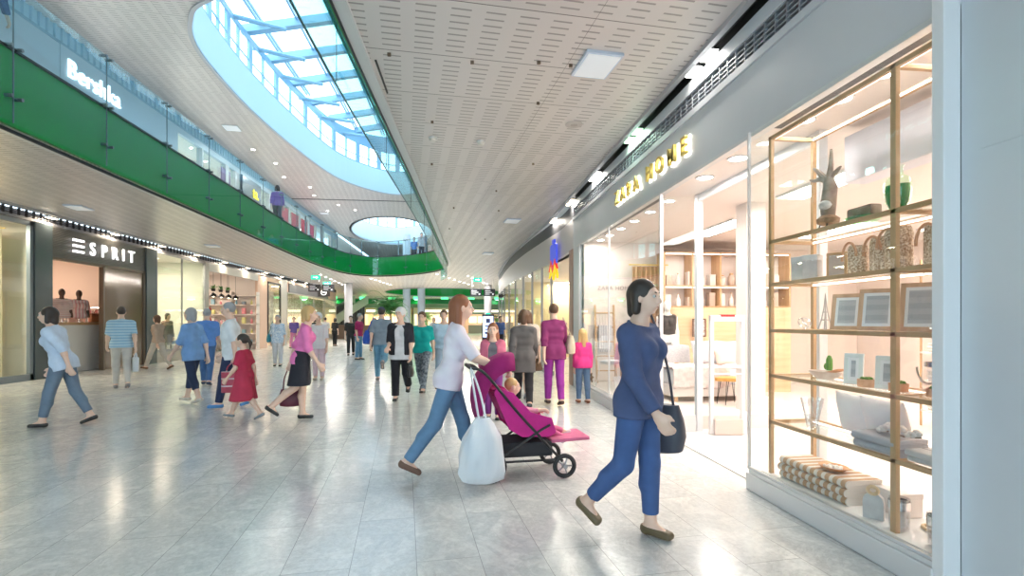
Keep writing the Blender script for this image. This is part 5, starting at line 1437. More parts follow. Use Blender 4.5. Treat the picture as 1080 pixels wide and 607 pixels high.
# downlight rows
random.seed(11)
def row_dl(pts, z, group, lab, r=.055, power=0, es=LAMPW):
    for k, (x, y) in enumerate(pts):
        t = thing('downlight', lab, 'downlight', (x, y, z), 0, group)
        MB().lathe([(1e-3, -.008), (r, -.008), (r * 1.3, 0)], 12).build('lamp_lens', es, t)
        if power: area_light('lamp', (0, 0, -.03), r * 1.5, r * 1.5, power, (1, .95, .88), parent=t)
row_dl([(-1.2 + .33 * i, 30 + i * 1.3) for i in range(8)] + [(.6 + .3 * i, 31 + i * 1.3) for i in range(7)] + [(-5.5 + .1 * i, 33.5 + i * 1.1) for i in range(6)] + [(-8 - .1 * i, 31 + i * 1.6) for i in range(7)], ZC, 'small downlights of the far lower ceiling', 'small round downlight in the far lower ceiling', .06, 55)
row_dl([(-9.3, 24.5), (-9.0, 26.5), (-9.4, 29), (-8.6, 31), (-8.9, 33), (-8.0, 35.5), (-7.2, 37), (-9.2, 37.5)], ZC2, 'small downlights of the upper ceiling', 'small round downlight in the upper ceiling', .07, 40)
# detectors, speaker, hooks
for k, (x, y) in enumerate(((-.37, 7.74), (.35, 7.82))):
    t = thing('smoke_detector', 'small white smoke detector on the right ceiling, %s one of two' % ('left' if k == 0 else 'right'), 'smoke detector', (x, y, ZC))
    MB().lathe([(.07, 0), (.07, -.02)], 20).build('base', WHITE, t, True); MB().lathe([(.055, -.02), (.05, -.05), (.02, -.06), (1e-3, -.06)], 20).build('sensor_head', mat('cream_plastic', (.8, .76, .7), .4), t, True)
t = thing('ceiling_speaker', 'round flush grey loudspeaker in the right ceiling', 'loudspeaker', (1.61, 7.01, ZC))
MB().lathe([(.12, 0), (.12, -.008), (.11, -.012)], 26).build('rim', mat('speaker_rim', (.55, .5, .47), .5), t, True); MB().lathe([(.1, -.010), (1e-3, -.014)], 26).build('grille', mat('speaker_mesh', (.45, .40, .37), .7), t, True)
E2 = []
for k, (px_, py_) in enumerate(((-.7, 5.35), (.15, 5.42), (.85, 5.35), (1.2, 5.38), (-.35, 7.1), (-.45, 9.0), (1.0, 6.35), (1.3, 8.8), (.8, 10.7), (1.0, 12.6), (-.1, 12.4), (-.25, 15.2), (.9, 17))):
    t = thing('ceiling_hook', 'tiny dark fixing hook in a joint of the slotted right ceiling', 'hook', (px_, py_, ZC), 0, 'small hooks in the ceiling joints')
    MB().box(-.018, .018, -.012, .012, -.03, 0).build('hook_body', mat('bronze', (.2, .14, .1), .4, .6), t)
t = thing('ceiling_strut', 'thin black stay wire at the ceiling edge beside the smoke curtain', 'strut', (-.86, 5.5, ZC))
MB().tube([(0, 0, -.004), (.02, .75, -.012)], .012, 6).build('rod', BLACK, t)

# hanging signs
def hang_sign(label, x, y, z, w_, h_, m, drop, face=None, name='hanging_sign', body_t=.09):
    t = thing(name, label, 'sign', (x, y, z))
    MB().rbox(-w_ / 2, w_ / 2, -body_t / 2, body_t / 2, 0, h_, .008).build('sign_body', m, t)
    for dx in (-w_ * .35, w_ * .35): MB().tube([(dx, 0, h_), (dx, 0, h_ + drop)], .012, 6).build('rod', RIM, t)
    return t
for k, (x, y, nm) in enumerate(((-9.15, 34.0, 'left of the left pair'), (-8.3, 34.0, 'right of the left pair'), (1.9 - .75, 33.0, 'left of the right pair'), (2.02, 33.0, 'right of the right pair'))):
    z = 3.38 if k < 2 else 3.1
    t = hang_sign('black hanging direction sign with small white writing, %s' % nm, x, y, z, .74, .46, mat('sign_black', (.012, .014, .02), .4), ZC - z - .46)
    for r_, wd in enumerate((.34, .44, .30)):
        MB().box(-.28, -.28 + wd, -.052, -.046, .33 - r_ * .11, .36 - r_ * .11).build('writing', mat('sign_grey', (.65, .67, .7), .5, emit=(.7, .7, .75), es=.5), t)
    MB().box(.18, .27, -.052, -.046, .08, .17).build('symbol', mat('sign_grey'), t)
EXG = mat('exit_green', (.0, .42, .28), .4, emit=(.05, .75, .5), es=1.1)
for k, (x, y) in enumerate(((-8.08, 30.27), (-8.63, 35.0), (1.18, 31.0))):
    t = hang_sign('small green emergency exit sign with a white arrow, %s' % ['nearer one over the left walkway', 'farther one over the left walkway', 'on the right near the black signs'][k], x, y, 3.86, .50, .24, EXG, .10, name='exit_sign')
    MB().box(-.14, .06, -.052, -.046, .10, .14).prism([(.04, .05), (.16, .12), (.04, .19)], -.052, -.046, Matrix(((1, 0, 0, 0), (0, 0, 1, 0), (0, 1, 0, 0), (0, 0, 0, 1)))).build('arrow', SIGNW, t)

# ================================================================== LEFT SHOPS
es = thing('shop_sign', 'white lit letters reading ESPRIT on the ribbed grey fascia', 'sign', (XL + .05, 16.62, 3.36), R(90))
# in the sign frame x runs along the shop front (away from the camera is -x after turning), so lay letters right to left
es.rotation_euler = (0, 0, R(90))
eb = MB()
for z in (.0, .155, .31): eb.box(-1.42, -1.02, -.04, .0, z, z + .062)
eb.build('letter', SIGNW, es)
lx = -.86
for ch, wd in (('S', .36), ('P', .36), ('R', .36), ('I', .20), ('T', .36)):
    text_mesh('letter', ch, .52, .02, SIGNW, es, (lx + wd / 2, -.03, 0), (R(90), 0, 0), bold=.004, sx=.92)
    lx += wd + .12
# window lettering of the first shop
text_mesh('window_lettering', 'comma,', .26, .003, mat('pale_vinyl', (.95, .93, .88), .5), None, (XL + .012, 12.6, 2.16), (R(90), 0, R(90)))
tag(bpy.data.objects['window_lettering'], 'pale comma lettering on the first shop window at the left edge', 'lettering')
# cream curtain wall display in window one
curtain('pale cream curtain hanging in the first window at the left edge', XL - 1.4, XL - .5, 13.7, .02, 3.7, noisy('cream_cloth', (.78, .64, .42), (.86, .74, .54), 3, .8), waves=5)
t = thing('tripod_easel', 'thin wooden easel in the first window at the left edge', 'easel', (XL - .7, 12.4, 0.01))
for a in (0, 2.1, 4.2): MB().tube([(.4 * math.cos(a), .4 * math.sin(a), 0), (0, 0, 1.3)], .015, 6).build('leg', OAKZ, t)
# clothes shop: sliding door, counter, shelf, mannequins, bag, clothes rail
struct(MB().rbox(XL - .06, XL - .02, 16.55, 18.45, .02, 3.08, .004).build('door_2', mat('bronze_glass', (.20, .135, .085), .12, .2, coat=.5)), 'bronze tinted sliding door')
struct(MB().box(XL - .1, XL + .02, 16.47, 16.55, 0, 3.14).box(XL - .1, XL + .02, 18.45, 18.55, 0, 3.14).box(XL - .1, XL + .02, 14.5, 18.55, 3.08, 3.15).build('trim_26', mat('bronze_frame', (.16, .12, .09), .3, .4)))
t = thing('display_counter', 'white display counter with an oak top at the clothes shop entrance', 'counter', (XL - .75, 15.85, .005), 0)
MB().rbox(-.3, .3, -.42, 1.30, 0, 1.35, .01).build('cabinet', mat('counter_white', (.84, .82, .80), .4), t)
MB().rbox(-.34, .34, -.45, 2.02, 1.35, 1.43, .006).build('counter_top', OAK, t)
MB().rbox(-.3, .3, 1.95, 2.01, 0, 1.35).build('side_panel', OAKZ, t)
MB().tube([(.0, 1.3, 1.2), (.0, 1.95, 1.2)], .012, 8).build('hanging_rail', CHROME, t)
for k in range(7):
    yy = 17.20 + k * .085
    c = [(.10, .18, .38), (.25, .38, .60), (.08, .10, .2), (.55, .62, .72), (.18, .25, .45), (.4, .1, .15), (.1, .2, .4)][k]
    t = thing('hanging_shirt', 'blue toned garment on the low rail of the clothes shop, place %d from the left' % (k + 1), 'shirt', (XL - .75, yy, .28), 0, 'garments on the low rail')
    MB().prism([(-.2, 0), (.2, 0), (.19, .6), (.26, .55), (.24, .75), (.07, .86), (-.07, .86), (-.24, .75), (-.26, .55), (-.19, .6)], -.02, .02, Matrix(((1, 0, 0, 0), (0, 0, 1, 0), (0, 1, 0, 0), (0, 0, 0, 1)))).build('garment', fabric('rail%d' % k, c), t)
    MB().tube([(-.18, 0, .80), (0, 0, .88), (.18, 0, .80)], .007, 6).tube([(0, 0, .88), (.0, 0, .935)], .005, 6).build('hanger', CHROME, t)
for k, y in enumerate((15.15, 15.75)):
    person('dark headed display mannequin in a pink checked top on the counter, %s' % ('left' if k == 0 else 'right'), (XL - .75, y, 1.43 - .84), -90, H=1.62, pose='stand', name='mannequin', cat='mannequin', skin=1, face=False, hair='short', hairc='dark',
           top=striped('pink_check_%d' % k, (.80, .45, .45) if k == 0 else (.85, .55, .58), (.90, .74, .74), .06, .5, 2 if k else 0), sleeve=.4, over=dict(cut=1), h=.014) if False else None
def bust(label, loc, rz, m, headm, s=1.0):
    t = thing('mannequin_bust', label, 'mannequin', loc, rz)
    MB().lathe([(.10, 0), (.10, .02), (.02, .03), (.02, .12)], 20).build('stand', CHROME, t, True)
    tor = [cap((-.08, 0, .2), (.08, 0, .2), .105), cap((-.055, 0, .34), (.055, 0, .34), .09), cap((-.075, 0, .48), (.075, 0, .48), .1), ell((-.07, .08, .49), np.array([.06, .055, .06])), ell((.07, .08, .49), np.array([.06, .055, .06])), cap((-.12, -.01, .62), (.12, -.01, .62), .062)]
    arms = [cap((-.17, -.01, .6), (-.22, 0, .36), .05, .045, True), cap((.17, -.01, .6), (.22, 0, .36), .05, .045, True)]
    blob('body', [(tor[:-1] + [cap((0, -.01, .62), (0, 0, .74), .055, .05), tor[-1]] + [cap((-.17, -.01, .6), (-.23, .02, .16), .045, .03), cap((.17, -.01, .6), (.23, .02, .16), .045, .03)], [((0, 0, .12), (0, 0, -1))]), ([ell((0, .0, .85), np.array([.075, .095, .115]))], [])], headm, t, .013, 0, .03, .02)
    blob('shirt', [(tor, [((0, 0, .11), (0, 0, -1)), ((0, 0, .67), (0, .3, 1))]), (arms, [])], m, t, .013, .02, .03, .03)
    return t
BH = mat('bust_brown', (.10, .055, .04), .4)
bust('left dark headed mannequin bust in a pale pink top on the counter', (XL - .75, 15.95, 1.435), R(-125), striped('pink_stripe', (.78, .50, .48), (.90, .80, .78), .05, .5, 2), BH)
bust('right dark headed mannequin bust in a pink checked shirt on the counter', (XL - .75, 16.62, 1.435), R(-130), striped('pink_check', (.82, .42, .42), (.92, .78, .76), .08, .5, 0), BH)
t = thing('leather_handbag', 'brown leather handbag standing on the oak counter top', 'bag', (XL - .70, 17.40, 1.435), R(60))
MB().rbox(-.24, .24, -.09, .09, 0, .26, .04).build('bag_body', mat('brown_leather', (.28, .12, .05), .4), t, True); MB().rbox(-.25, .25, -.1, .1, .2, .28, .03).build('flap', mat('brown_leather2', (.22, .09, .04), .4), t, True)
MB().tube(crom([(-.14, 0, .26), (-.08, 0, .38), (.08, 0, .38), (.14, 0, .26)], 4), .012, 8).build('handle', mat('brown_leather2'), t, True)
for k in range(4):
    xk = XL - 1.3 - 1.1 * k
    t = thing('clothes_rack', 'chrome rack of clothes deep in the clothes shop, %s from the left' % ('first', 'second', 'third', 'fourth')[k], 'clothes rack', (xk, 18.35, .01), R(-90))
    MB().tube([(0, -.4, 1.9), (0, .4, 1.9)], .015, 8).build('rail', CHROME, t)
    for dy in (-.4, .4): MB().tube([(0, dy, 0), (0, dy, 1.9)], .015, 8).build('upright', CHROME, t)
    gm = MB()
    for j in range(7): gm.rbox(-.22, .22, -.33 + j * .1, -.28 + j * .1, 1.05, 1.82, .02)
    o = gm.build('garments', striped('garment_mix%d' % k, [(.75, .3, .3), (.85, .8, .78), (.3, .4, .6), (.7, .5, .45)][k], (.85, .7, .66), .2, .5, 1), t); o['kind'] = 'stuff'
# window three: mannequin and folded goods
person('dark haired display mannequin in a dark patterned coat in the greenish window', (XL - .55, 20.9, .01), -110, H=1.74, pose='stand', name='mannequin', cat='mannequin', skin=1, face=False, hair='bob', hairc='dark', top=fabric('coat_dark', (.10, .08, .10)), sleeve=1, hem=-.25,
       bottom=fabric('taupe', (.3, .26, .22)), h=.016)
t = thing('display_plinth', 'low pale plinth with folded jeans in the greenish window', 'plinth', (XL - .8, 21.5, .01))
MB().rbox(-.35, .35, -.6, .6, 0, .55, .01).build('plinth_body', SHOPW, t)
for k in range(3): folded('pile of folded blue jeans on the low pale plinth, %s' % ('nearest', 'middle one', 'farthest')[k], XL - .8, 21.1 + k * .4, .565, .3, .3, 3, .022, fabric('denim%d' % k, (.10 + .08 * k, .2 + .08 * k, .42)), 'folded_jeans', 'jeans')
# shop four: open front with white shelves, red dress, plants, pendant lamps
sh4 = thing('wall_shelving', 'white wall shelving packed with small goods in the open shop', 'shelf unit', (XL - 2.55, 28.3, .01), R(-90))
for z in (.3, .8, 1.3, 1.8, 2.3, 2.8): MB().box(-.2, .2, -2.6, 2.6, z, z + .04).build('shelf', SHOPW, sh4)
for y in (-2.6, -1.3, 0, 1.3, 2.56): MB().box(-.2, .2, y, y + .04, 0, 3.0).build('upright', SHOPW, sh4)
random.seed(5)
for z in (.34, .84, 1.34, 1.84, 2.34):
    for k in range(13):
        x = XL - 4.9 + k * .385; hh = random.uniform(.16, .34); c = random.choice([(.8, .3, .35), (.85, .82, .8), (.75, .72, .3), (.3, .5, .6), (.85, .6, .6), (.2, .25, .3)])
        t = thing('boxed_gift' if k % 2 else 'gift_bottle', 'small %s on the white wall shelving of the open shop' % ('box' if k % 2 else 'bottle'), 'box' if k % 2 else 'bottle', (x, 28.3, z + .01 + .001), R(-90), 'small %s on the white wall shelving' % ('boxes' if k % 2 else 'bottles'))
        m_ = mat('gift%d' % int(c[0] * 1000 + c[2] * 10), c, .4)
        if k % 2: MB().rbox(-.07, .07, -.09, .09, 0, hh, .01).build('box_body', m_, t)
        else: MB().lathe([(.05, 0), (.055, .02), (.055, hh * .6), (.02, hh * .8), (.02, hh)], 10).build('bottle_body', m_, t, True)
t = thing('dress_display', 'tall red flared dress on a stand at the left of the open shop', 'dress', (XL - .5, 24.0, .01))
MB().lathe([(.16, 0), (.16, .02), (.02, .03), (.02, .9)], 18).build('stand', CHROME, t, True)
MB().lathe([(.28, .85), (.25, 1.1), (.18, 1.45), (.12, 1.65), (.14, 1.85), (.15, 2.0), (.07, 2.12), (.05, 2.14)], 22, sy=.75).build('dress_body', fabric('red_dress', (.75, .04, .02)), t, True)
for k, y in enumerate((25.6, 26.7, 27.8)):
    t = thing('gondola_shelf', 'white low shelf island with bottles in the open shop, %s' % ORD[k], 'shelf unit', (XL - 1.6, y, .01))
    for z in (.1, .5, .9, 1.3): MB().rbox(-.3, .3, -.42, .42, z, z + .03).build('shelf', SHOPW, t)
    MB().rbox(-.02, .02, -.42, .42, 0, 1.5).build('back_panel', SHOPW, t)
    for z in (.535, .935, 1.335):
        for j in range(4):
            q_ = thing('cosmetic_bottle', 'pink or white bottle on the %s low shelf island' % ORD[k], 'bottle', (XL - 1.44, y - .3 + j * .2, z + .006), 0, 'bottles on the %s low shelf island' % ORD[k])
            MB().lathe([(.05, 0), (.05, .14), (.02, .18), (.02, .22)], 10).build('bottle_body', mat('bottle_%d' % (j % 3), [(.85, .5, .55), (.85, .84, .82), (.6, .2, .3)][j % 3], .3), q_, True)
LEAF = noisy('leaf_green', (.03, .16, .03), (.10, .34, .07), 6, .5)
for k in range(6):
    y = 23.4 + k * .75
    t = thing('hanging_plant', 'bushy green artificial plant on the lintel shelf of the open shop, %s from the left' % ORD[k], 'plant', (XL - 1.0, y, 3.0), 0, 'plants over the open shop')
    b = MB(); rr = random.Random(k)
    for j in range(46):
        a = rr.uniform(0, 2 * PI); e = rr.uniform(-.3, 1.3); L = rr.uniform(.12, .26); c = Vector((math.cos(a) * math.cos(e) * L, math.sin(a) * math.cos(e) * L * 1.3, math.sin(e) * L))
        side = Vector((-math.sin(a), math.cos(a), 0)) * .035
        b.add([c * .35, c * .7 + side, c, c * .7 - side], [(0, 1, 2, 3)])
    o = b.build('foliage', LEAF, t); MB().lathe([(.08, -.1), (.1, .02), (.09, .02)], 12).build('pot', BLACK, t, True)
    MB().tube([(0, 0, .02), (0, 0, .92)], .006, 5).build('wire', BLACK, t)
for k in range(5):
    y = 24.4 + k * .8
    t = thing('pendant_lamp', 'black dome pendant lamp in the open shop, %s from the left' % ORD[k], 'pendant lamp', (XL - .8, y, 2.62), 0, 'black pendant lamps of the open shop')
    MB().lathe([(.15, 0), (.13, .09), (.05, .16), (.02, .19)], 18, caps=False).build('shade', BLACK, t, True); MB().ball((0, 0, .03), .05).build('bulb', LAMPY, t, True); MB().tube([(0, 0, .19), (0, 0, 1.30)], .006, 5).build('cable', BLACK, t)
# projecting shop sign far left
t = thing('projecting_sign', 'dark projecting shop sign with a white ring emblem far down the left side', 'sign', (XL + .01, 40.0, 3.35))
MB().rbox(0, .9, -.05, .05, 0, .62, .02).build('sign_body', BLACK, t)
MB().tube([(.45 + .19 * math.cos(a), -.06, .31 + .19 * math.sin(a)) for a in [2 * PI * k / 24 for k in range(24)]], .022, 8, True).build('ring_emblem', SIGNW, t, True)
MB().box(.36, .56, -.065, -.055, .27, .35).build('emblem_bar', SIGNW, t)
fs_ = thing('shop_fascia_board', 'long dark fascia board of the far left shops', 'fascia', (XL + .012, 36.5, 3.3))
MB().rbox(0, .05, -3.2, 6.5, 0, .55, .01).build('board', mat('dark_board', (.10, .10, .11), .4), fs_)
struct(MB().box(XL - 1.2, XL - 1.1, 33.2, 45.8, 0, 3.3).build('wall_display_far', noisy('busy_display', (.85, .75, .62), (.45, .32, .24), 5, .6)))
# a few stands in the far display window
for k in range(8):
    y = 33.8 + k * 1.4
    person_h = 1.3
    t = thing('display_bust', 'small pale display bust in the far left window, %s along' % ORD[k], 'mannequin', (XL - .6, y, .02), 0, 'busts in the far left window')
    MB().lathe([(.15, 0), (.15, .02), (.02, .03), (.02, 1.0), (.13, 1.02), (.15, 1.15), (.10, 1.3), (.17, 1.5), (.14, 1.6), (.05, 1.65), (.05, 1.72), (1e-3, 1.73)], 16, sy=1.2).build('bust_body', mat('bust_cream', (.8, .7, .6), .5), t, True)
# upper level: sign letters, dark sign with yellow text, banners
bk = thing('shop_sign', 'white lit letters reading Bershka on the upper level fascia', 'sign', (XL + .04, 16.12, 8.10), R(90))
text_mesh('lettering', 'Bershka', .70, .03, SIGNW, bk, (0, 0, 0), (R(90), 0, 0), bold=.0, sx=.98)
MB().box(-1.3, 1.3, .02, .05, -.2, .75).build('backboard', UF, bk)
bk2 = thing('shop_sign', 'dark box sign with yellow figures on the upper level', 'sign', (XL + .03, 27.3, 7.62), R(90))
MB().rbox(-1.2, 1.2, -.1, .0, -.1, 1.0, .02).build('sign_body', mat('navy_box', (.03, .05, .08), .3), bk2)
text_mesh('lettering', 'ta.', .78, .01, mat('yellow_letters', (1, .75, 0), .4, emit=(1, .72, 0), es=1.5), bk2, (.45, -.115, .18), (R(90), 0, 0), bold=.01)
for k, (y, w_, c, z0, hh) in enumerate(((24.2, .9, (.25, .15, .3), 5.8, 2.6), (32.0, 1.3, (.55, .05, .09), 5.9, 2.55), (34.0, 1.3, (.60, .06, .10), 5.9, 2.55), (36.0, 1.3, (.62, .05, .09), 5.9, 2.55), (38.1, .9, (.7, .05, .15), 5.9, 2.55))):
    t = thing('wall_banner', '%s banner panel in an upper level shop window, %s along' % (['purple', 'dark red', 'red', 'bright red', 'crimson'][k], ORD[k]), 'banner', (XL - .06 + .03, y, z0))
    MB().rbox(0, .03, 0, w_, 0, hh, .004).build('panel', noisy('banner%d' % k, c, tuple(v * .6 for v in c), 3, .5), t)
    MB().box(.03, .035, w_ * .2, w_ * .8, hh * .45, hh * .55).box(.03, .035, w_ * .2, w_ * .6, hh * .32, hh * .37).build('stripe', WHITE, t)
# right: colourful bottle-shaped logo on the curving fascia
lo = thing('shop_logo', 'blue bottle shaped shop logo with yellow and red waves on the mauve fascia', 'sign', (2.50, 13.25, 2.66), R(-86))
MF = Matrix(((1, 0, 0, 0), (0, 0, 1, 0), (0, 1, 0, 0), (0, 0, 0, 1)))
MB().prism([(-.3, .28), (.3, .28), (.3, .78), (.2, .82), (-.2, .82), (-.3, .78)], -.02, .03, MF).prism([(-.1, .84), (.1, .84), (.1, .94), (-.1, .94)], -.02, .03, MF).build('blue_shape', mat('logo_blue', (.05, .08, .62), .4, emit=(.06, .1, .8), es=.5), lo)
MB().prism([(-.42, -.05), (-.2, .28), (0, .05), (.2, .3), (.42, 0), (.4, -.1), (.2, .14), (0, -.12), (-.2, .12)], -.03, .02, MF).build('yellow_wave', mat('logo_yellow', (.95, .7, .0), .4, emit=(1, .7, 0), es=.5), lo)
MB().prism([(-.4, .12), (-.2, .42), (0, .2), (.2, .42), (.42, .14), (.2, .3), (0, .06), (-.2, .28)], -.035, .015, MF).build('red_wave', mat('logo_red', (.8, .03, .02), .4, emit=(1, .05, .02), es=.4), lo)
# ceiling lights of the next shop
for k in range(5):
    y = 13.6 + k * 3.3
    t = thing('ceiling_light', 'linear ceiling light in the yellow walled shop on the right, %s' % ORD[k], 'ceiling light', (4.4, y, 3.05), 0, 'lights of the yellow walled shop')
    MB().box(-.6, .6, -.1, .1, -.04, 0).build('frame', WHITE, t); MB().box(-.56, .56, -.07, .07, -.05, -.04).build('diffuser', LAMPW, t)
    area_light('lamp', (0, 0, -.06), 1.1, .14, 70, (1, .92, .8), parent=t)
for k in range(5):
    y = 14.2 + k * 2.6
    t = thing('shop_shelf', 'dark shelf unit with cartons inside the yellow walled shop, %s' % ORD[k], 'shelf unit', (5.6, y, .01))
    for z in (.1, .6, 1.1, 1.6, 2.1): MB().rbox(-.2, .2, -.8, .8, z, z + .03).build('shelf', mat('shelf_brown', (.35, .22, .14), .5), t)
    for dy in (-.8, .77): MB().box(-.2, .2, dy, dy + .03, 0, 2.4).build('upright', mat('shelf_brown'), t)
    c_ = MB()
    for z in (.13, .63, 1.13, 1.63):
        for j in range(6): c_.rbox(-.12, .1, -.72 + j * .25, -.55 + j * .25, z, z + random.uniform(.2, .38), .01)
    o = c_.build('cartons', noisy('carton_mix', (.8, .75, .6), (.6, .3, .2), 4, .5), t); o['kind'] = 'stuff'
# camera on the right pier far down
t = thing('security_camera', 'small black security camera on the far right shop pier', 'camera', (2.12, 24.0, 2.6))
MB().rbox(-.22, 0, -.09, .09, 0, .14, .02).build('housing', BLACK, t, True); MB().tube([(0, 0, .08), (.12, 0, .12)], .025, 8).build('bracket', BLACK, t); MB().lathe([(.05, 0), (.05, -.05)], 12, (-.1, 0, 0)).build('lens', mat('lens_blue', (.1, .2, .4), .1), t)

# ================================================================== FAR END
COLM = noisy('column_plaster', (.62, .66, .72), (.56, .60, .66), 2, .5)
for k, (x, y, r, zt) in enumerate(((-7.75, 37.5, .28, ZC), (-4.6, 47.0, .34, 9.3), (-3.3, 47.2, .34, 9.3), (2.25, 38.5, .28, ZC), (4.6, 40.5, .30, ZC))):
    t = thing('column', ['grey round column on the left below the black signs', 'left one of two tall pale columns rising through the far opening', 'right one of two tall pale columns rising through the far opening', 'grey column far right below the black signs', 'rightmost far column beside the curving shops'][k], 'column', (x, y, 0))
    MB().lathe([(r, 0.12), (r, zt)], 26).build('shaft', COLM if k in (1, 2) else mat('grey_column', (.38, .38, .40), .5), t, True)
    MB().lathe([(r + .05, 0), (r + .05, .12), (r, .13)], 26).build('base', CHROME, t, True)
def palm(label, x, y, hgt, n=34, seed=0, spread=1.0):
    rr = random.Random(seed)
    t = thing('potted_palm', label, 'palm', (x, y, 0))
    MB().lathe([(.34, 0), (.40, .55), (.42, .6), (.37, .6), (.36, .52), (1e-3, .52)], 26).build('planter', mat('planter_grey', (.45, .46, .48), .5), t, True)
    MB().tube(crom([(0, 0, .5), (.03, .02, hgt * .45), (-.02, 0, hgt * .72)], 6), .055, 10).build('trunk', noisy('trunk_brown', (.25, .16, .09), (.36, .25, .16), 14, .8), t, True)
    b = MB()
    for k in range(n):
        a = rr.uniform(0, 2 * PI); up_ = rr.uniform(.15, 1.25); L = rr.uniform(.65, 1.05) * spread
        base = Vector((0, 0, hgt * rr.uniform(.55, .74))); d = Vector((math.cos(a), math.sin(a), 0)); pts = []
        for q_ in range(7):
            f = q_ / 6; pts.append(base + d * L * f * (1 - .15 * f) + Vector((0, 0, up_ * L * f - .75 * L * f * f)))
        side = Vector((-math.sin(a), math.cos(a), 0))
        for q_ in range(6):
            p0, p1 = pts[q_], pts[q_ + 1]
            b.add([p0 - side * .008, p0 + side * .008, p1 + side * .006, p1 - side * .006], [(0, 1, 2, 3)])
            for sg_ in (-1, 1):
                for u in (0, .5):
                    m_ = p0 + (p1 - p0) * u; ll = .30 * (1 - abs((q_ + u) / 6 - .45)) * spread
                    tip = m_ + side * sg_ * ll + (p1 - p0) * .9 + Vector((0, 0, -.05))
                    wv = (p1 - p0) * .22
                    b.add([m_, m_ + wv + side * sg_ * ll * .3, tip, m_ - wv * .3 + side * sg_ * ll * .35], [(0, 1, 2, 3)])
    b.build('fronds', LEAF, t)
palm('potted palm in front of the two tall pale columns', -3.95, 30.6, 3.5, 60, 2, 1.35)
palm('smaller potted palm right of the two tall pale columns', -2.2, 36.5, 2.6, 34, 5, .8)
palm('potted palm at the far right below the green lights', 3.2, 42.5, 2.6, 34, 8, .8)
# digital totem
t = thing('digital_totem', 'upright digital information screen with a black frame and green cap', 'kiosk', (1.35, 23.0, 0), R(-4))
MB().rbox(-.27, .27, -.06, .06, .08, 1.78, .02).build('housing', BLACK, t); MB().rbox(-.35, .35, -.2, .2, 0, .08, .01).build('base', CHROME, t)
MB().box(-.23, .23, -.064, -.06, .75, 1.70).build('screen', mat('screen_blue', (.6, .7, 1), .3, emit=(.55, .65, 1), es=1.6), t)
MB().box(-.09, .09, -.068, -.064, 1.40, 1.58).box(-.14, .14, -.068, -.064, 1.22, 1.28).box(-.14, .06, -.068, -.064, 1.08, 1.13).box(-.14, .14, -.068, -.064, .9, 1.0).build('screen_graphic', mat('screen_dark', (.08, .1, .25), .4), t)
MB().box(-.1, .1, -.05, .05, 1.78, 1.84).build('green_cap', EXG, t)
# far shops: lit boxes across the end
farm = mat('far_shop_wall', (.80, .58, .36), .6)
for k, (x0, x1, c) in enumerate(((-17, -11.5, (.85, .62, .40)), (-11.3, -5.5, (.9, .72, .45)), (-5.3, 0.5, (.9, .74, .56)), (.7, 6.5, (.55, .42, .32)), (6.7, 14, (.8, .6, .4)))):
    y = 62
    t = thing('far_shop', 'lit shop unit across the far end of the mall, %s from the left' % ORD[k].replace('nearest', 'first'), 'shop', ((x0 + x1) / 2, y, 0)); L = (x1 - x0) / 2
    MB().box(-L, L, 4.0, 4.1, 0, 2.9).box(-L, -L + .15, 0, 4, 0, 2.9).box(L - .15, L, 0, 4, 0, 2.9).build('wall', mat('far_wall%d' % k, c, .6), t)
    MB().box(-L, L, -.15, .1, 2.35, 3.1).build('fascia', mat('far_fascia%d' % k, [(.2, .2, .2), (.75, .5, .3), (.65, .45, .35), (.2, .2, .18), (.5, .3, .2)][k], .5), t)
    MB().box(-L * .8, L * .8, -.19, -.15, 2.6, 2.85).build('sign_panel', mat('far_sign', (1, .9, .75), .4, emit=(1, .86, .68), es=2.2), t)
    MB().rbox(-L * .8, L * .8, 1.0, 1.6, 0, 1.05, .02).build('counter', mat('far_counter%d' % k, [(.4, .25, .15), (.3, .2, .14), (.8, .7, .6), (.25, .2, .18), (.6, .5, .4)][k], .4), t)
    for j in range(4): MB().rbox(-L * .75 + j * L * .4, -L * .75 + j * L * .4 + L * .32, 3.9, 3.98, 1.3, 2.1, .01).build('menu_board', mat('menu_glow', (1, .8, .6), .4, emit=(1, .78, .55), es=1.3), t)
    area_light('lamp', (0, 1.8, 2.85), L * 1.6, 2.5, 330, (1, .84, .62), parent=t)
struct(MB().box(-17.5, 15.5, 61.9, 62.1, 3.1, ZC).build('wall_far_fascia', mat('olive_band', (.22, .25, .18), .5)))
for k in range(9):
    x = -13.5 + k * 3.0
    t = thing('green_floodlight', 'green glowing ceiling light at the far end, %s from the left' % ORD[k].replace('nearest', 'first'), 'lamp', (x, 57.5 + (k % 3), ZC - .02), 0, 'green lights at the far end')
    MB().lathe([(.35, -.30), (.42, -.06), (.42, 0)], 18).build('shade', mat('lamp_green', (.1, .7, .3), .4, emit=(.12, .95, .35), es=2.2), t, True); MB().lathe([(1e-3, -.32), (.3, -.31)], 18).build('diffuser', mat('glow_mint', (.8, 1, .85), .4, emit=(.75, 1, .85), es=6), t)
    area_light('lamp', (0, 0, -.35), .6, .6, 60, (.35, 1, .5), parent=t)
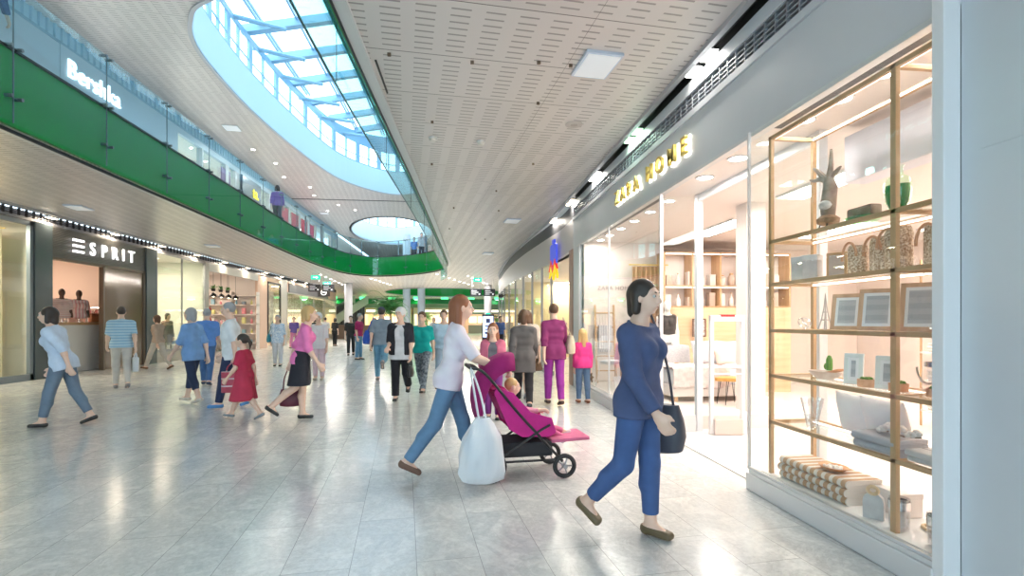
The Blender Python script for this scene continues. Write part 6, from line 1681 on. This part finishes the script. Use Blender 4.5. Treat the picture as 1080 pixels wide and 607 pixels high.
# green ribbon bands behind the far oval, and the sloping escalator on the left
struct(MB().band(crom([(-16, 57.6), (-8, 58.6), (0, 57.8), (8, 59), (15, 58)], 8), .25, 3.45, 3.95).build('trim_27', mat('dark_green_band', (.0, .22, .05), .35, coat=.4)), 'green bulkhead band at the far end')
t = thing('escalator', 'escalator rising to the upper floor at the far left', 'escalator', (-13.2, 47, 0))
for dx in (-.65, .65):
    MB().add([(dx - .06, 0, 0), (dx + .06, 0, 0), (dx - .06, 0, 1.0), (dx + .06, 0, 1.0), (dx - .06 + 3.4, 6.5, 3.3), (dx + .06 + 3.4, 6.5, 3.3), (dx - .06 + 3.4, 6.5, 4.1), (dx + .06 + 3.4, 6.5, 4.1)], [(0, 1, 3, 2), (4, 6, 7, 5), (0, 4, 5, 1), (2, 3, 7, 6), (0, 2, 6, 4), (1, 5, 7, 3)]).build('balustrade', mat('escalator_steel', (.62, .62, .60), .3, .6), t)
b = MB()
for k in range(18):
    f = k / 18; b.box(-.58 + 3.4 * f, .58 + 3.4 * f, 6.5 * f, 6.5 * (f + 1 / 18), 0, .1 + 3.2 * (f + 1 / 18))
b.build('steps', mat('step_dark', (.12, .12, .13), .5), t)
# dark kiosk bar at the left end
t = thing('bar_counter', 'long dark brown bar counter at the far left', 'counter', (-8.3, 44.5, 0))
MB().rbox(-1.9, 1.9, -.4, .4, 0, 1.1, .02).build('counter_body', mat('dark_brown', (.09, .055, .035), .4), t); MB().rbox(-2.0, 2.0, -.48, .48, 1.1, 1.16, .01).build('counter_top', mat('dark_brown_top', (.18, .11, .07), .3), t)
# upper level: orange display at the right end of the far walkway
for k, x in enumerate((-1.7, -1.3, -.95)):
    t = thing('poster_stand', 'orange and white display panel behind the far upper balustrade, %s' % ('first', 'second', 'third')[k], 'display panel', (x, 32.2, ZF2 - .019))
    MB().rbox(-.14, .14, -.04, .04, 0, 1.0 - .2 * k, .01).build('panel', noisy('orange_print', (.85, .25, .04), (.9, .8, .7), 5, .5), t); MB().rbox(-.16, .16, -.1, .1, 0, .04, .01).build('foot', WHITE, t)

# ================================================================== PEOPLE
F_ = fabric
P = {}
PB = F_('pale_blue_blouse', (.62, .72, .88))
P['p1'] = person('woman in a pale blue blouse and slim slate trousers leaning forward at the left edge', (-5.45, 7.72), 100, 1.66, 'f', 'walk', top=PB, sleeve=.62, hem=-.06, bottom=F_('slate_jeans', (.16, .22, .30)), leglen=.93,
       shoes=mat('shoe_black', (.02, .02, .02), .3), hair='bob', hairc='dark', lean=16, over=dict(hip=(16, -14), knee=(4, 14), foot=(2, -20), arm=(-24, 14), elbow=(22, 30)), h=.010)
P['p2'] = person('man from behind in a light blue striped tee and beige trousers facing the clothes shop', (-7.31, 12.02), 35, 1.76, 'm', 'walk2', top=striped('blue_stripes', (.30, .52, .72), (.55, .74, .86), .06, .5, 2), sleeve=.42, hem=-.02, bottom=F_('beige_chino', (.62, .58, .54)),
       shoes=mat('shoe_grey', (.28, .26, .27), .6), hair='short', hairc='dark', over=dict(hip=(8, -12), knee=(3, 12), foot=(0, -16)), h=.011)
P['p3'] = person('person in a tan top and beige trousers walking left before the greenish window', (-9.0, 16.5), 80, 1.66, 'f', 'walk', top=F_('tan_top', (.48, .36, .28)), sleeve=1, bottom=F_('sand', (.55, .50, .44)), shoes=mat('shoe_brown', (.16, .08, .04), .5), hair='bob', hairc='brown', h=.014)
P['p4'] = person('woman in a blue blouse and navy cropped trousers with pale sandals walking left', (-4.69, 9.65), 75, 1.66, 'f', 'walk2', top=F_('sky_blouse', (.22, .40, .72)), sleeve=.55, hem=-.10, bottom=F_('navy', (.025, .04, .09)), leglen=.82, shoes=mat('shoe_sand', (.66, .58, .5), .5),
       hair='bob', hairc='grey', over=dict(hip=(-8, 14), knee=(12, 2), foot=(-16, 4)), h=.011)
P['p4b'] = person('man in a bright blue shirt and blue jeans, behind the woman in cropped trousers', (-5.7, 12.35), 10, 1.72, 'm', 'walk', top=F_('royal', (.13, .30, .72)), sleeve=.45, bottom=F_('denim_blue', (.07, .16, .36)), shoes=mat('shoe_navy', (.03, .05, .1), .4), hair='short', hairc='grey',
       over=dict(hip=(10, -8), knee=(4, 10), foot=(2, -12)), h=.012)
P['p5'] = person('man in a loose white t-shirt and navy trousers with blue trainers walking left', (-3.80, 9.1), 105, 1.76, 'm', 'walk', top=F_('white_tee', (.80, .84, .88)), sleeve=.5, hem=-.08, bottom=F_('navy2', (.03, .045, .11)), shoes=mat('trainer_blue', (.08, .25, .55), .5), hair='short', hairc='grey',
       over=dict(hip=(14, -10), knee=(4, 14), foot=(2, -16), arm=(-12, 10)), fat=1.12, h=.010)
P['p5b'] = person('child with dark hair in a crimson dress and grey trainers beside the man in white', (-3.16, 8.0), 85, 1.24, 'f', 'walk2', top=F_('crimson', (.50, .03, .08)), sleeve=.4, bottom=F_('crimson2', (.52, .04, .09)), kind='skirt', hemz=.42, shoes=mat('trainer_grey', (.25, .28, .30), .5), hair='pony', hairc='dark', h=.010, loose=.02)
P['p6'] = person('grey haired woman in a white patterned blouse and white trousers facing the camera', (-5.83, 17.37), 190, 1.64, 'f', 'stand', top=noisy('floral', (.80, .84, .90), (.35, .50, .70), 26, .8), sleeve=.55, hem=-.08, bottom=F_('off_white', (.66, .66, .70)), shoes=mat('shoe_black'), hair='short', hairc='grey', fat=1.15, h=.012)
P['p7'] = person('woman in a bright pink blouse and black knee skirt with black pumps walking right', (-2.30, 7.85), -75, 1.66, 'f', 'lift', top=F_('pink', (.86, .22, .50)), sleeve=.6, hem=-.04, bottom=F_('black_skirt', (.02, .02, .03)), kind='skirt', hemz=.52, shoes=mat('shoe_black'), hair='bob', hairc='blonde', lean=10,
       over=dict(hip=(2, -12), knee=(2, 38), foot=(0, -36)), h=.010, flare=.05)
P['p8'] = person('white haired woman in a striped white and pink blouse behind the woman in pink', (-3.45, 13.2), 185, 1.63, 'f', 'stand', top=striped('white_pink', (.86, .70, .76), (.88, .88, .90), .03, .5, 0), sleeve=.5, hem=-.06, bottom=F_('pale_pink_trousers', (.75, .55, .62)), shoes=mat('shoe_sand'), hair='puffy', hairc='white', h=.012)
P['p10'] = person('grey haired man in a maroon t-shirt and blue jeans standing in profile', (-3.75, 20.0), -100, 1.74, 'm', 'stand', top=F_('maroon', (.38, .02, .12)), sleeve=.45, bottom=F_('denim_mid', (.12, .28, .45)), shoes=mat('shoe_black'), hair='short', hairc='grey', h=.013)
P['p11'] = person('man in a grey tee, jeans and dark cap from behind with a blue bag', (-1.88, 12.9), 2, 1.77, 'm', 'lift', top=F_('grey_blue_tee', (.27, .33, .40)), sleeve=.45, hem=-.03, bottom=F_('denim_light', (.16, .36, .52)), shoes=mat('shoe_grey'), hair='short', hairc='dark', cap_m=mat('cap_navy', (.04, .05, .09), .7), fat=1.1, h=.011)
P['p12'] = person('white haired woman in a white top, black cardigan and black trousers walking toward the camera', (-1.05, 9.6), 178, 1.67, 'f', 'lift2', top=F_('white_top', (.72, .72, .75)), sleeve=.5, hem=-.10, jacket=F_('black_cardigan', (.02, .02, .03)), bottom=F_('black_trousers', (.015, .015, .02)),
       shoes=mat('shoe_black'), hair='puffy', hairc='white', headyaw=-20, fat=1.1, over=dict(hip=(-12, 4), knee=(40, 3), foot=(-36, 0), wide=.015, arm=(10, 0), elbow=(20, 75)), h=.010)
P['p13'] = person('person in a teal tee and dark patterned trousers just behind the white haired woman', (-.72, 10.6), 170, 1.66, 'f', 'walk', top=F_('teal', (.0, .42, .40)), sleeve=.4, bottom=noisy('grey_pattern', (.04, .06, .09), (.28, .33, .38), 20, .8), shoes=mat('shoe_black'), hair='short', hairc='brown', h=.011)
P['p13b'] = person('person in a pale blue shirt with brown shoes behind the pram group', (-.30, 11.2), 175, 1.72, 'm', 'walk2', top=F_('light_blue_shirt', (.50, .68, .86)), sleeve=.6, bottom=F_('denim_pale', (.35, .45, .58)), shoes=mat('shoe_brown'), hair='short', hairc='brown', h=.012)
P['p14'] = person('auburn haired woman in a lavender white blouse and blue jeans pushing a magenta pram right', (-.08, 4.95), -84, 1.72, 'f', 'walk', top=noisy('lavender_white', (.76, .66, .76), (.84, .80, .84), 5, .85, bump=.2), sleeve=.5, hem=-.04, bottom=F_('denim_wash', (.14, .26, .42)), shoes=mat('shoe_suede', (.18, .10, .07), .7), hair='long', hairc='auburn',
       lean=10, over=dict(hip=(18, -20), knee=(4, 16), foot=(4, -26), curl=48), hands=[(-.20, .46, 1.02), (.20, .46, 1.02)], h=.0085)
P['p15'] = person('girl in a pink cardigan and purple trousers facing the camera behind the pram', (.52, 7.6), 172, 1.38, 'f', 'stand', top=F_('dark_grey_top', (.16, .16, .19)), sleeve=.9, jacket=F_('rose_cardigan', (.62, .16, .26)), bottom=F_('purple_trousers', (.22, .03, .22)), shoes=mat('shoe_black'), hair='long', hairc='auburn', h=.010, over=dict(arm=(12, 10), elbow=(60, 58)))
P['p16'] = person('person in a long dark grey top, black leggings and dark white soled trainers walking away', (1.10, 8.55), -6, 1.66, 'f', 'walk', top=F_('charcoal_top', (.13, .12, .12)), sleeve=.9, hem=-.22, bottom=F_('black_leggings', (.02, .018, .022)), shoes=mat('trainer_dark', (.04, .05, .06), .5), hair='bob', hairc='brown', h=.010)
P['p16b'] = person('person in a loose beige blouse and brown skirt walking away beside the woman in plum', (1.33, 9.75), 4, 1.68, 'f', 'walk2', top=F_('beige_blouse', (.72, .60, .52)), sleeve=.6, hem=-.08, bottom=F_('brown_skirt', (.14, .08, .045)), kind='skirt', hemz=.55, shoes=mat('shoe_grey'), hair='long', hairc='brown', h=.011, loose=.03)
P['p17'] = person('dark haired woman in a plum top and purple leggings walking away with a cream bag', (1.66, 8.75), 2, 1.72, 'f', 'walk', top=F_('plum', (.26, .03, .14)), sleeve=.7, hem=-.10, bottom=F_('purple_leggings', (.38, .04, .36)), shoes=mat('shoe_dark_brown', (.08, .04, .03), .5), hair='short', hairc='brown', over=dict(hip=(8, -6), knee=(4, 8), foot=(0, -12)), h=.0095)
P['p18'] = person('blonde girl in a bright pink jumper and blue jeans walking away along the shop window', (2.22, 8.95), 6, 1.27, 'f', 'stand', top=F_('hot_pink', (.84, .05, .28)), sleeve=.95, hem=-.04, bottom=F_('denim_girl', (.11, .18, .30)), shoes=mat('boot_brown', (.22, .07, .03), .5), hair='long', hairc='blonde', h=.0095, over=dict(hip=(5, -4), knee=(3, 5)))
P['p19'] = person('dark haired woman in a navy jumper and blue jeans striding across in the right foreground', (1.21, 3.32), -136, 1.70, 'f', 'lift', top=F_('navy_jumper', (.07, .10, .22)), sleeve=.98, hem=-.05, bottom=F_('denim_front', (.06, .12, .30)), leglen=.93, shoes=mat('loafer_olive', (.14, .10, .05), .45), hair='bob', hairc='dark', lean=1,
       over=dict(hip=(4, -10), knee=(3, 32), foot=(0, -34), arm=(-14, 16), elbow=(12, 22)), armabd=14, h=.0085)
P['p27'] = person('person in a blue shirt standing right of the digital screen', (1.95, 23.8), 200, 1.68, 'm', 'stand', top=F_('blue_far', (.06, .13, .40)), sleeve=.5, bottom=F_('dark_far', (.05, .05, .07)), shoes=mat('shoe_black'), hair='short', hairc='dark', h=.016)
far = [(-8.75, 28.6, 180, 'm', F_('violet_far', (.16, .12, .42)), F_('pink_far', (.7, .25, .45)), 'brown', 'person in a violet blue top and pink skirt far down the left walkway'),
       (-8.2, 30.5, 10, 'f', F_('black_far', (.03, .03, .03)), F_('denim_far', (.10, .14, .25)), 'dark', 'person in a black jacket, left in the far group of three'),
       (-7.75, 31.0, 5, 'm', F_('white_far', (.75, .72, .70)), F_('denim_far2', (.12, .20, .35)), 'dark', 'person in a white t-shirt and jeans, middle of the far group of three'),
       (-7.3, 31.5, -20, 'f', F_('black_far'), F_('black_far'), 'dark', 'person all in black, right in the far group of three'),
       (-4.55, 22.5, 190, 'm', F_('black_far'), F_('black_far'), 'dark', 'person in dark clothes just left of the man in maroon'),
       (-4.1, 26.0, 170, 'f', F_('red_far', (.5, .04, .06)), F_('dark_far'), 'dark', 'person in a red top just right of the man in maroon'),
       (-1.2, 26.0, 170, 'f', F_('white_far'), F_('dark_far'), 'blonde', 'person in a white top far down the middle behind the teal t-shirt')]
for (x, y, rz, sx_, tm, bm_, hc_, lab) in far:
    person(lab, (x, y), rz, 1.72 if sx_ == 'm' else 1.64, sx_, random.choice(['walk', 'stand', 'walk2']), top=tm, sleeve=.5, bottom=bm_, shoes=mat('shoe_black'), hair='short' if sx_ == 'm' else 'bob', hairc=hc_, h=.018)
# upper level
person('woman in a white top holding the far upper balustrade rail', (-2.25, 32.2, ZF2 - .015), 200, 1.70, 'f', 'stand', top=F_('white_top'), sleeve=.5, bottom=F_('dark_far'), shoes=mat('shoe_black'), hair='short', hairc='brown', h=.016)
person('person in a blue shirt behind the woman at the far upper rail', (-2.75, 32.9, ZF2 - .015), 170, 1.5, 'm', 'stand', top=F_('royal'), sleeve=.5, bottom=F_('dark_far'), shoes=mat('shoe_black'), hair='short', hairc='brown', h=.018)
person('person in a purple top on the upper walkway before the dark banner', (-7.2, 21.4, ZF2 - .015), 10, 1.7, 'f', 'walk', top=F_('purple_far', (.25, .12, .40)), sleeve=.8, bottom=F_('dark_far'), shoes=mat('shoe_black'), hair='bob', hairc='dark', h=.018)
person('person in navy on the upper walkway at the top left corner', (-7.0, 8.3, ZF2 - .015), 20, 1.72, 'm', 'walk', top=F_('navy_jumper'), sleeve=.9, bottom=F_('dark_far'), shoes=mat('shoe_black'), hair='short', hairc='dark', h=.014)

# ---- things they carry
handbag('dark maroon bag carried by the woman in pink', P['p7'], 0, mat('maroon_leather', (.12, .01, .03), .4), .34, .26, .14, .34, at_hand=True, name='handbag')
handbag('crimson carrier bag with pale bands held by the man in white', P['p5'], 0, striped('crimson_bag', (.48, .02, .07), (.75, .55, .6), .12, .8, 2, .5), .40, .34, .16, .16, at_hand=True, name='carrier_bag', shape='box')
handbag('teal shoulder bag of the woman in the white patterned blouse', P['p6'], 1, mat('teal_bag', (.03, .22, .28), .6), .26, .26, .12, .38)
handbag('bright blue duffel bag on the left shoulder of the man in the grey t-shirt', P['p11'], 0, fabric('blue_duffel', (.03, .10, .50)), .38, .34, .2, .30, out=.13)
handbag('cream shoulder bag of the woman in plum', P['p17'], 1, fabric('cream_bag', (.72, .60, .45)), .30, .32, .14, .30, out=.12, strap_m=mat('cream_strap', (.6, .48, .34), .6))
handbag('large dark grey shoulder bag of the woman in navy', P['p19'], 0, mat('charcoal_bag', (.06, .065, .09), .5), .44, .34, .18, .62, out=.17, fwd=-.04)
handbag('black handbag held by the white haired woman', P['p12'], 0, mat('black_leather', (.02, .02, .02), .35), .26, .2, .1, .12, at_hand=True, name='handbag')
handbag('light grey paper bag held by the man in the striped t-shirt', P['p2'], 1, mat('paper_grey', (.66, .68, .72), .6), .26, .30, .12, .14, at_hand=True, name='paper_bag', shape='box')
wv = world(P['p18'], WR[P['p18'].name][1] + Vector((.01, .0, -.09)))
t = thing('soft_toy', 'small brown soft toy dangling from the hand of the blonde girl', 'soft toy', wv)
TOY = fabric('toy_brown', (.22, .15, .10))
b = MB().ball((0, 0, -.09), .035, .03, .045).ball((0, 0, -.03), .028).ball((-.02, 0, -.008), .01).ball((.02, 0, -.008), .01)
for sx_ in (-1, 1): b.tube([(sx_ * .02, 0, -.06), (sx_ * .05, 0, -.09)], [.012, .01], 8).tube([(sx_ * .015, 0, -.12), (sx_ * .02, 0, -.17)], [.014, .011], 8)
b.build('toy_body', TOY, t, True)

# ---- pram with a toddler, at the hands of the woman in lavender
pr = thing('pram', 'magenta pram on a black frame with dark wheels, pushed by the auburn haired woman', 'pram', (.62, 4.87, 0), R(-84))
MG = fabric('magenta', (.56, .02, .24)); MGD = fabric('magenta_dark', (.34, .01, .14))
fr_ = MB()
for sx_ in (-.24, .24):
    fr_.tube(crom([(sx_ * .85, -.52, 1.03), (sx_, -.40, .98), (sx_, -.1, .62), (sx_, .32, .16)], 6), .013, 8)
    fr_.tube([(sx_, -.36, .16), (sx_, .12, .46), (sx_, .2, .5)], .012, 8)
    fr_.tube([(sx_, -.34, .18), (sx_, .30, .18)], .011, 8)
fr_.tube([(-.24, -.34, .18), (.24, -.34, .18)], .01, 8).tube([(-.24, .32, .17), (.24, .32, .17)], .01, 8)
fr_.build('frame', BLACK, pr, True)
MB().tube([(-.205, -.52, 1.03), (.205, -.52, 1.03)], .018, 10).build('push_bar', mat('foam_black', (.03, .03, .03), .8), pr, True)
# seat shell: sides, back and base swept into one hollow seat
se = MB()
prof = [(.26, .46), (.20, .42), (-.06, .43), (-.16, .50), (-.28, .78), (-.30, .84)]
for i in range(len(prof) - 1):
    (y0, z0), (y1, z1) = prof[i], prof[i + 1]
    se.add([(-.21, y0, z0), (.21, y0, z0), (.21, y1, z1), (-.21, y1, z1), (-.21, y0, z0 - .03), (.21, y0, z0 - .03), (.21, y1 - .03, z1 - .01), (-.21, y1 - .03, z1 - .01)], [(0, 1, 2, 3), (4, 7, 6, 5), (0, 4, 5, 1), (2, 6, 7, 3)])
for sx_ in (-1, 1):
    se.prism([(.26, .43), (.22, .56), (.02, .62), (-.14, .80), (-.30, .86), (-.32, .80), (-.18, .47), (-.06, .40), (.2, .39)], sx_ * .21, sx_ * .235, Matrix(((0, 0, 1, 0), (1, 0, 0, 0), (0, 1, 0, 0), (0, 0, 0, 1))))
se.build('seat_shell', MG, pr, True)
hd = MB(); vs = []; fs = []
for i in range(9):
    a = R(-35 + i * 16)
    for j in range(13):
        u = -1 + j / 6; xx = .235 * (abs(u) ** .7) * (1 if u > 0 else -1); drop_ = .19 * abs(u) ** 4
        r_ = .42 * (1 - .0 * abs(u)); vs.append((xx, -.14 - r_ * math.cos(a) * .85 * (1 - drop_), .62 + r_ * math.sin(a) * 1.0 + .12 - drop_ * .8))
for i in range(8):
    for j in range(12): a = i * 13 + j; fs.append((a, a + 1, a + 14, a + 13))
o = hd.add(vs, fs).build('hood', MGD, pr, True); md = o.modifiers.new('thickness', 'SOLIDIFY'); md.thickness = .012
MB().rbox(-.19, .19, .24, .62, .31, .345, .015, Matrix.Rotation(R(2), 4, 'X')).build('footrest', fabric('rose_footrest', (.66, .16, .30)), pr, True)
MB().rbox(-.2, .2, -.3, .24, .20, .34, .03).build('basket', mat('mesh_black', (.03, .03, .035), .8), pr)
for (x, y, r_) in ((-.27, -.36, .15), (.27, -.36, .15), (-.24, .34, .115), (.24, .34, .115)):
    wh = MB().tube([(x, y + (r_ - .022) * math.cos(a), r_ + .001 + (r_ - .022) * math.sin(a)) for a in [2 * PI * k / 26 for k in range(26)]], .021, 10, True).build('wheel', mat('rubber', (.025, .025, .028), .7), pr, True)
    sp_ = MB().tube([(x - .03, y, r_), (x + .03, y, r_)], .022, 10)
    for k in range(5): a = 2 * PI * k / 5; sp_.tube([(x, y, r_), (x, y + (r_ - .03) * math.cos(a), r_ + (r_ - .03) * math.sin(a))], .008, 6)
    sp_.build('spokes', mat('spoke_grey', (.35, .35, .37), .4, .5), wh, True)
tod = person('toddler in pink reclining in the magenta pram with legs stretched forward', (.62 - .0, 4.87, 0), -84, .86, 'f', 'sit', top=F_('baby_pink', (.78, .30, .42)), sleeve=.9, hem=.0, bottom=F_('rose_leggings', (.68, .16, .32)), shoes=mat('baby_shoe', (.7, .55, .6), .5), hair='short', hairc='blonde',
       over=dict(hip=(80, 76), knee=(8, 14), foot=(20, 20), flatback=1, armabd=14), lean=-24, h=.008, zoff=.02, name='toddler', fat=1.05)
# white carrier bag hanging on the push bar
t = thing('plastic_bag', 'large translucent white plastic bag hanging beside the jeans at the pram handle', 'carrier bag', world(pr, (.43, -.46, .08)), R(-84))
PLB = bpy.data.materials.new('thin_plastic'); PLB.use_nodes = True
pn = PLB.node_tree.nodes['Principled BSDF']; pn.inputs['Base Color'].default_value = (.82, .88, .94, 1); pn.inputs['Roughness'].default_value = .3; pn.inputs['Alpha'].default_value = .62
vs = []; fs = []; N = 28
for i, (f, a, c) in enumerate(((0, .12, .09), (.03, .17, .12), (.15, .20, .15), (.4, .19, .13), (.65, .16, .10), (.85, .10, .07), (.95, .06, .05))):
    for k in range(N):
        an = 2 * PI * k / N; wv_ = 1 + .07 * math.sin(5 * an + i * 1.3) + .04 * math.sin(11 * an - i); vs.append((c * math.cos(an) * wv_, a * math.sin(an) * wv_, f * .58))
for i in range(6):
    for k in range(N): fs.append((i * N + k, i * N + (k + 1) % N, (i + 1) * N + (k + 1) % N, (i + 1) * N + k))
fs.append(tuple(range(N))[::-1])
MB().add(vs, fs).build('bag_body', PLB, t, True)
MB().tube(crom([(0, -.03, .54), (-.12, -.05, .74), (-.225, -.07, .955), (-.12, .0, .74), (0, .03, .54)], 4), .01, 6).build('handle', PLB, t, True)
